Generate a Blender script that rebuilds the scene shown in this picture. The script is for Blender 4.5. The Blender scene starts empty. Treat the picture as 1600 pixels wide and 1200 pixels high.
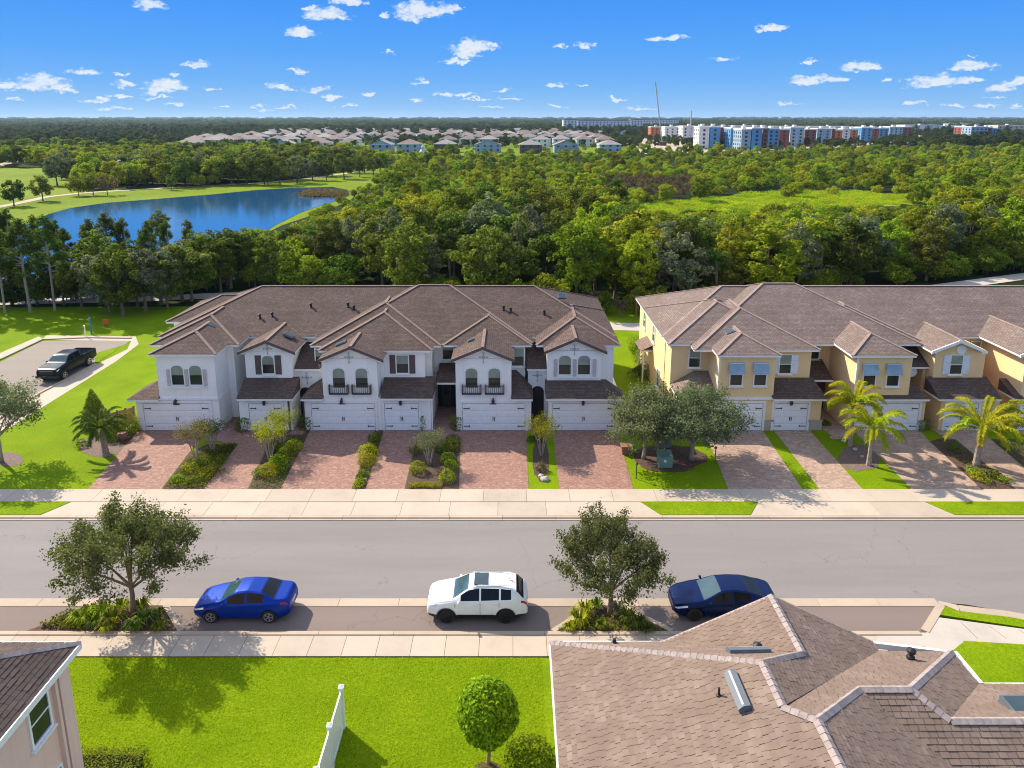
import bpy, math, random
import numpy as np
from mathutils import Vector, Matrix
random.seed(7)
RNG = np.random.default_rng(11)
S = bpy.context.scene
COL = S.collection
PI = math.pi

# ---------------------------------------------------------------- camera
CAM_H = 22.4
TILT = math.radians(12.4)          # below the horizontal
F = 1110.0                         # focal length in units of 1/1600 picture width
ROW0 = 431.0                       # row of the optical axis (lens shifted down)
cam_d = bpy.data.cameras.new('camera')
cam = bpy.data.objects.new('camera', cam_d)
COL.objects.link(cam)
cam.location = (0, 0, CAM_H)
cam.rotation_euler = (PI / 2 - TILT, 0, 0)
cam_d.sensor_width = 36.0
cam_d.sensor_fit = 'HORIZONTAL'
cam_d.lens = 36.0 * F / 1600
cam_d.shift_y = -(600 - ROW0) / 1600
cam_d.clip_start = 0.5
cam_d.clip_end = 30000
S.camera = cam
CT, ST, TT = math.cos(TILT), math.sin(TILT), math.tan(TILT)

def ratio(py):
    v = (py - ROW0) / F
    return (TT + v) / (1 - v * TT)
def G(px, py, z=0.0):
    """Point of the level plane z that a line of sight meets."""
    Y = (CAM_H - z) / ratio(py)
    zc = Y * CT + (CAM_H - z) * ST
    return Vector(((px - 800) / F * zc, Y, z))
def XP(px, Y, z=0.0):
    return (px - 800) / F * (Y * CT + (CAM_H - z) * ST)
def ZP(py, Y):
    return CAM_H - ratio(py) * Y

# ---------------------------------------------------------------- sun, sky, exposure
SUN_DIR = Vector((-0.97, 0.80, 0.98)).normalized()     # towards the sun
SUN_EL = math.asin(SUN_DIR.z)
SUN_AZ = math.atan2(SUN_DIR.x, SUN_DIR.y)              # from +Y clockwise
sun_d = bpy.data.lights.new('sun', 'SUN')
sun = bpy.data.objects.new('sun', sun_d); COL.objects.link(sun)
sun_d.energy = 3.35
sun_d.angle = math.radians(0.53)
sun_d.color = (1.0, 0.88, 0.70)
sun.location = (-60, 60, 80)
sun.rotation_euler = SUN_DIR.to_track_quat('Z', 'Y').to_euler()
SKY_STRENGTH = 0.15
S.view_settings.view_transform = 'Standard'
S.view_settings.look = 'None'
S.view_settings.gamma = 1.0
S.view_settings.use_curve_mapping = False
S.view_settings.exposure = 1.2
S.cycles.use_denoising = True
S.cycles.filter_width = 1.05
S.cycles.max_bounces = 7
S.cycles.diffuse_bounces = 4
S.cycles.glossy_bounces = 3
S.cycles.transmission_bounces = 3
S.cycles.transparent_max_bounces = 8
S.cycles.volume_bounces = 0
S.cycles.caustics_reflective = False
S.cycles.caustics_refractive = False

world = bpy.data.worlds.new('World'); S.world = world
world.use_nodes = True
wt = world.node_tree; wt.nodes.clear()
def N(nt, kind, **kw):
    n = nt.nodes.new(kind)
    for k, v in kw.items():
        setattr(n, k, v)
    return n
def mth(nt, op, a, b=None, c=None, clamp=False):
    n = nt.nodes.new('ShaderNodeMath'); n.operation = op; n.use_clamp = clamp
    for i, q in enumerate((a, b, c)):
        if q is None: continue
        if isinstance(q, (int, float)): n.inputs[i].default_value = q
        else: nt.links.new(q, n.inputs[i])
    return n.outputs[0]
def ramp(nt, fac, stops):
    r = nt.nodes.new('ShaderNodeValToRGB')
    while len(r.color_ramp.elements) < len(stops): r.color_ramp.elements.new(0.5)
    for e, (pos, c) in zip(r.color_ramp.elements, stops):
        e.position = pos; e.color = (*c, 1)
    nt.links.new(fac, r.inputs[0])
    return r.outputs[0]
wo = N(wt, 'ShaderNodeOutputWorld'); bg = N(wt, 'ShaderNodeBackground')
sky = N(wt, 'ShaderNodeTexSky'); sky.sky_type = 'NISHITA'; sky.sun_disc = False
sky.sun_elevation = SUN_EL; sky.sun_rotation = SUN_AZ
sky.air_density = 1.0; sky.dust_density = 0.25; sky.ozone_density = 3.0; sky.altitude = 0
bg.inputs['Strength'].default_value = SKY_STRENGTH
tc = N(wt, 'ShaderNodeTexCoord')
sep = N(wt, 'ShaderNodeSeparateXYZ'); wt.links.new(tc.outputs['Generated'], sep.inputs[0])
# azimuth / elevation picture of the sky: u = x/y to the north, w = z / horizontal
az = mth(wt, 'ARCTAN2', sep.outputs[0], sep.outputs[1])
el = mth(wt, 'ARCSINE', sep.outputs[2])
def dir_of(px, py):
    v = (py - ROW0) / F; u = (px - 800) / F
    d = Vector((u, CT - v * ST, -ST - v * CT)).normalized()
    return math.atan2(d.x, d.y), math.asin(d.z)
noi_v = N(wt, 'ShaderNodeCombineXYZ')
wt.links.new(az, noi_v.inputs[0])
wt.links.new(mth(wt, 'MULTIPLY', el, 1.6), noi_v.inputs[1])
no1 = N(wt, 'ShaderNodeTexNoise'); no1.inputs['Scale'].default_value = 42; no1.inputs['Detail'].default_value = 7; no1.inputs['Roughness'].default_value = 0.62
wt.links.new(noi_v.outputs[0], no1.inputs['Vector'])
no2 = N(wt, 'ShaderNodeTexNoise'); no2.inputs['Scale'].default_value = 130; no2.inputs['Detail'].default_value = 6; no2.inputs['Roughness'].default_value = 0.6
wt.links.new(noi_v.outputs[0], no2.inputs['Vector'])
CLOUDS = [(65,131,34,13),(45,138,22,9),(92,137,20,7),(133,112,22,6),(8,133,14,8),(262,134,30,11),(245,143,22,6),(198,134,18,6),(305,102,22,5),(188,115,8,3),(110,143,14,4),
 (272,117,6,4),(334,140,14,4),(437,137,17,6),(496,141,20,6),(472,113,12,6),(453,110,8,3),(468,52,25,8),(510,25,32,11),(490,15,12,6),(545,5,25,8),(665,18,40,15),(640,30,20,10),(700,15,18,9),
 (740,76,32,14),(712,97,20,6),(725,84,20,10),(770,72,12,6),(235,9,27,9),(609,83,8,4),(658,129,11,5),(695,147,16,4),(725,147,14,4),(580,148,10,3),(788,142,8,3),(602,24,6,4),
 (918,72,18,6),(876,73,10,5),(1040,60,28,5),(1058,57,16,5),(1206,46,24,7),(1130,93,18,5),(870,134,12,5),(913,134,8,2),(963,156,10,4),(1262,98,10,4),(1275,96,8,2),(1272,126,42,9),(1255,130,24,6),(1300,126,20,7),
 (1342,106,30,9),(1360,108,20,6),(1388,126,14,5),(1430,129,6,3),(1470,127,46,12),(1455,133,32,6),(1515,128,20,7),(1528,103,32,11),(1510,109,20,6),(1568,137,22,8),(1590,129,18,8),(1515,88,8,2),(1440,162,18,3),(1487,165,16,4),(1540,166,20,4),(1590,165,14,5)]
# clouds low over the horizon, in thin ranks getting smaller
rc = random.Random(5)
for i in range(34):
    x = rc.uniform(-60, 1650)
    y = rc.choice([152, 157, 161, 165, 168, 171])+ rc.uniform(-3, 3)
    if x > 760 and rc.random() < .5: continue
    CLOUDS.append((x, y, rc.uniform(7, 24), rc.uniform(1.8, 3.6)))
# ragged outlines: the place is pushed about by noise before it is compared with each cloud
wn1 = N(wt, 'ShaderNodeTexNoise'); wn1.inputs['Scale'].default_value = 62; wn1.inputs['Detail'].default_value = 6; wn1.inputs['Roughness'].default_value = .65
wt.links.new(noi_v.outputs[0], wn1.inputs['Vector'])
wsp = N(wt, 'ShaderNodeSeparateColor'); wt.links.new(wn1.outputs['Color'], wsp.inputs[0])
azw = mth(wt, 'ADD', az, mth(wt, 'MULTIPLY_ADD', wsp.outputs[0], .052, -.026))
elw = mth(wt, 'ADD', el, mth(wt, 'MULTIPLY_ADD', wsp.outputs[1], .022, -.011))
mask = None; shade = None
for (cx, cy, rx, ry) in CLOUDS:
    a0, e0 = dir_of(cx, cy)
    a1, e1 = dir_of(cx + rx, cy - ry)
    ra, re = abs(a1 - a0), abs(e1 - e0)
    da = mth(wt, 'MULTIPLY_ADD', azw, 1 / ra, -a0 / ra)
    de = mth(wt, 'MULTIPLY_ADD', elw, 1 / re, -e0 / re)
    de = mth(wt, 'MAXIMUM', de, mth(wt, 'MULTIPLY', de, -1.9))
    d2 = mth(wt, 'ADD', mth(wt, 'MULTIPLY', da, da), mth(wt, 'MULTIPLY', de, de))
    f = mth(wt, 'MULTIPLY_ADD', d2, -0.5, 1.0)
    m_ = mth(wt, 'MAXIMUM', f, 0.0)
    mask = m_ if mask is None else mth(wt, 'MAXIMUM', mask, m_)
nn = mth(wt, 'MULTIPLY_ADD', no1.outputs[0], 1.5, -0.75)
nn = mth(wt, 'ADD', nn, mth(wt, 'MULTIPLY_ADD', no2.outputs[0], 1.3, -0.65))
body = mth(wt, 'ADD', mth(wt, 'MULTIPLY', mask, 1.0), nn)
gate = mth(wt, 'GREATER_THAN', mask, 0.001)
mr = N(wt, 'ShaderNodeMapRange'); mr.interpolation_type = 'SMOOTHSTEP'
mr.inputs['From Min'].default_value = 0.18; mr.inputs['From Max'].default_value = 0.9
wt.links.new(body, mr.inputs['Value'])
cov = mth(wt, 'MULTIPLY', mth(wt, 'MULTIPLY', mr.outputs[0], gate), 0.93)
cmix = N(wt, 'ShaderNodeMix', data_type='RGBA')
wt.links.new(cov, cmix.inputs['Factor'])
# model sky greyed, so its fill light falls less blue on shaded walls
hsv = N(wt, 'ShaderNodeHueSaturation'); hsv.inputs['Saturation'].default_value = .55; hsv.inputs['Value'].default_value = 1.0
wt.links.new(sky.outputs[0], hsv.inputs['Color'])
# clear subtropical air: pale at the horizon, quickly deepening blue, running over into the model sky overhead
gr = ramp(wt, mth(wt, 'MULTIPLY', mth(wt, 'MAXIMUM', el, 0.0), 1 / 1.2), [(0.0, (.42, .65, .92)), (.013, (.27, .54, .90)), (.04, (.16, .45, .93)), (.073, (.10, .385, .95)), (.106, (.07, .34, .95)), (.14, (.05, .30, .93)), (.30, (.07, .30, .84)), (.8, (.09, .31, .76))])
smix = N(wt, 'ShaderNodeMix', data_type='RGBA')
wt.links.new(mth(wt, 'MULTIPLY', mth(wt, 'SUBTRACT', el, .18, clamp=True), 2.2, clamp=True), smix.inputs['Factor'])
gs = N(wt, 'ShaderNodeVectorMath'); gs.operation = 'SCALE'; wt.links.new(gr, gs.inputs[0]); gs.inputs['Scale'].default_value = 1 / (SKY_STRENGTH * 2 ** S.view_settings.exposure)
wt.links.new(gs.outputs[0], smix.inputs['A']); wt.links.new(hsv.outputs[0], smix.inputs['B'])
wt.links.new(smix.outputs['Result'], cmix.inputs['A'])
ccol = N(wt, 'ShaderNodeMix', data_type='RGBA')
ccol.inputs['A'].default_value = (1.7, 2.2, 2.75, 1); ccol.inputs['B'].default_value = (2.6, 2.65, 2.7, 1)
mr2 = N(wt, 'ShaderNodeMapRange'); mr2.inputs['From Min'].default_value = 0.35; mr2.inputs['From Max'].default_value = 1.25
wt.links.new(body, mr2.inputs['Value']); wt.links.new(mr2.outputs[0], ccol.inputs['Factor'])
wt.links.new(ccol.outputs['Result'], cmix.inputs['B'])
wt.links.new(cmix.outputs['Result'], bg.inputs['Color'])
wt.links.new(bg.outputs[0], wo.inputs[0])

# ---------------------------------------------------------------- materials
MATS = {}
def lin(c):
    return tuple((x / 12.92 if x <= .04045 else ((x + .055) / 1.055) ** 2.4) for x in c)
def new_mat(name):
    m = bpy.data.materials.new(name); m.use_nodes = True
    nt = m.node_tree
    for n in list(nt.nodes):
        if n.type not in ('BSDF_PRINCIPLED', 'OUTPUT_MATERIAL'): nt.nodes.remove(n)
    p = [n for n in nt.nodes if n.type == 'BSDF_PRINCIPLED'][0]
    MATS[name] = m
    return m, nt, p
def noise(nt, scale, detail=4, rough=.55, vec=None, dist=0.0):
    n = nt.nodes.new('ShaderNodeTexNoise')
    n.inputs['Scale'].default_value = scale; n.inputs['Detail'].default_value = detail
    n.inputs['Roughness'].default_value = rough; n.inputs['Distortion'].default_value = dist
    if vec is None:
        g = nt.nodes.new('ShaderNodeNewGeometry'); vec = g.outputs['Position']
    nt.links.new(vec, n.inputs['Vector'])
    return n.outputs[0]
def mixc(nt, fac, a, b, mode='MIX'):
    n = nt.nodes.new('ShaderNodeMix'); n.data_type = 'RGBA'; n.blend_type = mode
    for key, q in (('Factor', fac), ('A', a), ('B', b)):
        s = n.inputs[key]
        if isinstance(q, (int, float)): s.default_value = q
        elif isinstance(q, tuple): s.default_value = (*q[:3], 1)
        else: nt.links.new(q, s)
    return n.outputs['Result']
def bump(nt, p, h, strength=.3, dist=.02):
    b = nt.nodes.new('ShaderNodeBump'); b.inputs['Strength'].default_value = strength; b.inputs['Distance'].default_value = dist
    nt.links.new(h, b.inputs['Height']); nt.links.new(b.outputs[0], p.inputs['Normal'])
def plain(name, col, rough=.6, metal=0.0, var=.12, scale=3.0, bmp=0.0, spec=None, coat=0.0, obj_var=0.0):
    m, nt, p = new_mat(name)
    a = tuple(c * (1 - var) for c in col); b = tuple(min(1, c * (1 + var)) for c in col)
    f = noise(nt, scale, 5, .6)
    c = ramp(nt, f, [(.3, a), (.7, b)])
    if obj_var:
        oi = nt.nodes.new('ShaderNodeObjectInfo')
        k = mth(nt, 'MULTIPLY_ADD', oi.outputs['Random'], 2 * obj_var, 1 - obj_var)
        h = nt.nodes.new('ShaderNodeHueSaturation'); nt.links.new(c, h.inputs['Color']); nt.links.new(k, h.inputs['Value'])
        c = h.outputs[0]
    nt.links.new(c, p.inputs['Base Color'])
    p.inputs['Roughness'].default_value = rough; p.inputs['Metallic'].default_value = metal
    if spec is not None: p.inputs['Specular IOR Level'].default_value = spec
    if coat: p.inputs['Coat Weight'].default_value = coat; p.inputs['Coat Roughness'].default_value = .04
    if bmp: bump(nt, p, noise(nt, scale * 12, 3), bmp, .01)
    return m

def leaf_mat(name, c1, c2, c3, trans=.42, rough=.7, obj=.35, islandvar=.45):
    """Foliage: each leaf its own tint, each plant its own cast, light shining through."""
    m = bpy.data.materials.new(name); m.use_nodes = True; nt = m.node_tree; nt.nodes.clear(); MATS[name] = m
    out = nt.nodes.new('ShaderNodeOutputMaterial')
    g = nt.nodes.new('ShaderNodeNewGeometry'); oi = nt.nodes.new('ShaderNodeObjectInfo')
    col = ramp(nt, g.outputs['Random Per Island'], [(0.0, c1), (.55, c2), (1.0, c3)])
    h = nt.nodes.new('ShaderNodeHueSaturation')
    nt.links.new(col, h.inputs['Color'])
    nt.links.new(mth(nt, 'MULTIPLY_ADD', oi.outputs['Random'], 2 * obj, 1 - obj), h.inputs['Value'])
    wn = nt.nodes.new('ShaderNodeTexWhiteNoise'); wn.noise_dimensions = '1D'
    nt.links.new(oi.outputs['Random'], wn.inputs['W'])
    nt.links.new(mth(nt, 'MULTIPLY_ADD', wn.outputs['Value'], .07, .455), h.inputs['Hue'])
    tn = noise(nt, .9, 2)
    col2 = mixc(nt, mth(nt, 'MULTIPLY', tn, .3), h.outputs[0], tuple(x * .62 for x in c1))
    p = nt.nodes.new('ShaderNodeBsdfPrincipled'); nt.links.new(col2, p.inputs['Base Color'])
    p.inputs['Roughness'].default_value = rough; p.inputs['Specular IOR Level'].default_value = .12
    t = nt.nodes.new('ShaderNodeBsdfTranslucent')
    tcn = mixc(nt, 1.0, col2, (1.0, 1.15, .45), 'MULTIPLY')
    nt.links.new(tcn, t.inputs['Color'])
    mx = nt.nodes.new('ShaderNodeMixShader'); mx.inputs[0].default_value = trans
    nt.links.new(p.outputs[0], mx.inputs[1]); nt.links.new(t.outputs[0], mx.inputs[2])
    nt.links.new(mx.outputs[0], out.inputs[0])
    return m

# ground materials
def make_lawn(name, c1, c2, c3, sc=1.0):
    m, nt, p = new_mat(name)
    big = noise(nt, .35 * sc, 5, .65); fine = noise(nt, 9 * sc, 6, .75); fib = noise(nt, 38 * sc, 3, .7)
    c = ramp(nt, big, [(.3, c1), (.5, c2), (.72, c3)])
    c = mixc(nt, mth(nt, 'MULTIPLY_ADD', fine, 2.6, -.65, clamp=True), tuple(x * .55 for x in c1), c)
    c = mixc(nt, mth(nt, 'MULTIPLY_ADD', fib, 2.4, -.6, clamp=True), mixc(nt, .45, c, tuple(x * .3 for x in c1)), c)
    nt.links.new(c, p.inputs['Base Color']); p.inputs['Roughness'].default_value = .85
    p.inputs['Specular IOR Level'].default_value = .04
    bump(nt, p, mth(nt, 'ADD', fine, mth(nt, 'MULTIPLY', fib, .7)), .5, .06)
    return m
make_lawn('lawn', (.17, .28, .004), (.235, .36, .005), (.31, .415, .010))
make_lawn('far_grass', (.16, .23, .008), (.22, .31, .012), (.30, .35, .03), .12)
make_lawn('marsh_grass', (.24, .34, .010), (.34, .44, .015), (.40, .36, .06), .10)
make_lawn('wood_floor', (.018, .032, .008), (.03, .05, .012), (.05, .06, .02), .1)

def concrete(name, base, obj_var=.07):
    m, nt, p = new_mat(name)
    a = noise(nt, .5, 6, .7); b = noise(nt, 14, 5, .7)
    c = ramp(nt, a, [(.28, tuple(x * .84 for x in base)), (.5, base), (.75, tuple(min(1, x * 1.07) for x in base))])
    c = mixc(nt, mth(nt, 'MULTIPLY', b, .22), c, tuple(x * .7 for x in base))
    oi = nt.nodes.new('ShaderNodeObjectInfo'); h = nt.nodes.new('ShaderNodeHueSaturation')
    nt.links.new(mth(nt, 'MULTIPLY_ADD', oi.outputs['Random'], 2 * obj_var, 1 - obj_var), h.inputs['Value']); nt.links.new(c, h.inputs['Color'])
    nt.links.new(h.outputs[0], p.inputs['Base Color']); p.inputs['Roughness'].default_value = .85
    bump(nt, p, b, .25, .01)
    return m
concrete('concrete', (.465, .385, .305)); concrete('kerb_concrete', (.44, .35, .265)); concrete('white_concrete', (.47, .42, .365))
def asphalt(name, base, stripes=True):
    m, nt, p = new_mat(name)
    tcx = nt.nodes.new('ShaderNodeNewGeometry'); mp = nt.nodes.new('ShaderNodeMapping'); mp.inputs['Scale'].default_value = (.10, 1.0, 1)
    nt.links.new(tcx.outputs['Position'], mp.inputs[0])
    a = noise(nt, .55, 6, .7, mp.outputs[0]); b = noise(nt, 30, 4, .8); d = noise(nt, .16, 5, .6)
    c = ramp(nt, a, [(.3, tuple(x * .84 for x in base)), (.5, base), (.72, tuple(x * 1.1 for x in base))])
    c = mixc(nt, mth(nt, 'MULTIPLY', d, .35), c, tuple(x * .78 for x in base))
    c = mixc(nt, mth(nt, 'MULTIPLY_ADD', b, 1.4, -.45, clamp=True), mixc(nt, .5, c, (.12, .11, .10)), c)
    vo = nt.nodes.new('ShaderNodeTexVoronoi'); vo.inputs['Scale'].default_value = 9; nt.links.new(tcx.outputs['Position'], vo.inputs['Vector'])
    fleck = mth(nt, 'LESS_THAN', vo.outputs['Distance'], .07)
    c = mixc(nt, mth(nt, 'MULTIPLY', fleck, .35), c, (.55, .5, .46))
    # wheel-darkened lanes and hairline cracks
    sp_ = nt.nodes.new('ShaderNodeSeparateXYZ'); nt.links.new(tcx.outputs['Position'], sp_.inputs[0])
    lane = mth(nt, 'SINE', mth(nt, 'MULTIPLY', mth(nt, 'ADD', sp_.outputs[1], mth(nt, 'MULTIPLY', d, 1.2)), 3.6))
    c = mixc(nt, mth(nt, 'MULTIPLY_ADD', lane, .07, .07, clamp=True), c, tuple(x * .7 for x in base))
    vc = nt.nodes.new('ShaderNodeTexVoronoi'); vc.feature = 'DISTANCE_TO_EDGE'; vc.inputs['Scale'].default_value = .16
    wv = nt.nodes.new('ShaderNodeVectorMath'); wv.operation = 'ADD'; nn_ = nt.nodes.new('ShaderNodeTexNoise'); nn_.inputs['Scale'].default_value = .9; nn_.inputs['Detail'].default_value = 5
    nt.links.new(tcx.outputs['Position'], nn_.inputs['Vector']); nt.links.new(tcx.outputs['Position'], wv.inputs[0])
    sc2 = nt.nodes.new('ShaderNodeVectorMath'); sc2.operation = 'SCALE'; sc2.inputs['Scale'].default_value = 2.2; nt.links.new(nn_.outputs['Color'], sc2.inputs[0]); nt.links.new(sc2.outputs[0], wv.inputs[1]); nt.links.new(wv.outputs[0], vc.inputs['Vector'])
    crack = mth(nt, 'MULTIPLY', mth(nt, 'LESS_THAN', vc.outputs['Distance'], .0035), mth(nt, 'GREATER_THAN', a, .5))
    c = mixc(nt, mth(nt, 'MULTIPLY', crack, .45), c, tuple(x * .4 for x in base))
    nt.links.new(c, p.inputs['Base Color']); p.inputs['Roughness'].default_value = .9
    bump(nt, p, b, .3, .01)
    return m
asphalt('asphalt', (.285, .255, .248)); asphalt('bay_asphalt', (.235, .17, .145)); asphalt('lot_asphalt', (.33, .27, .225))

def pavers(name, cols, mortar, w=.21, h=.105):
    m, nt, p = new_mat(name)
    g = nt.nodes.new('ShaderNodeNewGeometry')
    br = nt.nodes.new('ShaderNodeTexBrick'); nt.links.new(g.outputs['Position'], br.inputs['Vector'])
    br.inputs['Scale'].default_value = 1; br.inputs['Brick Width'].default_value = w; br.inputs['Row Height'].default_value = h
    br.inputs['Mortar Size'].default_value = .007; br.inputs['Color1'].default_value = (0, 0, 0, 1); br.inputs['Color2'].default_value = (1, 1, 1, 1)
    br.inputs['Mortar'].default_value = (.5, .5, .5, 1); br.inputs['Mortar Smooth'].default_value = .3
    c = ramp(nt, br.outputs['Color'], [(0, cols[0]), (.5, cols[1]), (1, cols[2])])
    n1 = noise(nt, 2.6, 6, .8, dist=.6)
    c = mixc(nt, mth(nt, 'MULTIPLY_ADD', n1, 3.2, -1.2, clamp=True), tuple(x * .78 for x in cols[0]), c)
    n2 = noise(nt, 6.5, 3, .6)
    c = mixc(nt, mth(nt, 'MULTIPLY_ADD', n2, 3.0, -1.55, clamp=True), c, cols[2])
    c = mixc(nt, br.outputs['Fac'], c, mortar)
    nt.links.new(c, p.inputs['Base Color']); p.inputs['Roughness'].default_value = .85
    bump(nt, p, mth(nt, 'SUBTRACT', 1.0, br.outputs['Fac']), .4, .01)
    return m
pavers('red_pavers', ((.26, .118, .088), (.345, .18, .137), (.46, .295, .23)), (.31, .20, .155))
pavers('tan_pavers', ((.34, .22, .165), (.46, .315, .24), (.58, .44, .345)), (.38, .28, .22), .32, .17)
pavers('walk_pavers', ((.28, .14, .12), (.36, .20, .17), (.45, .30, .26)), (.3, .2, .17))
plain('mulch', (.085, .048, .032), .95, var=.55, scale=9, bmp=.9)
plain('grey_mulch', (.17, .12, .10), .95, var=.5, scale=9, bmp=.9)
plain('sand_ground', (.42, .34, .24), .95, var=.2, scale=.4)

# roofs: shingle courses follow the slope (uv in metres)
def shingles(name, dark, mid, light, w=.30, h=.15, mortar=.012, amp=1.0):
    m, nt, p = new_mat(name)
    uv = nt.nodes.new('ShaderNodeUVMap'); uv.uv_map = 'slope'
    br = nt.nodes.new('ShaderNodeTexBrick'); nt.links.new(uv.outputs[0], br.inputs['Vector'])
    br.inputs['Scale'].default_value = 1; br.inputs['Brick Width'].default_value = w; br.inputs['Row Height'].default_value = h
    br.inputs['Mortar Size'].default_value = mortar; br.inputs['Mortar Smooth'].default_value = .2
    br.inputs['Color1'].default_value = (0, 0, 0, 1); br.inputs['Color2'].default_value = (1, 1, 1, 1); br.inputs['Mortar'].default_value = (.1, .1, .1, 1)
    c = ramp(nt, br.outputs['Color'], [(0, dark), (.5, mid), (1, light)])
    n1 = noise(nt, .5, 6, .7)
    c = mixc(nt, mth(nt, 'MULTIPLY_ADD', n1, 1.6, -.5, clamp=True), tuple(x * .8 for x in dark), c)
    n2 = noise(nt, 5, 4, .7, uv.outputs[0])
    c = mixc(nt, mth(nt, 'MULTIPLY_ADD', n2, 2.6, -1.3, clamp=True), c, light)
    c = mixc(nt, mth(nt, 'MULTIPLY', br.outputs['Fac'], .8), c, tuple(x * .35 for x in dark))
    nt.links.new(c, p.inputs['Base Color']); p.inputs['Roughness'].default_value = .9
    p.inputs['Specular IOR Level'].default_value = .25
    bump(nt, p, mth(nt, 'SUBTRACT', 1.0, br.outputs['Fac']), .6, .02)
    return m
shingles('brown_shingles', (.105, .070, .057), (.158, .109, .092), (.235, .168, .142))
shingles('tan_shingles', (.20, .145, .122), (.28, .208, .18), (.38, .295, .26))
plain('ridge_brown', (.20, .136, .11), .9, var=.2, scale=4)
plain('ridge_tan', (.30, .215, .18), .9, var=.2, scale=4)
plain('ridge_grey', (.31, .255, .235), .9, var=.2, scale=6, obj_var=.12)
# near roof: tabs are geometry, tint per tab
def tab_mat(name, stops):
    m, nt, p = new_mat(name)
    g = nt.nodes.new('ShaderNodeNewGeometry')
    c = ramp(nt, g.outputs['Random Per Island'], stops)
    n = noise(nt, 60, 3, .7); n2 = noise(nt, 1.1, 5, .6)
    c = mixc(nt, mth(nt, 'MULTIPLY', n, .45), c, tuple(x * .6 for x in stops[0][1]))
    c = mixc(nt, mth(nt, 'MULTIPLY_ADD', n2, 1.2, -.45, clamp=True), tuple(x * .82 for x in stops[0][1]), c)
    nt.links.new(c, p.inputs['Base Color']); p.inputs['Roughness'].default_value = .92
    p.inputs['Specular IOR Level'].default_value = .2
    bump(nt, p, n, .5, .01)
    return m
tab_mat('tan_tabs', [(0, (.235, .168, .132)), (.2, (.325, .24, .187)), (.6, (.395, .30, .235)), (.85, (.46, .37, .30)), (1, (.52, .44, .37))])
tab_mat('slate_tabs', [(0, (.105, .078, .068)), (.5, (.155, .118, .102)), (1, (.23, .18, .16))])
plain('under_shingle', (.09, .065, .055), .95)

# stucco and trims
def stucco(name, col, obj_var=0):
    m, nt, p = new_mat(name)
    a = noise(nt, .8, 5, .6); b = noise(nt, 45, 3, .7)
    mp = nt.nodes.new('ShaderNodeMapping'); g = nt.nodes.new('ShaderNodeNewGeometry'); mp.inputs['Scale'].default_value = (3.5, 3.5, .22)
    nt.links.new(g.outputs['Position'], mp.inputs[0]); s = noise(nt, 1.0, 5, .7, mp.outputs[0])
    c = ramp(nt, a, [(.3, tuple(x * .93 for x in col)), (.7, col)])
    c = mixc(nt, mth(nt, 'MULTIPLY_ADD', s, 1.4, -.72, clamp=True), c, tuple(x * .72 for x in col))
    nt.links.new(c, p.inputs['Base Color']); p.inputs['Roughness'].default_value = .9
    bump(nt, p, b, .25, .006)
    return m
stucco('white_stucco', (.92, .90, .86)); stucco('cream_stucco', (.88, .62, .32)); stucco('pink_stucco', (.82, .56, .47)); stucco('tan_stucco', (.5, .42, .34))
stucco('stone_base', (.50, .40, .32)); 
plain('white_trim', (.84, .83, .81), .5, var=.04)
plain('garage_white', (.87, .87, .87), .45, var=.04)
plain('brown_shutter', (.11, .075, .07), .6)
plain('grey_shutter', (.5, .45, .44), .6)
plain('white_shutter', (.74, .76, .78), .6)
plain('dark_metal', (.03, .03, .032), .45, .5)
plain('iron', (.06, .045, .045), .5, .3)
plain('lead_flashing', (.12, .14, .16), .6, .1)
plain('grey_paint', (.4, .4, .42), .5)
plain('tile_deco', (.45, .44, .44), .7)
plain('shade_black', (.015, .014, .014), .8)  # near-black colour standing in for shade in porch and arches
plain('door_wood', (.06, .035, .03), .4)
plain('vinyl_white', (.80, .82, .85), .35, var=.03)
def glass(name, col, rough=.06, spec=.35):
    m, nt, p = new_mat(name)
    c = ramp(nt, noise(nt, .9, 2), [(.35, tuple(x * .75 for x in col)), (.65, col)])
    nt.links.new(c, p.inputs['Base Color']); p.inputs['Roughness'].default_value = rough
    p.inputs['Specular IOR Level'].default_value = spec; p.inputs['Coat Weight'].default_value = 0.0
    return m
glass('pane_dark', (.02, .03, .03), .12); glass('pane_blind', (.27, .33, .27), .2); glass('pane_blue', (.30, .42, .52), .2)
glass('skylight_glass', (.05, .08, .10), .35, .2); glass('car_glass', (.010, .013, .017), .04, .2); glass('windscreen', (.04, .085, .095), .02, .8)
glass('sunscreen_glass', (.22, .36, .42), .05)
def carpaint(name, col, rough=.32, metal=.35):
    m, nt, p = new_mat(name)
    p.inputs['Base Color'].default_value = (*col, 1); p.inputs['Metallic'].default_value = metal; p.inputs['Roughness'].default_value = rough
    p.inputs['Coat Weight'].default_value = .22; p.inputs['Coat Roughness'].default_value = .03; p.inputs['Specular IOR Level'].default_value = .12
    f = noise(nt, 2.5, 4); c = ramp(nt, f, [(.3, tuple(x * .9 for x in col)), (.7, col)]); nt.links.new(c, p.inputs['Base Color'])
    return m
carpaint('bright_blue_paint', (.0, .032, .30), .38, .35); carpaint('navy_paint', (.0, .010, .07), .3, .35); carpaint('white_paint', (.80, .80, .80), .4, 0.0); carpaint('black_paint', (.008, .011, .022), .3)
plain('tyre', (.018, .018, .018), .85); plain('alloy', (.55, .56, .58), .3, .8); plain('black_alloy', (.02, .02, .022), .35, .6)
plain('trim_black', (.012, .012, .013), .5); plain('headlamp', (.62, .65, .68), .15, .3); plain('tail_red', (.35, .008, .008), .2); plain('plate', (.6, .6, .62), .5)
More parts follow.
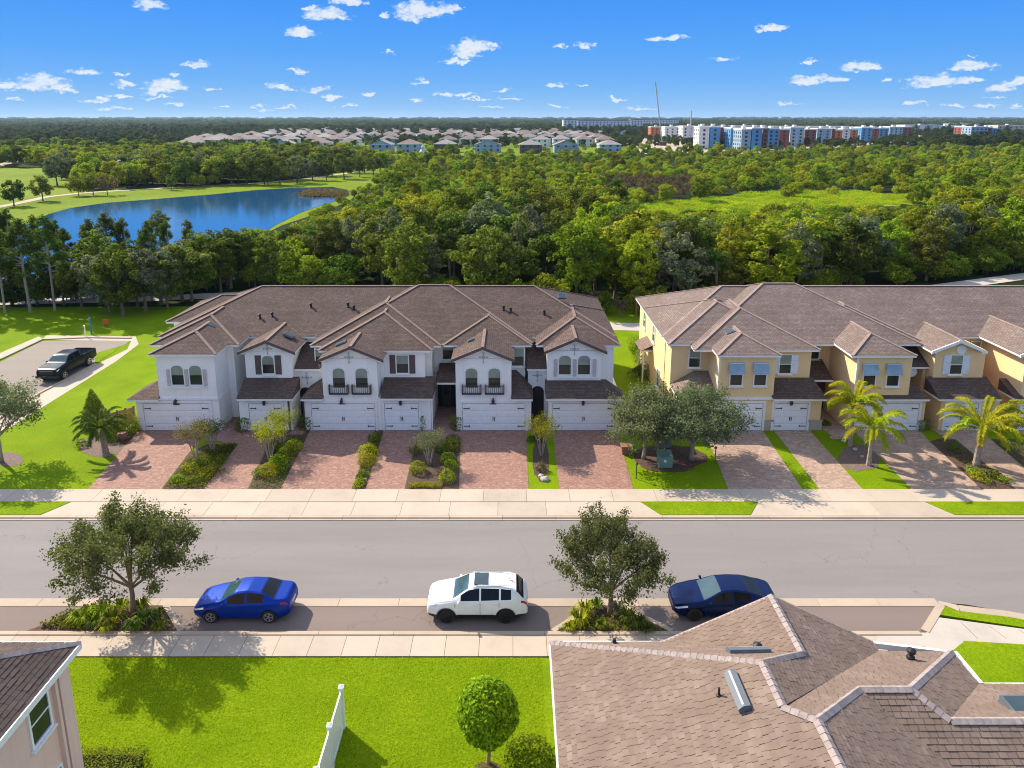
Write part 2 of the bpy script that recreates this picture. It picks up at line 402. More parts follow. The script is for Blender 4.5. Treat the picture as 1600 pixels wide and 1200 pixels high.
plain('bark', (.16, .115, .085), .9, var=.35, scale=9, bmp=.8); plain('pale_bark', (.34, .27, .22), .9, var=.25, scale=8, bmp=.6); plain('palm_bark', (.28, .2, .15), .9, var=.4, scale=10, bmp=.8)
plain('utility_green', (.16, .26, .23), .5); plain('orange_plastic', (.6, .12, .02), .5); plain('blue_plastic', (.05, .2, .35), .5); plain('fence_wood', (.24, .16, .07), .8, var=.3, scale=6); plain('terracotta', (.25, .12, .08), .8)
plain('stone', (.42, .38, .33), .9, var=.25, scale=5); plain('canopy_white', (.8, .76, .7), .7, var=.04)
plain('far_white', (.72, .71, .69), .8, var=.08, scale=.2, obj_var=.10); plain('far_tan', (.55, .45, .34), .8, var=.08, scale=.2, obj_var=.12)
plain('far_blue', (.27, .38, .47), .8, var=.08, scale=.2, obj_var=.1); plain('far_bright_blue', (.10, .27, .50), .8, var=.06, scale=.2); plain('far_brown', (.14, .09, .075), .8, var=.1, scale=.2, obj_var=.15)
plain('far_orange', (.52, .17, .055), .8, var=.08, scale=.2, obj_var=.1); plain('far_brick', (.27, .075, .045), .8, var=.1, scale=.2, obj_var=.1); plain('far_roof', (.22, .16, .14), .9, var=.15, scale=.3, obj_var=.2)
plain('far_grey_roof', (.26, .23, .22), .9, var=.15, scale=.3, obj_var=.2); plain('far_flat_roof', (.62, .58, .54), .9, var=.1, scale=.1); plain('far_window', (.03, .045, .06), .15, var=.1)
# water
m, nt, p = new_mat('lake_water')
p.inputs['Base Color'].default_value = (.016, .085, .20, 1); p.inputs['Roughness'].default_value = .05; p.inputs['Specular IOR Level'].default_value = .8
mpw = nt.nodes.new('ShaderNodeMapping'); gw = nt.nodes.new('ShaderNodeNewGeometry'); mpw.inputs['Scale'].default_value = (.5, 1.3, 1); nt.links.new(gw.outputs['Position'], mpw.inputs[0])
bump(nt, p, noise(nt, 1.2, 4, .6, mpw.outputs[0]), .22, .06)

# leaves
leaf_mat('oak_leaf', (0.09, 0.115, 0.016), (0.17, 0.205, 0.03), (0.28, 0.31, 0.06), .45)
leaf_mat('street_leaf', (.06, .09, .03), (.125, .16, .055), (.25, .275, .13), .45, obj=.12)
leaf_mat('wood_leaf', (0.07, 0.105, 0.014), (0.15, 0.2, 0.024), (0.26, 0.31, 0.05), .45, obj=.45)
leaf_mat('fresh_leaf', (0.15, 0.2, 0.012), (0.25, 0.32, 0.018), (0.36, 0.42, 0.035), .45, obj=.35)
leaf_mat('scrub_leaf', (.15, .21, .012), (.31, .385, .02), (.50, .53, .04), .45, obj=.4)
leaf_mat('gold_leaf', (0.22, 0.23, 0.01), (0.36, 0.36, 0.015), (0.48, 0.44, 0.03), .45, obj=.15)
leaf_mat('pine_leaf', (0.055, 0.09, 0.014), (0.11, 0.165, 0.025), (0.19, 0.24, 0.045), .45, obj=.25)
leaf_mat('far_leaf', (0.045, 0.065, 0.018), (0.085, 0.115, 0.028), (0.15, 0.18, 0.045), .45, obj=.4)
leaf_mat('dry_leaf', (.12, .085, .05), (.18, .13, .08), (.26, .19, .12), .45, obj=.25)
leaf_mat('grey_leaf', (.11, .135, .07), (.20, .23, .13), (.33, .35, .22), .45, obj=.1)
leaf_mat('palm_leaf', (.22, .27, .008), (.42, .46, .012), (.62, .54, .03), .45, obj=.15)
leaf_mat('darkpalm_leaf', (0.05, 0.09, 0.012), (0.1, 0.16, 0.02), (0.2, 0.27, 0.04), .45, obj=.2)
leaf_mat('topiary_leaf', (.14, .21, .006), (.32, .42, .010), (.60, .62, .025), .45, obj=.1)
leaf_mat('hedge_leaf', (0.08, 0.125, 0.008), (0.16, 0.23, 0.015), (0.3, 0.36, 0.03), .45, obj=.2)
leaf_mat('flower_leaf', (.10, .12, .04), (.20, .19, .07), (.38, .26, .17), .45, obj=.1)

# ---------------------------------------------------------------- object helpers
def tag(o, label=None, cat=None, group=None, kind=None):
    if label: o['label'] = label
    if cat: o['category'] = cat
    if group: o['group'] = group
    if kind: o['kind'] = kind
    return o
def empty(name, loc, rz=0.0):
    o = bpy.data.objects.new(name, None); COL.objects.link(o)
    o.location = loc; o.rotation_euler = (0, 0, rz); o.empty_display_size = .3
    return o
def mesh_of(verts, faces, name='mesh'):
    me = bpy.data.meshes.new(name)
    me.from_pydata([tuple(v) for v in verts], [], faces)
    me.update()
    return me
def link(name, me, mat, parent=None, loc=None, rz=None, smooth=False):
    """Links a mesh; loc is in world metres, parents are never scaled."""
    if mat and me.materials and me.materials[0] != MATS[mat]:
        me = me.copy(); me.materials.clear()
    o = bpy.data.objects.new(name, me); COL.objects.link(o)
    if mat and not me.materials: me.materials.append(MATS[mat])
    if smooth:
        me.polygons.foreach_set('use_smooth', [True] * len(me.polygons))
    if parent is not None:
        o.parent = parent
    if loc is not None: o.location = loc
    if rz is not None: o.rotation_euler = (0, 0, rz)
    return o
def copy_tree(o, parent=None):
    c = o.copy(); COL.objects.link(c)
    if parent is not None: c.parent = parent
    for ch in list(o.children): copy_tree(ch, c)
    return c

class MB:
    """Gathers simple solids for one mesh, coordinates relative to `org`."""
    def __init__(s, org=(0, 0, 0)):
        s.v = []; s.f = []; s.o = Vector(org)
    def add(s, vs, fs):
        n = len(s.v); s.v += [Vector(q) - s.o for q in vs]; s.f += [tuple(i + n for i in f) for f in fs]
        return s
    def box(s, x0, x1, y0, y1, z0, z1):
        vs = [(x0,y0,z0),(x1,y0,z0),(x1,y1,z0),(x0,y1,z0),(x0,y0,z1),(x1,y0,z1),(x1,y1,z1),(x0,y1,z1)]
        return s.add(vs, [(0,3,2,1),(4,5,6,7),(0,1,5,4),(1,2,6,5),(2,3,7,6),(3,0,4,7)])
    def prism(s, poly, z0, z1):
        """poly: (x,y) counter-clockwise."""
        a = sum(poly[i][0]*poly[(i+1)%len(poly)][1]-poly[(i+1)%len(poly)][0]*poly[i][1] for i in range(len(poly)))
        if a < 0: poly = poly[::-1]
        n = len(poly)
        vs = [(p[0], p[1], z0) for p in poly] + [(p[0], p[1], z1) for p in poly]
        fs = [tuple(range(n, 2*n)), tuple(range(n-1, -1, -1))] + [(i, (i+1)%n, n+(i+1)%n, n+i) for i in range(n)]
        return s.add(vs, fs)
    def bar(s, a, b, w, h=None, up=(0, 0, 1)):
        h = h or w; a = Vector(a); b = Vector(b); d = (b - a).normalized(); u = Vector(up)
        if abs(d.dot(u)) > .98: u = Vector((1, 0, 0))
        r = d.cross(u).normalized(); u = r.cross(d)
        vs = []
        for q in (a, b):
            for i, j in ((-1,-1),(1,-1),(1,1),(-1,1)): vs.append(q + r*w*.5*i + u*h*.5*j)
        return s.add(vs, [(0,1,2,3),(7,6,5,4),(0,4,5,1),(1,5,6,2),(2,6,7,3),(3,7,4,0)])
    def tube(s, pts, rads, n=7, cap=True):
        pts = [Vector(q) for q in pts]; vs = []; fs = []
        d0 = None
        for i, q in enumerate(pts):
            d = (pts[min(i+1, len(pts)-1)] - pts[max(i-1, 0)]).normalized()
            u = Vector((0, 0, 1)) if abs(d.z) < .9 else Vector((1, 0, 0))
            r = d.cross(u).normalized(); u = r.cross(d)
            for k in range(n):
                t = 2*PI*k/n; vs.append(q + (r*math.cos(t) + u*math.sin(t))*rads[i])
        for i in range(len(pts)-1):
            for k in range(n):
                k2 = (k+1) % n; fs.append((i*n+k, i*n+k2, (i+1)*n+k2, (i+1)*n+k))
        if cap:
            fs.append(tuple(range(n-1, -1, -1))); fs.append(tuple((len(pts)-1)*n + k for k in range(n)))
        return s.add(vs, fs)
    def lathe(s, c, prof, n=16, axis='z'):
        c = Vector(c); vs = []; fs = []
        for (r, h) in prof:
            for k in range(n):
                t = 2*PI*k/n
                if axis == 'z': vs.append(c + Vector((r*math.cos(t), r*math.sin(t), h)))
                else: vs.append(c + Vector((r*math.cos(t), h, r*math.sin(t))))
        for i in range(len(prof)-1):
            for k in range(n):
                k2 = (k+1) % n; fs.append((i*n+k, i*n+k2, (i+1)*n+k2, (i+1)*n+k))
        fs.append(tuple(range(n-1, -1, -1))); fs.append(tuple((len(prof)-1)*n + k for k in range(n)))
        return s.add(vs, fs)
    def mesh(s, name='mesh'): return mesh_of(s.v, s.f, name)
    def build(s, name, mat, parent=None, smooth=False):
        """Links as one object; with org given, the object sits relative to its parent."""
        me = s.mesh(name)
        if parent is None:
            return link(name, me, mat, None, s.o, smooth=smooth)
        return link(name, me, mat, parent, s.o - WLOC[parent.name] if parent.name in WLOC else s.o, smooth=smooth)
WLOC = {}     # world location of unrotated parents
def thing(name, loc, label, cat, group=None):
    o = empty(name, loc); tag(o, label, cat, group); WLOC[o.name] = Vector(loc); return o
def part(mb, name, mat, parent, smooth=False):
    """mb in world coordinates, parent an unrotated object whose world place is known."""
    off = WLOC[parent.name]
    me = mesh_of([v + mb.o - off for v in mb.v], mb.f, name)
    o = link(name, me, mat, parent, smooth=smooth); WLOC[o.name] = off.copy()
    return o

def slope_uv(me):
    """uv 'slope': u along the eave, v up the slope, metres."""
    uv = me.uv_layers.new(name='slope')
    for p in me.polygons:
        n = p.normal
        e = Vector((-n.y, n.x, 0)); e = e.normalized() if e.length > 1e-4 else Vector((1, 0, 0))
        u = n.cross(e).normalized()
        for li in p.loop_indices:
            q = me.vertices[me.loops[li].vertex_index].co
            uv.data[li].uv = (q.dot(e), q.dot(u))
    return me
# ---------------------------------------------------------------- foliage builders
def np_mesh(name, V, Fc):
    """V (n,3); Fc (m,k) equal-sided faces."""
    me = bpy.data.meshes.new(name)
    k = Fc.shape[1]
    me.vertices.add(len(V)); me.vertices.foreach_set('co', V.astype(np.float32).ravel())
    me.loops.add(Fc.size); me.loops.foreach_set('vertex_index', Fc.astype(np.int32).ravel())
    me.polygons.add(len(Fc)); me.polygons.foreach_set('loop_start', np.arange(0, Fc.size, k, dtype=np.int32))
    me.polygons.foreach_set('loop_total', np.full(len(Fc), k, dtype=np.int32))
    me.update(calc_edges=True); me.validate()
    return me
def leaves(P, size, out=None, rng=RNG, asp=.5, jitter=.9):
    """Leaf rhombs at P, normals near `out` (n,3) with scatter. Returns V, F."""
    n = len(P)
    nr = rng.normal(size=(n, 3)); nr /= np.linalg.norm(nr, axis=1)[:, None]
    if out is not None: nr = out + nr * jitter
    nr /= np.linalg.norm(nr, axis=1)[:, None] + 1e-9
    t = rng.normal(size=(n, 3)); t -= nr * (t * nr).sum(1)[:, None]; t /= np.linalg.norm(t, axis=1)[:, None] + 1e-9
    b = np.cross(nr, t)
    s = (size * rng.uniform(.65, 1.35, n))[:, None]
    V = np.stack([P - t*s*.5, P + b*s*asp*.5 + nr*s*.08, P + t*s*.5, P - b*s*asp*.5 + nr*s*.08], 1).reshape(-1, 3)
    Fc = np.arange(4*n).reshape(-1, 4)
    return V, Fc
def clumped(rng, centres, radii, per, size, asp=.5, flat=.8, shell=.55):
    """Leaves in balls round the centres, thicker towards each ball's skin."""
    Ps = []; Os = []
    for c, r in zip(centres, radii):
        k = max(8, int(per * (r / np.mean(radii))**2))
        d = rng.normal(size=(k, 3)); d /= np.linalg.norm(d, axis=1)[:, None]
        rr = r * (shell + (1-shell) * rng.random(k))**.8
        p = d * rr[:, None]; p[:, 2] *= flat
        Ps.append(p + c); Os.append(d + np.array([0, 0, .45]))
    return leaves(np.concatenate(Ps), size, np.concatenate(Os), rng, asp)
def crown_mesh(seed, rx, rz, zc, n=46, clump=(.16, .3), per=70, size=.4, low=.25, lobes=3, name='crown', asp=.5):
    """Uneven crown: clumps scattered over and inside a lumpy ball."""
    rng = np.random.default_rng(seed)
    lo = rng.normal(size=(lobes, 3)); lo[:, 2] = np.abs(lo[:, 2])*.6; lo /= np.linalg.norm(lo, axis=1)[:, None]
    C = []; R = []
    while len(C) < n:
        d = rng.normal(size=3); d /= np.linalg.norm(d)
        if d[2] < -low: continue
        bulge = .82 + .3 * max(0, max((lo @ d))) ** 3 + rng.uniform(-.12, .1)
        q = (.35 + .6 * rng.random()**.45) * bulge
        C.append([d[0]*q*rx, d[1]*q*rx, zc + d[2]*q*rz]); R.append(rng.uniform(*clump) * rx)
    V, Fc = clumped(rng, np.array(C), np.array(R), per, size, asp)
    return np_mesh(name, V, Fc), np.array(C)
def trunk_mesh(seed, h, r, C=None, nb=6, lean=.04, name='trunk', sides=7):
    rng = random.Random(seed); mb = MB()
    lx, ly = rng.uniform(-lean, lean)*h, rng.uniform(-lean, lean)*h
    pts = [(0,0,-.05),(lx*.15,ly*.15,h*.15),(lx*.5,ly*.5,h*.5),(lx,ly,h)]
    mb.tube(pts, [r*1.35, r, r*.8, r*.4], sides)
    if C is not None and nb:
        idx = [rng.randrange(len(C)) for _ in range(nb)]
        for i in idx:
            z0 = h*rng.uniform(.5, .95); c = C[i]
            a = Vector((lx*z0/h, ly*z0/h, z0)); b = Vector(c)
            m1 = a.lerp(b, .5) + Vector((0, 0, -.05*h))
            mb.tube([a, m1, b], [r*.5, r*.32, r*.1], 5, False)
    return mb.mesh(name)

def branching_tree(seed, height, spread, trunk_h, r0, leaf, nleaf, levels=4, base_n=5, name='tree', up=.35, leafsz=.14, droop=0.0, asp=.5, twig=.5):
    """Real limb skeleton; leaves strung along the outer twigs. Returns trunk mesh, crown mesh."""
    rng = random.Random(seed); nrng = np.random.default_rng(seed)
    mb = MB(); tips = []
    mb.tube([(0,0,-.05),(0.02,0,trunk_h*.3),(.05,.03,trunk_h*.7),(.04,.02,trunk_h)], [r0*1.3, r0, r0*.88, r0*.8], 9)
    def grow(a, d, L, r, lev):
        d = d.normalized()
        m = a + d*L*.5 + Vector((rng.uniform(-.08,.08), rng.uniform(-.08,.08), rng.uniform(-.02,.08)))*L
        b = a + d*L + Vector((0, 0, up*.12*L - droop*L*.2))
        mb.tube([a, m, b], [r, r*.8, r*.58], 5 if lev < 2 else 3, False)
        if lev >= levels-1:
            tips.append((a, b)); return
        if lev >= levels-2: tips.append((m, b))
        k = rng.choice([3, 3, 4]) if lev < 2 else 3
        for i in range(k):
            ax = Vector((rng.gauss(0,1), rng.gauss(0,1), rng.gauss(0,.5))).normalized()
            nd = (d + ax*rng.uniform(.45,.85) + Vector((0,0,up*.35))).normalized()
            s = m.lerp(b, rng.uniform(.3, 1)) if i else b
            grow(s, nd, L*rng.uniform(.62,.84), r*.55, lev+1)
    L0 = (height - trunk_h) * .42
    for i in range(base_n):
        t = 2*PI*i/base_n + rng.uniform(-.4,.4); el = rng.uniform(.25,.75) if i < base_n-1 else 1.4
        d = Vector((math.cos(t)*math.cos(el)*spread, math.sin(t)*math.cos(el)*spread, math.sin(el)))
        grow(Vector((.04,.02,trunk_h*rng.uniform(.82,1.0))), d, L0*rng.uniform(.85,1.15)*(1 if i < base_n-1 else .95), r0*.5, 0)
    T = np.array([[*a, *b] for a, b in tips]); k = max(1, nleaf // len(T))
    idx = np.repeat(np.arange(len(T)), k); u = nrng.random(len(idx))**.7 * 1.18
    P = T[idx, :3] + (T[idx, 3:] - T[idx, :3]) * u[:, None]
    P += nrng.normal(size=P.shape) * leafsz * twig
    V, Fc = leaves(P, leafsz, np.tile([0, 0, .5], (len(P), 1)), nrng, asp, 1.0)
    return mb.mesh('trunk'), np_mesh('crown', V, Fc)

def frond_mesh(L, droop=1.0, rise=.5, nleaf=50, wl=.42, w=.06, side_droop=.5, seed=0):
    """A palm frond: arched rachis and two rows of leaflets (narrow blades)."""
    rng = random.Random(seed); mb = MB(); pts = []
    for i in range(11):
        t = i/10; pts.append(Vector((L*(t - .10*droop*t**3), 0, L*(rise*t - (rise*.45 + .30*droop)*t**2.4))))
    mb.tube(pts, [.028*(1-.85*i/10) for i in range(11)], 4, False)
    for i in range(nleaf):
        t = .12 + .88*i/(nleaf-1); k = min(9, int(t*10)); q = pts[k].lerp(pts[k+1], t*10-k); d = (pts[k+1]-pts[k]).normalized()
        up = Vector((-d.z, 0, d.x))
        l = wl*(.35 + .65*math.sin(PI*min(1, .08+.80*t)))
        for s in (-1, 1):
            o = (d*.75 + Vector((0, s, 0))*rng.uniform(.6,.9) + up*rng.uniform(.0,.35)).normalized()
            tip = q + o*l + Vector((0, 0, -side_droop*l*rng.uniform(.5,1.2))); mid = q + o*l*.5
            wv = d*w
            mb.add([q-wv*.4, mid-wv*.5, tip, mid+wv*.5, q+wv*.4], [(0,1,2,3,4)] if s > 0 else [(4,3,2,1,0)])
    return mb.mesh('frond')

def palm(loc, h, crown_r, nf, label, group=None, lean=(0,0), leaf='palm_leaf', r=.16, seed=1, name='palm_tree', bark='pale_bark', droop=1.0, wl=.5, rise=.6, shaft=True):
    t = thing(name, loc, label, 'palm tree', group)
    rng = random.Random(seed); mb = MB(); pts = []; rad = []
    for i in range(13):
        f = i/12; pts.append((lean[0]*f*f, lean[1]*f*f, h*f - .05)); rad.append(r*(1.25 - .45*f + (.10 if i % 2 else 0) + (.25*(1-f)**6)))
    mb.tube(pts, rad, 9)
    link('trunk', mb.mesh('trunk'), bark, t, smooth=False)
    top = Vector((lean[0], lean[1], h-.1))
    if shaft:
        link('crownshaft', MB().tube([top-Vector((0,0,.35)), top, top+Vector((0,0,.3))], [r*.8, r*.75, r*.3], 8).mesh(), leaf, t)
    ms = [frond_mesh(crown_r*.95, droop*.7, rise+.65, seed=seed, wl=wl), frond_mesh(crown_r*1.05, droop, rise+.15, seed=seed+1, wl=wl), frond_mesh(crown_r, droop*1.3, rise-.25, seed=seed+2, wl=wl)]
    for i in range(nf):
        m_ = ms[i % 3]
        f = link('frond', m_, leaf, t, top, 0)
        f.rotation_euler = (rng.uniform(-.15,.15), rng.uniform(-.25,.1), 2*PI*i*.382 + rng.uniform(-.15,.15))
    return t

# ball-like shrubs: shared leaf meshes by kind
def shrub_mesh(seed, r, hz, n=420, size=.11, lump=.15, base=.0, asp=.5):
    rng = np.random.default_rng(seed)
    d = rng.normal(size=(n, 3)); d[:, 2] = np.abs(d[:, 2]) - .25; d /= np.linalg.norm(d, axis=1)[:, None]
    lo = rng.normal(size=(7, 3)); lo /= np.linalg.norm(lo, axis=1)[:, None]
    b = 1 - lump + lump*2*np.max(np.clip(d @ lo.T, 0, 1)**4, axis=1)
    q = b*(.62 + .4*rng.random(n)**.6)
    P = d*q[:, None]*np.array([r, r, hz]); P[:, 2] += hz*.42 + base; P[:, 2] = np.abs(P[:, 2])
    V, Fc = leaves(P, size, d + np.array([0, 0, .3]), rng, asp, .8)
    return np_mesh('shrub', V, Fc)
SHRUBS = {}
def shrub(px, py, r, h, mat, label, group=None, kind='round', name='shrub', cat='shrub', z=0.04, world=None):
    key = (kind, round(r, 1), round(h, 1), mat, (int(px) if px else 0) % 3)
    if key not in SHRUBS:
        n = int(900 * max(.4, r*h*1.6)); sz = .11
        if kind == 'round': me = shrub_mesh(hash(key) % 999, r, h*.62, n, sz, .10)
        elif kind == 'loose': me = shrub_mesh(hash(key) % 999, r, h*.62, int(n*.8), sz*1.3, .35, asp=.35)
        elif kind == 'box':
            rng = np.random.default_rng(5); m_ = int(n*1.3)
            P = rng.uniform(-1, 1, (m_, 3)); ax = rng.integers(0, 3, m_); P[np.arange(m_), ax] = np.sign(P[np.arange(m_), ax])*(.88+.2*rng.random(m_))
            o = P.copy(); P = P*np.array([r, r, h/2]) + np.array([0, 0, h/2]); V, Fc = leaves(P, sz, o, rng, .5, .8); me = np_mesh('shrub', V, Fc)
        elif kind == 'fan':     # arching strap leaves (agapanthus, grasses)
            rng = random.Random(3); mb = MB()
            for i in range(60):
                t = rng.uniform(0, 2*PI); l = rng.uniform(.7, 1.1); d = Vector((math.cos(t), math.sin(t), 0)); s = Vector((-d.y, d.x, 0))*.03*max(1, r)
                a = d*.05*r; b = d*r*.5*l + Vector((0,0,h*.85*l)); c = d*r*l + Vector((0,0,h*rng.uniform(.25,.6)))
                mb.add([a-s, b-s, c, b+s, a+s], [(0,1,2,3,4)])
            me = mb.mesh()
        SHRUBS[key] = me
    loc = Vector(world) if world is not None else G(px, py)
    loc.z = z
    o = link(name, SHRUBS[key], mat, None, loc, random.uniform(0, 6))
    tag(o, label, cat, group)
    return o

def spray_tree(seed, h, rx, trunk_h, r0, nspray=110, per=130, leafsz=.16, low=.25, up=.55, lens=1.0, asp=.55, tw=.22, nb=8):
    """Trunk, forking limbs and leafy shoots pointing out and up, filling a rounded crown with gaps."""
    rng = random.Random(seed); nr = np.random.default_rng(seed); mb = MB()
    zc = trunk_h*.8 + (h-trunk_h*.8)*.48; rz = (h - trunk_h*.8)*.52
    mb.tube([(0,0,-.05),(.03,0,trunk_h*.35),(.05,.03,trunk_h*.7),(.03,.02,trunk_h*1.05)], [r0*1.35, r0, r0*.86, r0*.75], 9)
    limbs = []
    for i in range(nb):
        t = 2*PI*i/nb + rng.uniform(-.35,.35); el = rng.uniform(.3,1.0) if i < nb-2 else rng.uniform(1.1,1.45); k = rng.uniform(.5,.62)
        a = Vector((.03,.02,trunk_h*rng.uniform(.85,1.05))); b = Vector((math.cos(t)*math.cos(el)*rx*k*1.35, math.sin(t)*math.cos(el)*rx*k*1.35, zc + (math.sin(el)-.55)*rz*.8))
        m1 = a.lerp(b, .45) + Vector((0,0,.12*rx*rng.uniform(-.2,.6)))
        mb.tube([a, m1, b], [r0*.55, r0*.36, r0*.17], 6, False); limbs.append((a, m1, b))
    lob = nr.normal(size=(6,3)); lob[:,2] = np.abs(lob[:,2])*.7; lob /= np.linalg.norm(lob,axis=1)[:,None]
    V_, D_, Ls = [], [], []
    while len(V_) < nspray:
        d = nr.normal(size=3); d /= np.linalg.norm(d)
        if d[2] < -low: continue
        bulge = .78 + .30*max(0, float(np.max(lob @ d)))**3 + nr.uniform(-.10,.12)
        q = (.25 + .62*nr.random()**.55)*bulge
        p = Vector((d[0]*q*rx, d[1]*q*rx, zc + d[2]*q*rz))
        o = (Vector((d[0]*.9, d[1]*.9, d[2]*.6 + up)) + Vector(nr.normal(size=3))*.28).normalized()
        # nearest limb carries it
        best = min(limbs, key=lambda l: min((p-l[1]).length, (p-l[2]).length)); s0 = best[1].lerp(best[2], rng.uniform(.2,1))
        mid = s0.lerp(p, .6) + Vector((0,0,-.05)); l = rng.uniform(.55,1.05)*lens*(.7 + .5*q)
        mb.tube([s0, mid, p, p + o*l*.8], [r0*.16, r0*.11, r0*.07, .004], 3, False)
        V_.append(np.array(p)); D_.append(np.array(o)); Ls.append(l)
    P_ = []; 
    for p, o, l in zip(V_, D_, Ls):
        k = int(per*nr.uniform(.7,1.3)*l); u = nr.random(k)**.8*1.05 - .25
        wob = nr.normal(size=(k,3))*tw*(1.05 - .55*np.clip(u,0,1))[:,None]
        P_.append(p + o*(u*l)[:,None] + wob)
    P_ = np.concatenate(P_); V, Fc = leaves(P_, leafsz, np.tile([0,0,.45], (len(P_),1)), nr, asp, 1.0)
    return mb.mesh('trunk'), np_mesh('crown', V, Fc)
# ---------------------------------------------------------------- the ground and what is laid on it
Y_WALK_FAR = G(800, 765).y; Y_WALK_NEAR = G(800, 785).y; Y_KERB = G(800, 806).y; Y_ROAD_N = G(800, 812).y
Y_ROAD_S = G(800, 934).y; Y_BAY_N = G(800, 946).y; Y_BAY_S = G(800, 988).y; Y_SW_N = G(800, 994).y; Y_SW_S = G(800, 1027).y
Y0 = 48.8                                           # plane of the garage fronts
def sheet(name, poly, z, mat, kind='structure', thick=None):
    poly = [tuple(q)[:2] for q in poly]
    a = sum(poly[i][0]*poly[(i+1)%len(poly)][1]-poly[(i+1)%len(poly)][0]*poly[i][1] for i in range(len(poly)))
    if a < 0: poly = poly[::-1]
    if thick:
        me = MB().prism(poly, z-thick, z).mesh(name)
    else:
        me = mesh_of([(x, y, z) for x, y in poly], [tuple(range(len(poly)))], name)
    o = link(name, me, mat); tag(o, kind=kind); return o
def gp(*pts): return [G(x, y) for x, y in pts]
# one sheet to the horizon
R = 14000
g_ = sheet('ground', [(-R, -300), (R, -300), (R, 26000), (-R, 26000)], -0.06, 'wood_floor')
sheet('front_lawn', [(-70, Y_WALK_FAR), (70, Y_WALK_FAR), (70, 74), (-70, 74)], 0.0, 'lawn')
sheet('near_lawn', [(-80, Y_SW_S), (13.2, Y_SW_S), (13.2, -30), (-80, -30)], 0.0, 'lawn')
sheet('street', [(-90, Y_ROAD_S), (90, Y_ROAD_S), (90, Y_ROAD_N), (-90, Y_ROAD_N)], -0.05, 'asphalt')
sheet('parking_bay', [(-70, Y_SW_N-.1), (G(1450,985).x, Y_SW_N-.1), (G(1475,945).x, Y_BAY_N+.1), (-70, Y_BAY_N+.1)], -0.046, 'bay_asphalt')
# side street swinging off to the right of the near side
sheet('side_street', [(18.5, Y_ROAD_S+.02), (90, Y_ROAD_S+.02), (90, 20.0), (42, 23.6), (30, 26.6), (24.5, 28.6), (21.5, 29.55), (18.5, 29.9)], -0.048, 'asphalt')

# verge and aprons: concrete between pavement and kerb with grass islands
def slabs(name, y0, y1, xs, z, mat, skew=0.0, parent_kind='structure', thick=.10, gap=.018, label=None):
    p = empty(name, ((xs[0]+xs[-1])/2, (y0+y1)/2, 0)); tag(p, kind='structure')
    WLOC[p.name] = p.location.copy()
    base = MB().box(xs[0], xs[-1], min(y0, y1), max(y0, y1), z-thick-.02, z-.025)
    part(base, 'bedding', 'mulch', p)
    for i in range(len(xs)-1):
        a, b = xs[i]+gap/2, xs[i+1]-gap/2
        mb = MB().prism([(a, y0+.006), (b, y0+.006), (b+skew, y1-.006), (a+skew, y1-.006)], z-thick+.01, z + random.uniform(-.002, .002))
        part(mb, 'slab', mat, p)
    return p
xs = [];
x = -62
while x < 64: xs.append(x); x += 2.62
slabs('pavement', Y_WALK_NEAR+.02, Y_WALK_FAR-.01, xs, .045, 'concrete')
# concrete aprons of the drives, between pavement and kerb
def apron(x0, x1):
    n = max(1, round((x1-x0)/2.9)); q = [x0 + (x1-x0)*i/n for i in range(n+1)]
    slabs('apron', Y_KERB+.02, Y_WALK_NEAR, q, .03, 'concrete')
vx = [G(q, 786).x for q in (110, 1001, 1185, 1446)]
gx = [(-62, vx[0], False), (vx[0], vx[1], True), (vx[1], vx[2], False), (vx[2], vx[3], True), (vx[3], 64, False)]
for a, b, conc in gx:
    if conc: apron(a, b)
    else:
        aa, bb = a+.02, b-.02
        poly = [(aa, Y_WALK_NEAR-.02), (bb, Y_WALK_NEAR-.02), (bb-.9, Y_KERB+.05), (aa+.9, Y_KERB+.05)]
        sheet('verge_lawn', poly, .05, 'lawn', thick=.12)
        sheet('verge_concrete', [(aa-.05, Y_WALK_NEAR-.01), (bb+.05, Y_WALK_NEAR-.01), (bb+.05, Y_KERB+.02), (aa-.05, Y_KERB+.02)], .025, 'concrete')
def kerb_run(name, xs0, xs1, y0, y1, z, step=3.05, mat='kerb_concrete'):
    """Kerb stones with a gutter face, laid end to end along x."""
    p = empty(name, ((xs0+xs1)/2, (y0+y1)/2, 0)); tag(p, kind='structure'); WLOC[p.name] = p.location.copy()
    n = round((xs1-xs0)/step)
    me = None
    for i in range(n):
        a = xs0 + (xs1-xs0)*i/n; L = (xs1-xs0)/n
        if me is None:
            me = MB().box(.009, L-.009, min(y0,y1)-p.location.y, max(y0,y1)-p.location.y, -.16, z).mesh('kerb_stone')
        o = link('kerb_stone', me, mat, p, (a-p.location.x, 0, random.uniform(-.002,.002)))
    return p
w_ = Y_KERB - Y_ROAD_N
kerb_run('kerb', -62, 64, Y_ROAD_N+w_*.45, Y_KERB+.01, .035)
kerb_run('gutter', -62, 64, Y_ROAD_N, Y_ROAD_N+w_*.44, -.02)
GX_END = G(1470, 945).x
kerb_run('gutter', -62.4, GX_END, Y_BAY_N, Y_ROAD_S, -.03, 2.9)
kerb_run('kerb', -62.2, XP(1440, Y_SW_N), Y_SW_N, Y_BAY_S-.02, .09, 3.4)
# near pavement, slab by slab
xs = []; x = -61.7
while x < XP(1440, Y_SW_S): xs.append(x); x += 1.47
p_ = slabs('pavement', Y_SW_S+.01, Y_SW_N-.01, xs, .05, 'concrete')
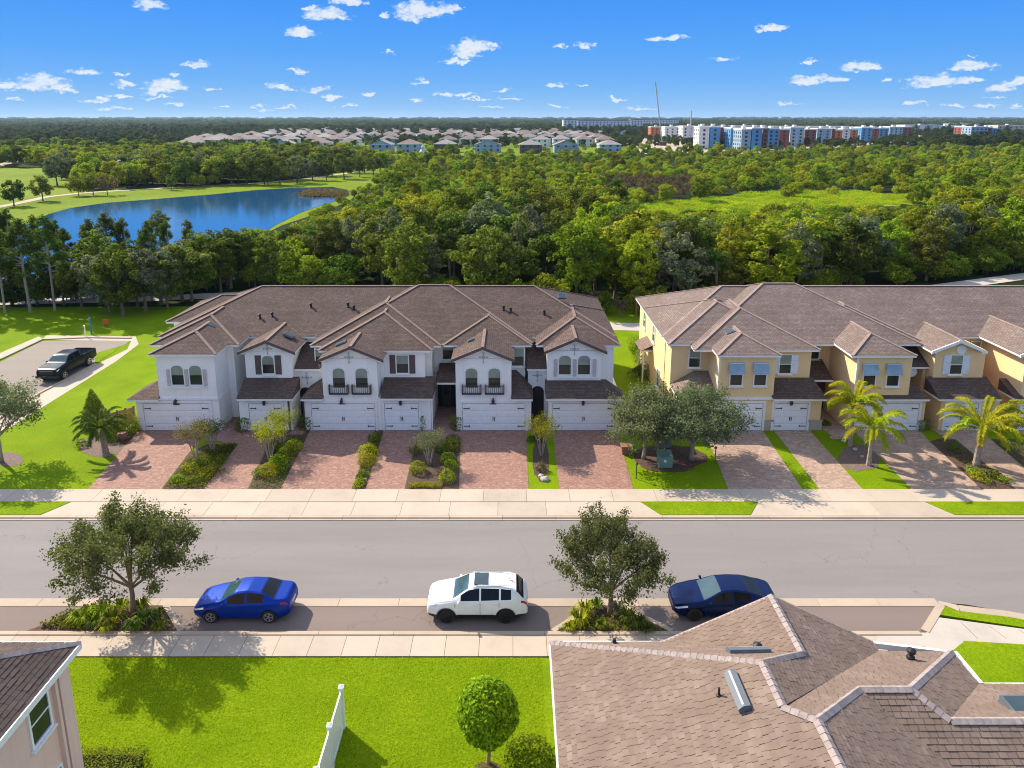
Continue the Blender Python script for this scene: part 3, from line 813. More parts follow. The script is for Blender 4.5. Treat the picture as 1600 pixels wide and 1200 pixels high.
# kerbs round the planters and at the end of the bay
def kerb_line(name, pts, w, z0, z1, mat='kerb_concrete', step=2.0):
    p = empty(name, (pts[0][0], pts[0][1], 0)); tag(p, kind='structure'); WLOC[p.name] = p.location.copy()
    for a, b in zip(pts, pts[1:]):
        a = Vector((a[0], a[1], 0)); b = Vector((b[0], b[1], 0)); L = (b-a).length; n = max(1, round(L/step)); d = (b-a)/n; u = d.normalized(); s = Vector((-u.y, u.x, 0))*w/2
        for i in range(n):
            q0 = a + d*i + u*.006; q1 = a + d*(i+1) - u*.006
            part(MB().prism([(q0-s)[:2], (q1-s)[:2], (q1+s)[:2], (q0+s)[:2]], z0, z1), 'kerb_stone', mat, p)
    return p
PLA = gp((258, 947), (280, 992)); PLB = gp((928, 946), (864, 989)); PLC = gp((970, 946), (1052, 992))
kerb_line('kerb', [(PLA[0].x, Y_BAY_N-.02), (PLA[1].x, Y_BAY_S+.02)], .24, -.1, .07)
kerb_line('kerb', [(PLB[0].x, Y_BAY_N-.02), (PLB[1].x, Y_BAY_S+.02)], .24, -.1, .07)
kerb_line('kerb', [(PLC[0].x, Y_BAY_N-.02), (PLC[1].x, Y_BAY_S+.02)], .24, -.1, .07)
e0, e1 = G(1470, 946), G(1447, 990)
kerb_line('kerb', [(e0.x, Y_BAY_N-.02), (e1.x, Y_BAY_S+.02)], .34, -.1, .07)
# planter soil
sheet('planter_soil', [(G(55, 970).x, Y_BAY_S+.01), (PLA[1].x-.1, Y_BAY_S+.01), (PLA[0].x-.1, Y_BAY_N-.03), (G(160, 950).x, Y_BAY_N-.03), (G(110, 960).x, Y_BAY_N-.7)], .03, 'mulch')
sheet('planter_soil', [(PLB[1].x+.1, Y_BAY_S+.01), (PLC[1].x-.1, Y_BAY_S+.01), (PLC[0].x-.1, Y_BAY_N-.03), (PLB[0].x+.1, Y_BAY_N-.03)], .03, 'mulch')
# corner on the right: kerb curve, grass and the path going off
cc = [(e0.x, Y_BAY_N+.15), (21.0, 29.25), (23.0, 28.85), (25.5, 28.05), (29, 26.6), (33, 24.9), (42, 22.5)]
kerb_line('kerb', cc, .45, -.12, -.01, step=2.4)
sheet('corner_lawn', [G(1466, 962), (e0.x+.15, Y_BAY_N-.05), (20.8, 28.95), (22.9, 28.55), (25.3, 27.75), (28.8, 26.3), G(1600, 982)], .06, 'lawn', thick=.1)
sheet('corner_lawn', [G(1507, 1003), (30, G(1507, 1003).y-.9), (30, 10), (17.0, 10), (17.0, Y_SW_S-1.0)], .06, 'lawn', thick=.1)
sheet('path', [G(1445, 1012), G(1370, 1012), G(1370, 990), G(1447, 990), G(1466, 966), G(1605, 985), (33, 23.0), (33, 20.5), G(1505, 1003), G(1515, 1068), G(1480, 1068)], .052, 'white_concrete')
for q in (1500, 1545, 1590):
    a = G(q, 968+(q-1466)*.14); b = G(q+28, 1000)
    tag(link('joint', MB().bar((a.x, a.y, .053), (b.x, b.y, .053), .015, .004).mesh(), 'mulch'), kind='structure')

# drives (brick pavers) between the garages and the pavement
def drive(name, pts, mat, z=.02):
    P = gp(*pts); Q = []
    for (x, y), q in zip(pts, P):
        yy = q.y
        if y == 765: yy = Y_WALK_FAR+.0
        if y == 672: yy = Y0-.02
        Q.append((q.x, yy))
    return sheet(name, Q, z, mat)
def border(pts, mat='kerb_concrete'):
    P = gp(*pts)
    for a, b in zip(P, P[1:]):
        o = link('border', MB().bar((a.x, a.y, .03), (b.x, b.y, .03), .16, .035).mesh(), mat); tag(o, kind='structure')
drive('driveway', [(215,675),(226,672),(323,672),(296,707),(252,765),(137,765)], 'red_pavers')
drive('driveway', [(345,666),(376,666),(385,672),(436,672),(411,712),(387,765),(318,765),(373,693),(345,693)], 'red_pavers')
drive('driveway', [(485,672),(586,672),(572,708),(549,765),(438,765),(465,712)], 'red_pavers')
drive('driveway', [(600,672),(656,672),(649,692),(632,765),(571,765)], 'red_pavers')
drive('driveway', [(721,672),(823,672),(824,715),(826,765),(717,765)], 'red_pavers')
drive('driveway', [(863,672),(963,672),(972,700),(990,765),(874,765)], 'red_pavers')
drive('driveway', [(1096,672),(1191,672),(1254,765),(1138,765),(1114,706)], 'tan_pavers')
drive('driveway', [(1208,672),(1264,672),(1348,765),(1281,765)], 'tan_pavers')
drive('driveway', [(1332,672),(1436,672),(1452,690),(1534,765),(1425,765)], 'tan_pavers')
drive('driveway', [(1476,672),(1530,672),(1640,765),(1588,765)], 'tan_pavers')
drive('driveway', [(1590,672),(1700,672),(1830,765),(1700,765)], 'tan_pavers')
# brick walks to the front doors
def walk(x0, x1, y0, y1, mat='walk_pavers', z=.026): return sheet('walkway', [(x0, y0), (x1, y0), (x1, y1), (x0, y1)], z, mat)
YW = G(700, 691).y
walk(XP(676, 50), XP(719, 50), YW, 53.2)
walk(XP(650, YW)+.05, XP(719, YW), YW, Y0+.2, z=.024)
walk(XP(345, 50), XP(372, 50), 46.9, 53.2)
walk(XP(464, 50), XP(486, 50), 48.0, 53.2)
walk(XP(828, 50), XP(858, 50), 47.6, 53.2)
walk(XP(1268, 50), XP(1330, 50), Y0-.6, 53.2, 'tan_pavers'); walk(XP(1268, 50)+.3, XP(1330, 48)-.2, G(1290,687).y, Y0-.55, 'tan_pavers', .028)
walk(XP(1444, 50), XP(1476, 50), 47.2, 53.2, 'tan_pavers')

def bed(pts, mat='mulch', z=.012):
    Q = []
    for (x, y) in pts:
        q = G(x, y); Q.append((q.x, (Y_WALK_FAR if y == 765 else Y0-.02 if y == 672 else q.y)))
    return sheet('planting_bed', Q, z, mat)
bed([(323,694),(345,694),(374,694),(318,765),(253,765),(297,707)])
bed([(436,672),(485,672),(465,712),(438,765),(388,765),(412,712)])
bed([(586,672),(600,672),(571,765),(550,765),(572,708)])
bed([(650,691),(719,691),(717,765),(633,765)])
def oval(cx, cy, rx, ry, mat, z, n=26, wob=.08, seed=0):
    r = random.Random(seed); pts = []
    for i in range(n):
        t = 2*PI*i/n; k = 1 + r.uniform(-wob, wob); pts.append((cx + rx*k*math.cos(t), cy + ry*k*math.sin(t)))
    return sheet('planting_bed', gp(*pts), z, mat)
oval(845, 718, 13, 34, 'mulch', .012, seed=1)
oval(1046, 716, 56, 22, 'mulch', .012, seed=2)
oval(1343, 716, 33, 21, 'grey_mulch', .012, seed=3)
oval(160, 698, 38, 16, 'grey_mulch', .012, seed=4)
oval(14, 718, 22, 11, 'grey_mulch', .012, seed=5)
oval(762, 1197, 20, 6, 'mulch', .012, seed=6)
bed([(190,672),(226,672),(205,690),(186,700)], 'mulch', .016)
bed([(1452,690),(1484,680),(1588,765),(1534,765)])
bed([(1548,686),(1590,686),(1700,765),(1642,765)])
bed([(1268,672),(1288,672),(1300,682),(1278,684)], 'lawn', .03)

# the car park on the left, with its paths
def gsheet(name, pts, z, mat): return sheet(name, gp(*pts), z, mat)
gsheet('car_park', [(-90,560),(0,566),(66,533),(205,530),(196,538),(147,553),(149,569),(62,614),(-60,690)], .006, 'lot_asphalt')
gsheet('path', [(66,531),(72,524),(212,526),(217,538),(181,565),(58,642),(-70,722),(-90,700),(62,616),(152,569),(199,546),(205,533)], .016, 'concrete')
gsheet('grass_island', [(147,553),(181,543),(186,545),(150,568)], .03, 'lawn')
kerb_line('kerb', [tuple(G(x, y))[:2] for x, y in ((-60, 590), (0, 562), (66, 531), (140, 528), (205, 529))], .25, 0, .12)
kerb_line('kerb', [tuple(G(x, y))[:2] for x, y in ((150, 569), (104, 593), (62, 615), (-20, 668))], .2, 0, .11)
gsheet('path', [(-60,556),(0,552),(60,526),(70,530),(0,560),(-60,575)], .02, 'concrete')

# trail behind the houses
def ribbon(name, pts, w, z, mat):
    L = []; R_ = []
    for i, q in enumerate(pts):
        a = Vector(pts[max(0, i-1)]); b = Vector(pts[min(len(pts)-1, i+1)]); d = (b-a).normalized(); n = Vector((-d.y, d.x))*w/2
        L.append(Vector(q)+n); R_.append(Vector(q)-n)
    poly = L + R_[::-1]
    n = len(pts)
    me = mesh_of([(q.x, q.y, z) for q in L] + [(q.x, q.y, z) for q in R_], [(i+n, i+1+n, i+1, i) for i in range(n-1)], name)
    o = link(name, me, mat); tag(o, kind='structure'); return o
sheet('back_lawn', [(-70, 74.01), (70, 74.01), (80, 86), (-70, 84)], -.004, 'lawn')
ribbon('trail', [(-70, 86), (-48, 88), (-33, 91), (-22, 88), (-8, 80), (4, 76.5), (14, 75.5), (24, 78), (40, 86), (62, 96), (90, 108)], 3.0, .02, 'white_concrete')

# ---------------------------------------------------------------- lake, park, meadow
lake_px = [(40,352),(75,335),(110,325),(165,317),(230,312),(330,304),(400,297),(450,294),(520,292),(543,297),(546,304),(530,312),(505,320),(470,332),(430,352),(400,372),(372,388),(330,402),(290,420),(262,452),(225,462),(-140,470),(-260,400),(-60,372)]
LAKE = [tuple(q)[:2] for q in gp(*lake_px)]
park_px = [(-260,262),(0,262),(108,262),(135,300),(180,296),(300,292),(430,284),(505,275),(560,262),(600,262),(605,282),(560,300),(548,312),(520,325),(440,352),(400,372),(330,402),(262,452),(225,462),(-140,470),(-400,400),(-400,262)]
PARK = [tuple(q)[:2] for q in gp(*park_px)]
sheet('park_lawn', PARK, -.03, 'far_grass')
sheet('lake', LAKE, .02, 'lake_water')
sh = gp((478,303),(492,300),(515,300),(532,303),(526,306),(500,307),(484,306))
sheet('islet', sh, .25, 'sand_ground', thick=.3)
ribbon('trail', [tuple(G(x, y))[:2] for x, y in ((-200,352),(-60,334),(0,323),(36,316),(71,308),(124,302),(195,297.5),(300,291.5),(386,287),(431,284),(506,276),(560,268),(592,261))], 3.2, .03, 'sand_ground')
_m = [tuple(q)[:2] for q in gp((985,328),(1010,322),(1060,314),(1110,311),(1150,305),(1200,303),(1230,298),(1290,299),(1330,299),(1380,305),(1410,304),(1440,311),(1432,318),(1400,322),(1372,320),(1330,327),(1290,326),(1262,334),(1220,331),(1200,336),(1150,330),(1110,332),(1070,329),(1030,334))]
MEADOW = []
_r = random.Random(6)
for a, b in zip(_m, _m[1:] + _m[:1]):
    for k in range(4):
        t = k/4; MEADOW.append((a[0]+(b[0]-a[0])*t + _r.uniform(-1.5,1.5), a[1]+(b[1]-a[1])*t + _r.uniform(-3.5,3.5)))
sheet('meadow', MEADOW, -.02, 'marsh_grass')
VILLAGE = [tuple(q)[:2] for q in gp((270,234),(420,240),(640,243),(980,243),(985,215),(870,208),(600,207.5),(420,207.5),(320,212))]
sheet('village_lawn', VILLAGE, -.03, 'far_grass')
ESTATE = [tuple(q)[:2] for q in gp((990,241),(1060,239),(1160,240),(1300,231),(1440,225),(1440,208),(1200,206),(1000,209))]
sheet('estate_yard', ESTATE, -.03, 'sand_ground')
gsheet('road', [(-400,262),(-400,240),(0,243),(28,246),(30,252),(0,260)], -.02, 'sand_ground')
# ---------------------------------------------------------------- townhouses
WIN = {}
def window_proto(w, h, arch, frame_mat, upper, lower, sill=True, shutters=None, sw=.42, awning=False):
    """Window facing -y, origin at the middle of its foot on the wall plane: frame > panes, sash bar, sill, shutters."""
    d = .07
    mb = MB()
    t = .075
    if arch:
        n = 10; rise = w*.32
        def yz(k, g):
            u = -1 + 2*k/n; return ((w/2+g)*u, h - rise + (rise+g)*math.sqrt(max(0, 1-u*u)) if True else 0)
        outer = [(-w/2-t, 0)] + [yz(k, t) for k in range(n+1)] + [(w/2+t, 0)]
        inner = [(-w/2, t*.5)] + [yz(k, 0) for k in range(n+1)] + [(w/2, t*.5)]
    else:
        outer = [(-w/2-t, -t), (-w/2-t, h+t), (w/2+t, h+t), (w/2+t, -t)]
        inner = [(-w/2, 0), (-w/2, h), (w/2, h), (w/2, 0)]
    n = len(outer)
    vs = [(x, -d, z) for x, z in outer] + [(x, -d, z) for x, z in inner] + [(x, 0, z) for x, z in outer] + [(x, -.01, z) for x, z in inner]
    fs = []
    for i in range(n):
        j = (i+1) % n
        fs += [(i, i+n, j+n, j), (i, j, j+2*n, i+2*n), (i+n, i+3*n, j+3*n, j+n)]
    mb.add(vs, fs)
    frame = mb.mesh('window')
    pane_low = MB().box(-w/2, w/2, -.03, -.012, .02, h*.5).mesh('pane')
    if arch:
        pts = [(-w/2, h*.5)] + [(x, z) for x, z in inner[1:-1]] + [(w/2, h*.5)]
        vs = [(x, -.035, z) for x, z in pts]
        pane_up = mesh_of(vs, [tuple(range(len(vs)))], 'pane')
    else:
        pane_up = MB().box(-w/2, w/2, -.036, -.012, h*.5, h-.005).mesh('pane')
    bar = MB().box(-w/2, w/2, -.055, -.036, h*.5-.025, h*.5+.025).mesh('sash_bar')
    return dict(frame=frame, low=pane_low, up=pane_up, bar=bar, fm=frame_mat, um=upper, lm=lower, sill=MB().box(-w/2-.14, w/2+.14, -.15, 0, -.14, -.08 + (0 if not arch else 0)).mesh('sill') if sill else None, w=w, h=h)
def put_window(b, X, Y, z, w, h, arch=False, face=0, frame='white_trim', upper='pane_blind', lower='pane_dark', sill=True, shutters=None, barmat='iron', label=None):
    key = (round(w, 2), round(h, 2), arch, frame, upper, lower, sill)
    if key not in WIN: WIN[key] = window_proto(w, h, arch, frame, upper, lower, sill)
    p = WIN[key]; off = WLOC[b.name]
    o = link('window', p['frame'], frame, b, Vector((X, Y, z)) - off, face)
    link('pane', p['low'], lower, o); link('pane', p['up'], upper, o); link('sash_bar', p['bar'], barmat, o)
    if p['sill']: link('sill', p['sill'], 'white_trim', o)
    if shutters:
        sm, sw = shutters
        k2 = ('sh', round(h, 2), sw)
        if k2 not in WIN:
            mb = MB().box(-sw/2, sw/2, -.05, -.004, -.04, h+.02)
            for i in range(int(h/.11)): mb.box(-sw/2+.04, sw/2-.04, -.064, -.05, .02+i*.11, .085+i*.11)
            WIN[k2] = mb.mesh('shutter')
        for s in (-1, 1):
            c, sn = math.cos(face), math.sin(face); dx = s*(w/2+.08+sw/2)
            q = link('shutter', WIN[k2].copy() if WIN[k2].materials and WIN[k2].materials[0] != MATS[sm] else WIN[k2], None, b, Vector((X + c*dx, Y + sn*dx, z)) - off, face)
            if not q.data.materials: q.data.materials.append(MATS[sm])
            elif q.data.materials[0] != MATS[sm]: q.data.materials[0] = MATS[sm]
    return o
def wall(b, x0, x1, y0, y1, z0, z1, mat): return part(MB().box(min(x0,x1), max(x0,x1), y0, y1, z0, z1), 'wall', mat, b)
ROOF_OVER = .0
def roof(b, x0, x1, y0, y1, ze, slope, mat, ridge='y', front='hip', back='hip', cap='ridge_brown', trim='white_trim', capw=.22, th=.16):
    """Hip or gable roof over its eave rectangle; front = the -y end. Fascia and ridge caps are parts of it."""
    cx, cy = (x0+x1)/2, (y0+y1)/2
    if ridge == 'y':
        hw = (x1-x0)/2; zr = ze + hw*slope
        fy = y0 + (hw if front == 'hip' else 0); by = y1 - (hw if back == 'hip' else 0)
        A, B = (cx, fy, zr), (cx, by, zr)
        c = [(x0,y0,ze),(x1,y0,ze),(x1,y1,ze),(x0,y1,ze)]
        vs = c + [A, B]
        fs = [(1,2,5,4),(3,0,4,5)] + ([(0,1,4)] if front == 'hip' else []) + ([(2,3,5)] if back == 'hip' else [])
        caps = [(A, B)] + ([(c[0], A), (c[1], A)] if front == 'hip' else []) + ([(c[2], B), (c[3], B)] if back == 'hip' else [])
    else:
        hw = (y1-y0)/2; zr = ze + hw*slope
        fx = x0 + (hw if front == 'hip' else 0); bx = x1 - (hw if back == 'hip' else 0)
        A, B = (fx, cy, zr), (bx, cy, zr)
        c = [(x0,y0,ze),(x1,y0,ze),(x1,y1,ze),(x0,y1,ze)]
        vs = c + [A, B]
        fs = [(0,1,5,4),(2,3,4,5)] + ([(3,0,4)] if front == 'hip' else []) + ([(1,2,5)] if back == 'hip' else [])
        caps = [(A, B)] + ([(c[0], A), (c[3], A)] if front == 'hip' else []) + ([(c[1], B), (c[2], B)] if back == 'hip' else [])
    r = part(MB().add(vs, fs), 'roof', mat, b); slope_uv(r.data)
    # soffit and fascia board
    f = MB(); g = .03
    if front == 'gable' and ridge == 'y':
        f.box(x0+g, x0+.42, y0+g, y1-g, ze-th, ze-.02).box(x1-.42, x1-g, y0+g, y1-g, ze-th, ze-.02)
    else: f.box(x0+g, x1-g, y0+g, y1-g, ze-th, ze-.02)
    part(f, 'fascia', trim, r)
    if front == 'gable' and ridge == 'y':
        gb = MB()
        for s in ((0, -1), (1, 1)):
            q = Vector(c[s[0]]); a = Vector(A)
            gb.add([q+Vector((0,-.03,-.20)), a+Vector((0,-.03,-.20)), a+Vector((0,-.03,.03)), q+Vector((0,-.03,.03)), q+Vector((0,.06,-.20)), a+Vector((0,.06,-.20)), a+Vector((0,.06,.03)), q+Vector((0,.06,.03))],
                   [(0,1,2,3),(7,6,5,4),(0,4,5,1),(3,2,6,7),(0,3,7,4),(1,5,6,2)])
        part(gb, 'rake_board', trim if trim != 'white_trim' else 'brown_shutter' if mat == 'brown_shingles' else 'white_trim', r)
    cm = MB()
    for a, q in caps:
        a = Vector(a); q = Vector(q)
        if (a-q).length < .3: continue
        cm.bar(a + Vector((0,0,.012)), q + Vector((0,0,.012)), capw, .05)
    part(cm, 'ridge_cap', cap, r)
    return r
def lean(b, x0, x1, y0, z0, y1, z1, mat, hipl=0.0, hipr=0.0, trim='white_trim', cap=None):
    """Lean-to roof rising from its eave (y0,z0) to the wall (y1,z1)."""
    vs = [(x0,y0,z0),(x1,y0,z0),(x1-hipr,y1,z1),(x0+hipl,y1,z1),(x1,y1+hipr*.0,z0),(x0,y1,z0)]
    fs = [(0,1,2,3),(1,4,2),(5,0,3),(4,5,3,2),(0,5,4,1)]
    r = part(MB().add(vs, fs), 'roof', mat, b); slope_uv(r.data)
    part(MB().box(x0+.02, x1-.02, y0+.02, y1, z0-.16, z0-.012), 'fascia', trim, r)
    return r
GD = {}
def garage_door(b, x0, x1, z1, Y, recess=.14):
    """Sectional door: four leaves of raised panels in a white reveal, strap hinges and handles."""
    w = x1-x0; off = WLOC[b.name]
    d = part(MB().box(x0-.035, x1+.035, Y-.03, Y+.02, 0.02, z1+.035), 'garage_door', 'grey_paint', b)  # grey backing shows round and between the leaves as painted shadow lines
    part(MB().box(x0-.2, x0-.035, Y-.10, Y+.02, 0, z1+.2).box(x1+.035, x1+.2, Y-.10, Y+.02, 0, z1+.2).box(x0-.035, x1+.035, Y-.10, Y+.02, z1+.035, z1+.2), 'door_surround', 'white_trim', d)
    n = 8 if w > 3.4 else 4
    for r in range(4):
        za, zb = .03 + (z1-.03)*r/4, .03 + (z1-.03)*(r+1)/4 - .02
        mb = MB().box(x0, x1, Y-.055, Y-.031, za, zb)
        for i in range(n):
            a = x0 + w*i/n + .07; c = x0 + w*(i+1)/n - .07
            mb.box(a, c, Y-.068, Y-.055, za+.09, zb-.09)
        part(mb, 'door_panel', 'garage_white', d)
    for z in (.35, z1-.38):
        for s in (0, 1):
            a, c = (x0+.06, x0+.52) if s == 0 else (x1-.52, x1-.06)
            part(MB().box(a, c, Y-.085, Y-.07, z-.03, z+.03).box(a+(.4 if s == 0 else -.0), a+(.46 if s == 0 else .06), Y-.085, Y-.07, z-.07, z+.07), 'hinge', 'iron', d)
    cx = (x0+x1)/2
    for s in (-.06, .06):
        part(MB().box(cx+s-.018, cx+s+.018, Y-.12, Y-.07, z1*.38, z1*.38+.28), 'handle', 'iron', d)
    return d
def wall_lamp(b, X, Y, z):
    part(MB().box(X-.05, X+.05, Y-.06, Y, z+.1, z+.3).box(X-.02, X+.02, Y-.22, Y-.06, z+.24, z+.28).lathe((X, Y-.2, z-.12), [(.05,0),(.1,.05),(.12,.28),(.05,.36),(.01,.42)], 8), 'wall_lamp', 'iron', b)
    part(MB().box(X-.24, X+.24, Y-.03, Y-.001, z-.20, z-.04), 'number_plaque', 'iron', b)
def cross_ornament(b, X, Y, z, s=.32):
    mb = MB()
    mb.box(X-.022, X+.022, Y-.04, Y, z-s, z+s).box(X-s*.8, X+s*.8, Y-.045, Y, z-.02+s*.15, z+.022+s*.15)
    for dx, dz in ((-s*.8, s*.15), (s*.8, s*.15), (0, s), (0, -s)):
        mb.box(X+dx-.06, X+dx+.06, Y-.05, Y, z+dz-.025, z+dz+.025).box(X+dx-.022, X+dx+.022, Y-.052, Y, z+dz-.07, z+dz+.07)
    for k in range(4):
        t = PI/4+k*PI/2; c, q = math.cos(t), math.sin(t)
        mb.bar((X+c*.06, Y-.03, z+s*.15+q*.06), (X+c*s*.5, Y-.03, z+s*.15+q*s*.5), .035, .03, up=(0,1,0))
    part(mb, 'ornament', 'tile_deco', b)
def balconet(b, X, Y, z, w):
    mb = MB().box(X-w/2, X+w/2, Y-.26, Y-.22, z, z+.05).box(X-w/2, X+w/2, Y-.26, Y-.22, z+.62, z+.67)
    for s in (-1, 1): mb.box(X+s*w/2-.025, X+s*w/2+.025, Y-.262, Y+.0, z-.02, z+.69)
    n = 9
    for i in range(n):
        x = X - w/2 + w*(i+.5)/n; mb.box(x-.014, x+.014, Y-.25, Y-.23, z+.05, z+.62)
    mb.box(X-w/2, X+w/2, Y-.25, Y, z-.03, z+.0)
    part(mb, 'balcony', 'iron', b)
def roof_vent(b, p, h=.35, r=.09, mat='dark_metal'):
    part(MB().lathe((p[0], p[1], p[2]-.1), [(r*1.6, 0), (r*1.5, .12), (r, .14), (r, h), (r*1.4, h+.01), (r*1.4, h+.08), (.01, h+.12)], 9), 'roof_vent', mat, b)
def skylight(b, c, sx, sy, slope_dir, slope=.42):
    """Low box skylight lying on a slope; slope_dir = horizontal uphill direction."""
    u = Vector((slope_dir[0], slope_dir[1], slope)).normalized(); s = Vector((-slope_dir[1], slope_dir[0], 0)); n = s.cross(u); n = n if n.z > 0 else -n
    c = Vector(c)
    def bx(a, d, h0, h1):
        vs = [c + s*i*a + u*j*d + n*h for h in (h0, h1) for i, j in ((-1,-1),(1,-1),(1,1),(-1,1))]
        return MB().add(vs, [(0,3,2,1),(4,5,6,7),(0,1,5,4),(1,2,6,5),(2,3,7,6),(3,0,4,7)])
    k = part(bx(sx/2*.85, sy/2*.85, -.05, .10), 'skylight', 'lead_flashing', b)
    part(bx(sx/2*.85-.05, sy/2*.85-.05, .10, .115), 'pane', 'skylight_glass', k)
def downpipe(b, X, Y, z0, z1, mat='white_trim'):
    part(MB().box(X-.05, X+.05, Y-.1, Y-.01, z0, z1), 'downpipe', mat, b)
def arch_opening(b, X, Y, w, h, mat='shade_black', z0=.02):
    n = 10; pts = [(X-w/2, z0)] + [(X - w/2*math.cos(PI*k/n), h-w/2+w/2*math.sin(PI*k/n)) for k in range(n+1)] + [(X+w/2, z0)]
    vs = [(x, Y-.02, z) for x, z in pts] + [(x, Y+.3, z) for x, z in pts]; m_ = len(pts)
    part(MB().add(vs, [tuple(range(m_))[::-1]] + [(i, (i+1)%m_, (i+1)%m_+m_, i+m_) for i in range(m_)]), 'archway', mat, b)  # no hole is cut: the dark fill paints the shade inside the arch

SL = .42
# ============ the white row
W = thing('townhouse_row', (-10, 57, 0), 'white stucco townhouse row with brown shingle roofs, five arched-window bays and balconettes', 'townhouses')
WM, RM = 'white_stucco', 'brown_shingles'
# core
wall(W, -27.2, 7.7, 53.4, 65.0, 0, 5.85, WM)
roof(W, -27.6, 8.1, 53.0, 65.4, 5.9, SL, RM, 'x')
roof(W, -28.9, -19.5, 57.0, 64.0, 5.95, SL, RM, 'x'); wall(W, -28.4, -19.6, 57.4, 63.6, 0, 5.84, WM)
roof(W, -27.1, -20.4, 50.7, 62.0, 5.97, SL, RM, 'y'); wall(W, -26.7, -21.0, 51.1, 58, 0, 5.83, WM)
roof(W, -14.7, 1.55, 51.5, 65.2, 5.86, SL*1.02, RM, 'x')
roof(W, -15.2, -5.35, 51.0, 63.0, 5.82, SL, RM, 'y')
roof(W, -5.2, 1.5, 51.05, 60.0, 5.83, SL, RM, 'y')
roof(W, 1.8, 8.15, 50.9, 61.0, 5.88, SL, RM, 'y')
wall(W, -13.9, -6.1, 51.5, 53.6, 0, 5.7, WM); wall(W, -3.3, 1.0, 51.4, 53.6, 0, 5.7, WM); wall(W, 4.0, 7.72, 51.3, 53.6, 0, 5.7, WM)
Yb = Y0 + 1.5                      # set-back bays
# unit A
xa0, xa1 = XP(214, Y0, 1.5), XP(343, Y0, 1.5); xb0, xb1 = XP(246, Y0, 4.3), XP(337, Y0, 4.3)
wall(W, xa0, xa1, Y0, 53.6, 0, 2.5, WM); wall(W, xb0, xb1, Y0-.03, 57.5, 2.5, 6.0, WM)
wall(W, xb1-.6, xb1-.002, Y0+.01, 53.5, 0, 2.49, WM)
roof(W, XP(232, Y0-.4, 6), XP(338, Y0-.4, 6), Y0-.45, 61.0, 6.02, SL, RM, 'y')
lean(W, xa0-.45, xb0+.02, Y0-.42, 2.55, Y0+2.2, 3.55, RM, hipl=2.0); wall(W, xa0+.02, xb0, Y0+.02, Y0+2.4, 2.4, 2.52, WM)
garage_door(W, XP(227, Y0, 1), XP(329, Y0, 1), 2.12, Y0)
wall_lamp(W, XP(275, Y0, 2.6), Y0-.03, 2.2)
for q in (278, 306.5): put_window(W, XP(q, Y0-.03, 4.2), Y0-.03, 3.55, .88, 1.5, True, shutters=None)
for q in (264.5, 292.3, 321):
    part(MB().box(XP(q, Y0, 4)-.13, XP(q, Y0, 4)+.13, Y0-.09, Y0-.034, 3.5, 4.75), 'shutter', 'grey_shutter', W)
part(MB().box(XP(261, Y0, 3.5), XP(324, Y0, 3.5), Y0-.16, Y0-.031, 3.32, 3.44), 'sill', 'white_trim', W)
part(MB().box(xb0-.04, xb1+.04, Y0-.1, Y0-.031, 2.42, 2.56), 'cornice', 'white_trim', W)
skylight(W, (XP(334, 53, 6.9), 52.9, 6.80), .8, 1.0, (-1, 0))
# unit B
wall(W, XP(374, Y0, 1.5), XP(456, Y0, 1.5), Y0, 53.6, 0, 2.55, WM)
bx0, bx1 = XP(384, Yb, 4.3), XP(456, Yb, 4.3)
wall(W, bx0, bx1, Yb, 53.8, 2.5, 5.62, WM)
gx0, gx1 = XP(370.7, Yb-.4, 5.6), XP(461, Yb-.4, 5.6)
roof(W, gx0, gx1, Yb-.42, 61, 5.66, SL, RM, 'y', 'gable')
part(MB().add([(bx0,Yb,5.6),(bx1,Yb,5.6),((bx0+bx1)/2,Yb,5.6+(bx1-bx0)/2*SL)], [(0,1,2)]), 'wall', WM, W)
lean(W, XP(369, Y0-.4, 2.6), XP(457, Y0-.4, 2.6), Y0-.42, 2.62, Yb+.1, 3.58, RM)
garage_door(W, XP(391, Y0, 1), XP(441, Y0, 1), 2.12, Y0); wall_lamp(W, XP(413, Y0, 2.6), Y0, 2.15)
put_window(W, XP(419.7, Yb, 4.3), Yb, 3.85, .86, 1.42, True, shutters=('brown_shutter', .46))
cross_ornament(W, (bx0+bx1)/2, Yb, 5.75, .34)
skylight(W, ((gx0+gx1)/2+1.0, 52.2, 6.25), .75, .95, (-1, 0))
downpipe(W, XP(452, Y0, 1.5), Y0, 0, 2.5, 'iron')
# entry between B and C
wall(W, XP(462, 51, 2), XP(506, 51, 2), 51.0, 53.5, 0, 4.05, WM)
lean(W, XP(460, 50.7, 4), XP(500, 50.7, 4), 50.6, 4.1, 53.4, 5.35, RM)
arch_opening(W, XP(478, 51, 1.6), 51.0, .95, 2.5); cross_ornament(W, XP(480, 51, 3.2), 51.0, 3.25, .4)
put_window(W, XP(499, 51.5, 4.9), 51.5, 4.2, .55, 1.15, False, sill=False)
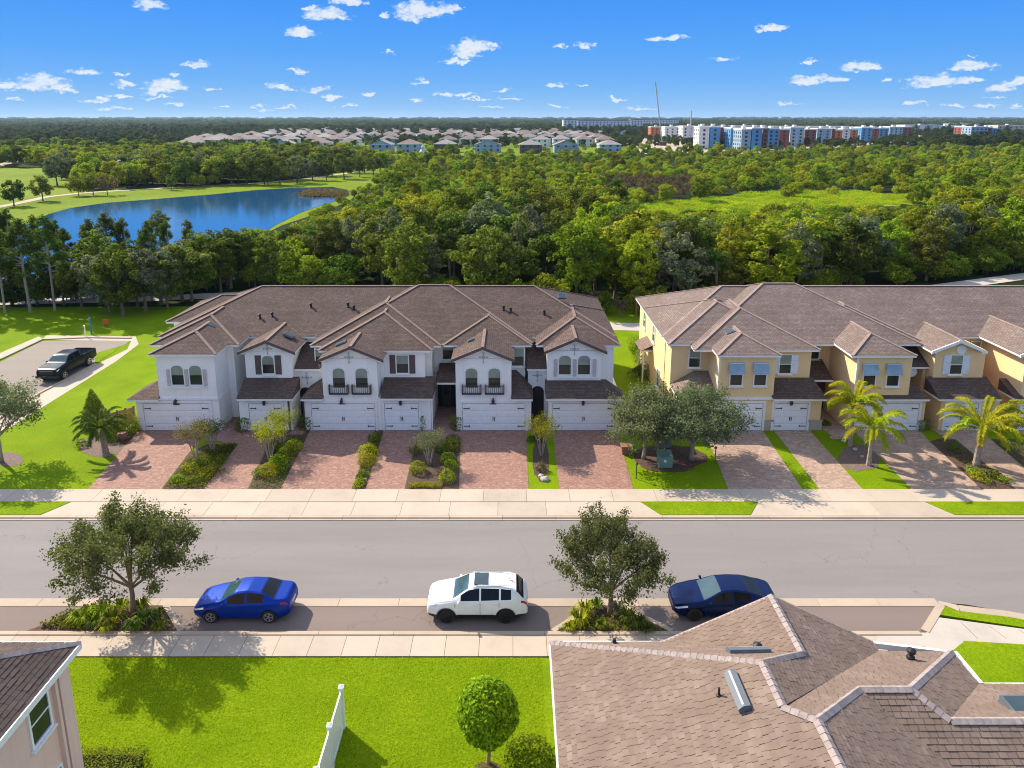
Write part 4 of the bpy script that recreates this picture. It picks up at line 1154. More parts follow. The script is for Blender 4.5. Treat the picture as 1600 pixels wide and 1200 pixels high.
# unit C
c0, c1 = XP(504, Y0, 4), XP(590, Y0, 4)
wall(W, XP(476, Y0, 1.5), XP(596, Y0, 1.5), Y0, 53.6, 0, 2.55, WM)
wall(W, c0, c1, Y0-.03, 53.6, 2.4, 5.6, WM)
gx0, gx1 = XP(496.5, Y0-.4, 5.6), XP(599, Y0-.4, 5.6)
roof(W, gx0, gx1, Y0-.42, 58, 5.6, SL, RM, 'y', 'gable')
part(MB().add([(c0,Y0-.03,5.58),(c1,Y0-.03,5.58),((c0+c1)/2,Y0-.03,5.58+(c1-c0)/2*SL)], [(0,1,2)]), 'wall', WM, W)
lean(W, XP(469, Y0-.4, 2.6), c0+.02, Y0-.42, 2.6, Y0+2.2, 3.6, RM, hipl=1.5)
garage_door(W, XP(488, Y0, 1), XP(586, Y0, 1), 2.12, Y0); wall_lamp(W, XP(534, Y0, 2.6), Y0-.03, 2.25)
for q in (530, 565.5):
    put_window(W, XP(q, Y0, 4), Y0-.03, 3.32, .86, 1.52, True, sill=False); balconet(W, XP(q+.3, Y0, 3), Y0-.03, 2.92, 1.36)
cross_ornament(W, (c0+c1)/2, Y0-.03, 5.62, .34)
skylight(W, (gx0+1.25, 50.4, 6.18), .7, .9, (1, 0))
downpipe(W, XP(475, Y0, 1.5), Y0, 0, 2.5, 'iron')
# unit D
d0, d1 = c1, XP(664, Yb, 4.4)
wall(W, XP(596, Y0, 1.5)+.002, XP(673, Y0, 1.5), Y0+.02, 53.6, 0, 2.55, WM)
wall(W, d0, d1, Yb, 53.6, 2.5, 5.75, WM)
roof(W, -14.3, -5.85, Yb-.42, 61, 5.80, SL, RM, 'y')
lean(W, XP(594, Y0-.4, 2.6), XP(676, Y0-.4, 2.6), Y0-.40, 2.64, Yb+.1, 3.62, RM)
garage_door(W, XP(602, Y0, 1), XP(654, Y0, 1), 2.12, Y0+.02); wall_lamp(W, XP(626, Y0, 2.6), Y0+.02, 2.15)
put_window(W, XP(629, Yb, 4.4), Yb, 3.92, .86, 1.38, False, shutters=('brown_shutter', .44))
downpipe(W, XP(675, Y0, 1.5), Y0+.1, 0, 2.5)
# entry between D and E
wall(W, XP(672, 53, 3)-.3, XP(722, 53, 3), 53.05, 53.5, 3.0, 5.8, WM)
put_window(W, XP(700.5, 53.05, 4.7), 53.05, 4.05, .85, 1.45, False, frame='white_trim')
lean(W, XP(682, 50.5, 3), XP(713, 50.5, 3), 50.4, 3.1, 53.05, 3.75, RM)
part(MB().box(XP(684, 53, 1), XP(711, 53, 1), 53.2, 53.39, .02, 2.9), 'porch_shade', 'shade_black', W)  # dark slab at the porch back, painted in place of its shade
dd = part(MB().box(XP(691, 53, 1), XP(704, 53, 1), 53.1, 53.19, .05, 2.2), 'door', 'door_wood', W)
part(MB().box(XP(691, 53, 1)+.1, XP(704, 53, 1)-.1, 53.08, 53.1, 1.0, 2.0), 'pane', 'pane_dark', dd)
# unit E
e0x, e1x = XP(712, Y0, 4), XP(799, Y0, 4)
wall(W, XP(713, Y0, 1.5), XP(830, Y0, 1.5), Y0, 53.6, 0, 2.55, WM)
wall(W, e0x, e1x, Y0-.03, 53.6, 2.4, 5.6, WM)
gx0, gx1 = XP(704.5, Y0-.4, 5.6), XP(804, Y0-.4, 5.6)
roof(W, gx0, gx1, Y0-.42, 58.5, 5.6, SL, RM, 'y', 'gable')
part(MB().add([(e0x,Y0-.03,5.58),(e1x,Y0-.03,5.58),((e0x+e1x)/2,Y0-.03,5.58+(e1x-e0x)/2*SL)], [(0,1,2)]), 'wall', WM, W)
lean(W, e1x-.02, XP(833, Y0-.4, 2.6), Y0-.42, 2.6, Y0+2.6, 3.75, RM, hipr=1.2)
garage_door(W, XP(723, Y0, 1), XP(820, Y0, 1), 2.12, Y0); wall_lamp(W, XP(770.5, Y0, 2.6), Y0-.03, 2.25)
for q in (736.8, 772.5):
    put_window(W, XP(q, Y0, 4), Y0-.03, 3.32, .86, 1.52, True, sill=False); balconet(W, XP(q+.3, Y0, 3), Y0-.03, 2.92, 1.36)
cross_ornament(W, (e0x+e1x)/2, Y0-.03, 5.62, .34)
put_window(W, XP(809, 51.4, 4.8), 51.4, 4.1, .9, 1.4, False)
skylight(W, (gx0+1.3, 51.2, 6.18), .55, .55, (1, 0))
# entry between E and F
wall(W, XP(825, 51, 2), XP(860, 51, 2), 51.0, 53.5, 0, 4.05, WM)
lean(W, XP(823, 50.7, 4), XP(860, 50.7, 4), 50.6, 4.1, 53.4, 5.35, RM)
arch_opening(W, XP(840, 51, 1.6), 51.0, .95, 2.6); cross_ornament(W, XP(839.5, 51, 3.2), 51.0, 3.4, .4)
# unit F
wall(W, XP(857, Y0, 1.5), XP(970, Y0, 1.5), Y0, 53.6, 0, 2.55, WM)
f0, f1 = XP(855, Yb-.2, 4.3), XP(939, Yb-.2, 4.3)
wall(W, f0, f1, Yb-.2, 53.8, 2.5, 5.75, WM)
gx0, gx1 = XP(850, Yb-.6, 5.7), XP(949, Yb-.6, 5.7)
roof(W, gx0, gx1, Yb-.62, 61, 5.76, SL*1.05, RM, 'y', 'gable')
part(MB().add([(f0,Yb-.2,5.73),(f1,Yb-.2,5.73),((f0+f1)/2,Yb-.2,5.73+(f1-f0)/2*SL*1.05)], [(0,1,2)]), 'wall', WM, W)
lean(W, XP(853, Y0-.4, 2.6), XP(977, Y0-.4, 2.6), Y0-.42, 2.62, Yb-.1, 3.45, RM, hipr=1.2)
garage_door(W, XP(863, Y0, 1), XP(960, Y0, 1), 2.12, Y0); wall_lamp(W, XP(911, Y0, 2.6), Y0, 2.15)
for q in (882.5, 912.3): put_window(W, XP(q, Yb-.2, 4.4), Yb-.2, 3.85, .88, 1.5, True)
for q in (867.5, 897.3, 928):
    part(MB().box(XP(q, Yb, 4)-.13, XP(q, Yb, 4)+.13, Yb-.27, Yb-.205, 3.75, 5.05), 'shutter', 'grey_shutter', W)
part(MB().box(XP(864, Yb, 3.6), XP(932, Yb, 3.6), Yb-.34, Yb-.201, 3.6, 3.72), 'sill', 'white_trim', W)
cross_ornament(W, (f0+f1)/2, Yb-.2, 5.8, .34)
def on_main(px, py, ze=5.9, y0=53.0, s=SL):
    """Point of the long front slope seen at a picture place."""
    r = ratio(py); Y = (CAM_H - ze + s*y0) / (r + s); z = ze + s*(Y-y0)
    return (XP(px, Y, z), Y, z)
for q in ((406,497),(425.5,494),(486,480),(544,479),(553,483),(787,484),(798,487),(850.5,491)): roof_vent(W, on_main(*q))
skylight(W, on_main(878, 463), .8, .8, (0, 1))
# fence beside the first garage
fa, fb = G(212, 656), G(174, 667)
fn = thing('garden_fence', ((fa.x+fb.x)/2, (fa.y+fb.y)/2, 0), 'low brown wooden fence at the left end of the white townhouses', 'fence')
for i in range(9):
    a = fa.lerp(fb, i/9); b = fa.lerp(fb, (i+.94)/9)
    part(MB().bar((a.x, a.y, .55), (b.x, b.y, .55), .05, 1.05 + .03*(i % 2)), 'board', 'fence_wood', fn)
for i in (0, 3, 6, 9):
    a = fa.lerp(fb, i/9); part(MB().box(a.x-.06, a.x+.06, a.y-.12, a.y-.0, 0, 1.2), 'post', 'fence_wood', fn)

# ============ the yellow row
Y_ = thing('townhouse_row', (28, 57, 0), 'cream yellow stucco townhouse row with tan shingle roofs behind the palm trees', 'townhouses')
YM, RT = 'cream_stucco', 'tan_shingles'
kw = dict(cap='ridge_tan')
wall(Y_, 12.1, 60, 53.4, 64.8, 0, 5.85, YM)
roof(Y_, 11.7, 60.4, 53.0, 65.4, 5.9, SL, RT, 'x', **kw)
roof(Y_, 11.72, 21.5, 51.0, 61.5, 5.93, SL, RT, 'y', **kw); wall(Y_, 12.1, 21, 51.4, 53.6, 0, 5.82, YM)
roof(Y_, 13.4, 22.7, 49.85, 62.0, 5.86, SL, RT, 'y', **kw)
roof(Y_, 14.0, 31.0, 51.3, 65.6, 5.84, SL*1.02, RT, 'x', **kw)
roof(Y_, 22.8, 31.5, 51.9, 63.0, 5.82, SL, RT, 'y', **kw)
# unit G
g0, g1 = XP(1124, Y0, 4), XP(1210, Y0, 4)
wall(Y_, g0-.1, g1, Y0-.03, 53.6, 2.4, 5.9, YM); wall(Y_, XP(1121, Y0, 1.5), XP(1207, Y0, 1.5), Y0, 53.6, 0, 2.5, YM)
roof(Y_, XP(1121, Y0-.4, 5.95), XP(1222, Y0-.4, 5.95), Y0-.45, 60.0, 5.95, SL, RT, 'y', **kw)
part(MB().box(g0-.14, g1+.04, Y0-.1, Y0-.031, 2.42, 2.62), 'cornice', 'white_trim', Y_)
garage_door(Y_, XP(1096, Y0, 1), XP(1190, Y0, 1), 2.12, Y0); 
for q in (1150, 1187.5):
    put_window(Y_, XP(q, Y0, 4.2), Y0-.03, 3.55, .84, 1.62, False, upper='sunscreen_glass', sill=True, barmat='white_trim')
    X = XP(q, Y0, 4.6)
    part(MB().add([(X-.56,Y0-.04,5.28),(X+.56,Y0-.04,5.28),(X+.56,Y0-.42,4.55),(X-.56,Y0-.42,4.55),(X-.56,Y0-.06,5.28),(X-.56,Y0-.45,4.52),(X+.56,Y0-.45,4.52),(X+.56,Y0-.06,5.28)],[(0,1,2,3),(4,5,6,7),(0,3,5,4),(1,7,6,2),(3,2,6,5)]), 'awning', 'pane_blue', Y_)
wall(Y_, XP(1095, Y0, 1.5)-1.5, XP(1121, Y0, 1.5), Y0+.02, 53.6, 0, 2.5, YM)
lean(Y_, XP(1058, Y0, 2.6), g0-.08, Y0-.4, 2.58, Y0+2.6, 3.7, RT, hipl=1.8)
put_window(Y_, XP(1085, 51.4, 4.6), 51.4, 4.0, .8, 1.45, False, barmat='white_trim')
skylight(Y_, (XP(1143, 51.2, 6.6), 51.6, 6.68), .8, .8, (1, 0))
# left side windows and porch of the end wall (facing -x)
for yy, zz, w, h in ((62.3,3.9,.8,1.4),(58.0,3.9,.8,1.4),(62.0,.7,.9,1.5),(55.5,.8,.8,1.5)):
    put_window(Y_, 12.1, yy, zz, w, h, False, face=-PI/2, barmat='white_trim')
part(MB().box(11.2, 12.2, 58.4, 60.8, 2.85, 2.97).box(11.3, 11.42, 58.5, 58.62, 0, 2.85).box(11.3, 11.42, 60.6, 60.72, 0, 2.85), 'porch', 'white_trim', Y_)
r_ = part(MB().add([(11.0,58.2,2.98),(11.0,61.0,2.98),(12.1,61.0,3.5),(12.1,58.2,3.5)], [(0,3,2,1)]), 'roof', RT, Y_); slope_uv(r_.data)
# unit H
h1 = XP(1266, Yb, 4.3)
wall(Y_, g1, h1, Yb, 53.6, 2.4, 5.75, YM); wall(Y_, XP(1207, Y0, 1.5)+.002, XP(1283, Y0, 1.5), Y0+.02, 53.6, 0, 2.5, YM)
lean(Y_, XP(1209, Y0-.4, 2.6), XP(1294, Y0-.4, 2.6), Y0-.42, 2.60, Yb+.1, 3.6, 'brown_shingles', hipr=.5)
garage_door(Y_, XP(1209, Y0, 1), XP(1260, Y0, 1), 2.12, Y0+.02); wall_lamp(Y_, XP(1236, Y0, 2.6), Y0, 2.15)
put_window(Y_, XP(1226.5, Yb, 4.4), Yb, 3.9, .84, 1.42, False, shutters=('white_shutter', .44), barmat='white_trim')
for a, c in ((1191, 1207), (1261, 1283)):
    part(MB().box(XP(a, Y0, .4)+.02, XP(c, Y0, .4)+.03, Y0-.05, Y0+.01, 0, .72).box(XP(a, Y0, .4), XP(c, Y0, .4)+.05, Y0-.08, Y0+.01, .72, .82), 'stone_plinth', 'stone_base', Y_)
# entry H-I
wall(Y_, XP(1262, 53, 4), XP(1330, 53, 4), 53.0, 53.5, 0, 5.8, YM)
put_window(Y_, XP(1271.5, 53, 4.8), 53.0, 4.1, .8, 1.45, False, barmat='white_trim')
lean(Y_, XP(1270, 50.8, 3.3), XP(1302, 50.8, 3.3), 50.7, 3.2, 53.1, 4.1, 'brown_shingles')
part(MB().box(XP(1273, 53, 1), XP(1292, 53, 1), 52.86, 52.99, .02, 2.4), 'door', 'door_wood', Y_)
# unit I
i0, i1 = XP(1336, Y0, 4), XP(1422, Y0, 4)
wall(Y_, i0, i1, Y0-.03, 53.6, 2.4, 5.85, YM); wall(Y_, XP(1326, Y0, 1.5), XP(1445, Y0, 1.5), Y0, 53.6, 0, 2.5, YM)
wall(Y_, i0+.002, i0+.5, Y0+.01, 53.3, 0, 2.45, YM)
roof(Y_, XP(1331, Y0-.4, 5.9), XP(1433, Y0-.4, 5.9), Y0-.45, 60.0, 5.92, SL, RT, 'y', **kw)
lean(Y_, XP(1380, Y0-.4, 2.6), XP(1454, Y0-.4, 2.6), Y0-.43, 2.6, Y0+1.6, 3.45, 'brown_shingles', hipr=.7)
garage_door(Y_, XP(1336, Y0, 1), XP(1433, Y0, 1), 2.12, Y0)
part(MB().box(XP(1435, Y0, .4), XP(1445, Y0, .4)+.03, Y0-.05, Y0+.01, 0, .72), 'stone_plinth', 'stone_base', Y_)
for q in (1358, 1394.5):
    put_window(Y_, XP(q, Y0, 4.2), Y0-.03, 3.5, .84, 1.62, False, upper='sunscreen_glass', barmat='white_trim')
    X = XP(q, Y0, 4.6)
    part(MB().add([(X-.56,Y0-.04,5.22),(X+.56,Y0-.04,5.22),(X+.56,Y0-.42,4.5),(X-.56,Y0-.42,4.5),(X-.56,Y0-.06,5.22),(X-.56,Y0-.45,4.47),(X+.56,Y0-.45,4.47),(X+.56,Y0-.06,5.22)],[(0,1,2,3),(4,5,6,7),(0,3,5,4),(1,7,6,2),(3,2,6,5)]), 'awning', 'pane_blue', Y_)
part(MB().box(XP(1326, Y0, .4)-.06, XP(1326, Y0, .4)-.002, Y0-.05, 53, .0, .7).box(XP(1326, Y0, .4)-.09, XP(1326, Y0, .4)-.002, Y0-.07, 53, .7, .8), 'stone_plinth', 'stone_base', Y_)
# entry I-J: brown roof, round vent wall
wall(Y_, XP(1440, 51.2, 3), XP(1480, 51.2, 3), 51.2, 53.5, 0, 4.3, YM)
lean(Y_, XP(1412, 50.9, 4.3), XP(1452, 50.9, 4.3), 50.8, 4.2, 53.3, 5.4, 'brown_shingles')
part(MB().lathe((XP(1425, 51.2, 3.6), 51.2, 3.65), [(.36, -.05), (.36, 0)], 16, 'y'), 'round_vent', 'white_trim', Y_)
# unit J
j0, j1 = XP(1459, Yb, 4.3), XP(1537, Yb, 4.3)
wall(Y_, j0, j1, Yb, 53.8, 2.4, 5.68, YM); wall(Y_, XP(1469, Y0, 1.5), XP(1560, Y0, 1.5), Y0, 53.6, 0, 2.5, YM)
gx0, gx1 = XP(1456, Yb-.4, 5.65), XP(1543, Yb-.4, 5.65)
roof(Y_, gx0, gx1, Yb-.42, 61, 5.72, SL, RT, 'y', 'gable', **kw)
part(MB().add([(j0,Yb,5.67),(j1,Yb,5.67),((j0+j1)/2,Yb,5.67+(j1-j0)/2*SL)], [(0,1,2)]), 'wall', YM, Y_)
part(MB().lathe(((j0+j1)/2, Yb, 5.75), [(.36, -.05), (.36, -.01)], 16, 'y'), 'round_vent', 'white_trim', Y_)
lean(Y_, XP(1468, Y0-.4, 2.6), XP(1566, Y0-.4, 2.6), Y0-.42, 2.6, Yb+.1, 3.6, 'brown_shingles')
garage_door(Y_, XP(1477, Y0, 1), XP(1525, Y0, 1), 2.12, Y0)
put_window(Y_, XP(1493, Yb, 4.3), Yb, 3.85, .86, 1.45, False, shutters=('white_shutter', .46), barmat='white_trim')
# window between J and K, unit K
put_window(Y_, XP(1523.5, 53.35, 4.8), 53.35, 4.3, .7, 1.1, False, barmat='white_trim')
k0 = XP(1600, Y0, 4)
wall(Y_, k0-.1, k0+4.6, Y0-.03, 53.6, 2.4, 5.85, YM); wall(Y_, XP(1588, Y0, 1.5), XP(1700, Y0, 1.5), Y0, 53.6, 0, 2.5, YM)
roof(Y_, XP(1594, Y0-.4, 5.9), XP(1694, Y0-.4, 5.9), Y0-.45, 61.0, 5.95, SL, RT, 'y', 'gable', **kw)
garage_door(Y_, XP(1594, Y0, 1), XP(1690, Y0, 1), 2.12, Y0)
lean(Y_, XP(1586, Y0, 2.6)-.2, k0, Y0-.42, 2.6, Y0+1.6, 3.45, 'brown_shingles')
for q in ((1178,503),(1225,470)): roof_vent(Y_, on_main(*q), .25)
skylight(Y_, (XP(1088,58,7.2), 58, 7.0), .9, .9, (1, 0))
downpipe(Y_, g0-.12, Y0-.1, 2.6, 5.8); downpipe(Y_, i0-.02, Y0-.1, 2.6, 5.8)
# ---------------------------------------------------------------- the big roof below on the right
NH = thing('house', (9, 14, 0), 'house seen from above with large tan shingle roof, street gable and grey ridge caps', 'house')
P = dict(A=(1.28,20.5,5.4), A2=(1.2,4,5.4), B=(6.84,16.7,7.93), D=(6.84,15.16,7.95), E=(7.4,14.5,8.2), E2=(7.4,4,8.2), F=(9.57,16.67,7.1), Gg=(11,16.67,7.1), H=(14.4,20.07,5.4),
         K=(11.7,15.97,6.75), L=(14.4,18.7,5.4), M=(26,15.97,6.75), N=(26,18.7,5.4), Pk=(8.5,20.5,7.17), Wl=(5.0,20.5,5.4), Wr=(12.03,20.5,5.4), Wr2=(12.03,20.07,5.4), C=(8.5,17.93,7.17),
         V=(12.97,13.27,5.4), V2=(12.97,4,5.4), Q=(26,13.27,5.4))
P = {k: Vector(v) for k, v in P.items()}
faces = dict(left='A A2 E2 E D B', back='A B C Wl', gable_left='Wl C Pk', gable_right='Pk C B D Wr2 Wr', middle='Wr2 D E F Gg H', right='Gg K L H', low='K M N L', east='E E2 V2 V F', south='F V Q M K Gg')
def clip_poly(pts, poly):
    """Sutherland-Hodgman: pts clipped by the convex or nearly convex polygon."""
    out = pts
    n = len(poly)
    for i in range(n):
        a, b = poly[i], poly[(i+1) % n]; inp = out; out = []
        if not inp: return []
        def side(p): return (b[0]-a[0])*(p[1]-a[1]) - (b[1]-a[1])*(p[0]-a[0])
        for j in range(len(inp)):
            p, q = inp[j], inp[(j+1) % len(inp)]; sp, sq = side(p), side(q)
            if sp >= 0: out.append(p)
            if (sp >= 0) != (sq >= 0):
                t = sp/(sp-sq); out.append((p[0]+(q[0]-p[0])*t, p[1]+(q[1]-p[1])*t))
    return out
def inside(p, poly):
    c = False; n = len(poly); j = n-1
    for i in range(n):
        if (poly[i][1] > p[1]) != (poly[j][1] > p[1]) and p[0] < (poly[j][0]-poly[i][0])*(p[1]-poly[i][1])/(poly[j][1]-poly[i][1])+poly[i][0]: c = not c
        j = i
    return c
def shingled_face(parent, pts, mat, under, tw=.235, th=.155, ylim=None, seed=1):
    """One roof plane: decking sheet, and over it courses of separate tabs, each lifted at its foot."""
    nrm = Vector((0,0,0)); c = sum(pts, Vector())/len(pts)
    for i in range(len(pts)): nrm += (pts[i]-c).cross(pts[(i+1)%len(pts)]-c)
    nrm.normalize()
    if nrm.z < 0: nrm = -nrm; pts = pts[::-1]
    e = Vector((-nrm.y, nrm.x, 0)).normalized(); u = nrm.cross(e).normalized()
    if u.z < 0: u = -u; e = -e
    r = part(MB().add([p - nrm*.075 for p in pts], [tuple(range(len(pts)))]), 'roof', under, parent)
    q2 = [((p-c).dot(e), (p-c).dot(u)) for p in pts]
    a = sum(q2[i][0]*q2[(i+1)%len(q2)][1]-q2[(i+1)%len(q2)][0]*q2[i][1] for i in range(len(q2)))
    if a < 0: q2 = q2[::-1]
    # triangulate for clipping of any plane with an inward corner
    from mathutils.geometry import tessellate_polygon
    tris = tessellate_polygon([[Vector((x, y, 0)) for x, y in q2]])
    rng = random.Random(seed); mb = MB()
    xs_ = [p[0] for p in q2]; ys_ = [p[1] for p in q2]
    y = min(ys_)-th*.2; row = 0
    while y < max(ys_):
        x = min(xs_) - rng.uniform(0, tw)
        while x < max(xs_):
            w = tw*rng.uniform(.75, 1.25); cx, cy = x+w/2, y+th/2
            quad = [(x+.006, y), (x+w-.006, y), (x+w-.006, y+th*1.02), (x+.006, y+th*1.02)]
            ins = [inside(p, q2) for p in quad]
            if any(ins) or inside((cx, cy), q2):
                wp = c + e*cx + u*cy
                if ylim is None or wp.y > ylim:
                    polys = [quad] if all(ins) else []
                    if not all(ins):
                        for tr in tris:
                            t3 = [q2[k] for k in tr]
                            if (t3[1][0]-t3[0][0])*(t3[2][1]-t3[0][1])-(t3[1][1]-t3[0][1])*(t3[2][0]-t3[0][0]) < 0: t3 = t3[::-1]
                            o_ = clip_poly(quad, t3)
                            if len(o_) > 2: polys.append(o_)
                    lift = rng.choice([.008, .011, .015, .019])
                    for pl in polys:
                        vs = []
                        for (px_, py_) in pl:
                            k = 1 - min(1, max(0, (py_-y)/th)); vs.append(c + e*px_ + u*py_ + nrm*(.003 + lift*k))
                        n = len(vs); low = [v - nrm*lift*.98 if abs(q[1]-y) < 1e-6 else None for v, q in zip(vs, pl)]
                        fs = [tuple(range(n))]; allv = list(vs)
                        for i in range(n):
                            j = (i+1) % n
                            if low[i] is not None and low[j] is not None:
                                allv += [low[i], low[j]]; m_ = len(allv); fs.append((j, i, m_-2, m_-1))
                        mb.add(allv, fs)
            x += w
        y += th; row += 1
    sh = part(mb, 'shingle_courses', mat, r); tag(sh, kind='stuff')
    return r
def caps(parent, a, b, w=.25, piece=.21, mat='ridge_grey'):
    """Overlapping ridge cap shingles, one object each."""
    a = Vector(a); b = Vector(b); d = b-a; L = d.length; n = max(1, round(L/piece)); u = d.normalized(); s = u.cross(Vector((0,0,1))).normalized(); nn = s.cross(u)
    if nn.z < 0: nn = -nn
    for i in range(n):
        q = a + u*(L*i/n); h0, h1 = .060+random.uniform(-.003,.004), .046; l = L/n*1.12
        vs = [q - s*w/2 + nn*(h0-.075), q + nn*h0, q + s*w/2 + nn*(h0-.075), q + u*l - s*w/2 + nn*(h1-.07), q + u*l + nn*h1, q + u*l + s*w/2 + nn*(h1-.07), q - s*w/2 - nn*.03, q + s*w/2 - nn*.03]
        part(MB().add(vs, [(0,1,4,3),(1,2,5,4),(0,6,7,2,1)]), 'cap_shingle', mat, parent)
for i, (k, v) in enumerate(faces.items()):
    r = shingled_face(NH, [P[q] for q in v.split()], 'tan_tabs', 'under_shingle', ylim=10.0, seed=i)
for a, b in ((P['A'], P['B']), (P['C'], P['B']), (P['Pk'], P['C']), (P['B'], P['D']), (P['D'], P['E']), (P['E'], Vector((7.4, 11, 8.2))), (P['E'], P['F']), (P['F'], P['Gg']), (P['Gg'], P['H']), (P['Gg'], P['K']), (P['K'], Vector((17.5, 15.97, 6.75)))):
    caps(NH, b, a)
def edge_board(parent, pts, name='fascia', mat='white_trim', h=.2, w=.1):
    mb = MB()
    for a, b in zip(pts, pts[1:]): mb.bar(Vector(a)+Vector((0,0,-h/2-.0)), Vector(b)+Vector((0,0,-h/2-.0)), w, h)
    part(mb, name, mat, parent)
edge_board(NH, [P['A2'], P['A'], P['Wl']]); edge_board(NH, [P['Wr'], P['H'], P['L'], P['N']]); edge_board(NH, [P['Wl'], P['Pk'], P['Wr']], 'rake_board', 'ridge_grey', .16, .08)
edge_board(NH, [P['V2'], P['V'], P['Q']])
wall(NH, 1.75, 12.4, 4, 19.95, 0, 5.25, 'tan_stucco'); wall(NH, 12.4, 14.0, 13.8, 19.5, 0, 5.25, 'tan_stucco'); wall(NH, 14.0, 26, 13.8, 18.2, 0, 5.25, 'tan_stucco'); wall(NH, 5.6, 11.5, 19.9, 20.2, 0, 5.4, 'tan_stucco')
# roof furniture
def on_plane(px, py, names):
    a, b, c = [P[n] for n in names]; n = (b-a).cross(c-a)
    v = (py-ROW0)/F; u = (px-800)/F; d = Vector((u, CT - v*ST, -ST - v*CT)); o = Vector((0,0,CAM_H))
    t = (a-o).dot(n)/d.dot(n); return o + d*t
def pipe(p, h=.28, r=.055, hood=False):
    mb = MB().lathe((p.x, p.y, p.z-.05), [(r*2.4,0),(r*2.2,.07),(r,.10),(r,h),(.01,h+.005)], 10)
    if hood: mb.lathe((p.x, p.y, p.z+h-.08), [(.03,0),(.13,.04),(.14,.12),(.02,.18)], 10)
    part(mb, 'roof_vent', 'dark_metal', NH)
pipe(on_plane(960, 1006, 'A B Wl'.split()), .24); pipe(on_plane(1183, 1018, 'A B Wl'.split()), .2, hood=True)
pipe(on_plane(1423, 1026, 'D F H'.split()), .2, hood=True); pipe(on_plane(1123, 1087, 'A E A2'.split()), .30, .03)
def vent_box(a, b, w, names, h=.13, mat='lead_flashing'):
    """Long low ridge-shaped skylight box lying on a slope between two places."""
    a = on_plane(*a, names); b = on_plane(*b, names); p0, p1, p2 = [P[n] for n in names]; n = (p1-p0).cross(p2-p0).normalized(); n = n if n.z > 0 else -n
    u = (b-a).normalized(); s = u.cross(n)
    vs = []
    for q in (a, b):
        vs += [q - s*w/2, q - s*w/2 + n*h, q - s*w*.1 + n*(h+.05), q + s*w*.1 + n*(h+.05), q + s*w/2 + n*h, q + s*w/2]
    k = part(MB().add(vs, [(0,1,2,3,4,5)[::-1], (6,7,8,9,10,11), (0,6,7,1)[::-1], (1,7,8,2)[::-1], (2,8,9,3)[::-1], (3,9,10,4)[::-1], (4,10,11,5)[::-1]]), 'skylight', mat, NH)
    c = (a+b)/2 + n*(h+.052); L = (b-a).length*.46
    part(MB().bar(c - u*L, c + u*L, w*.16, .012, up=n), 'ridge_strip', 'grey_paint', k)
vent_box((1142, 1054), (1166, 1112), .34, 'A E A2'.split())
vent_box((1138, 1022), (1202, 1021), .34, 'A B Wl'.split())
sp = on_plane(1592, 1104, 'K M L'.split())
k = part(MB().box(sp.x-.4, sp.x+.9, sp.y-.45, sp.y+.25, sp.z-.1, sp.z+.16), 'skylight', 'lead_flashing', NH); part(MB().box(sp.x-.34, sp.x+.84, sp.y-.39, sp.y+.19, sp.z+.16, sp.z+.175), 'pane', 'skylight_glass', k)
# gutter on the right edge
edge_board(NH, [P['H']+Vector((.1,0,0)), P['L']+Vector((.1,.0,0))], 'gutter', 'white_trim', .14, .14)

# ---------------------------------------------------------------- house on the left with the slate roof
LH = thing('house', (-18, 15, 0), 'pink stucco house corner with dark grey shingle roof and white framed windows', 'house')
Q_ = dict(a=(-14.05,20.0,5.8), b=(-14.05,4,5.8), c=(-20.0,4,8.8), d=(-20.0,14.05,8.8), e=(-30,14.05,8.8), f=(-30,20.0,5.8))
Q_ = {k: Vector(v) for k, v in Q_.items()}
shingled_face(LH, [Q_[k] for k in 'abcd'], 'slate_tabs', 'under_shingle', .30, .155, ylim=11.5, seed=3)
shingled_face(LH, [Q_[k] for k in 'adef'], 'slate_tabs', 'under_shingle', .30, .155, ylim=11.5, seed=4)
caps(LH, Q_['d'], Q_['a'], mat='ridge_grey'); 
edge_board(LH, [Q_['b'], Q_['a'], Q_['f']], 'fascia', 'white_trim', .22, .10)
wall(LH, -30, -14.25-.18, 4, 19.55, 0, 5.62, 'pink_stucco')
part(MB().box(-14.46, -14.25, 19.1, 19.6, 0, 5.6), 'pilaster', 'pink_stucco', LH)
part(MB().box(-14.44, -14.28, 18.93, 19.05, 0, 5.6), 'pilaster', 'pink_stucco', LH)
for (yy, zz, w, h) in ((18.25, 3.95, .82, 1.35), (18.35, 1.0, .82, 1.3), (15.2, 3.95, .82, 1.35)):
    put_window(LH, -14.43, yy, zz, w, h, False, face=PI/2, upper='pane_dark', barmat='white_trim')
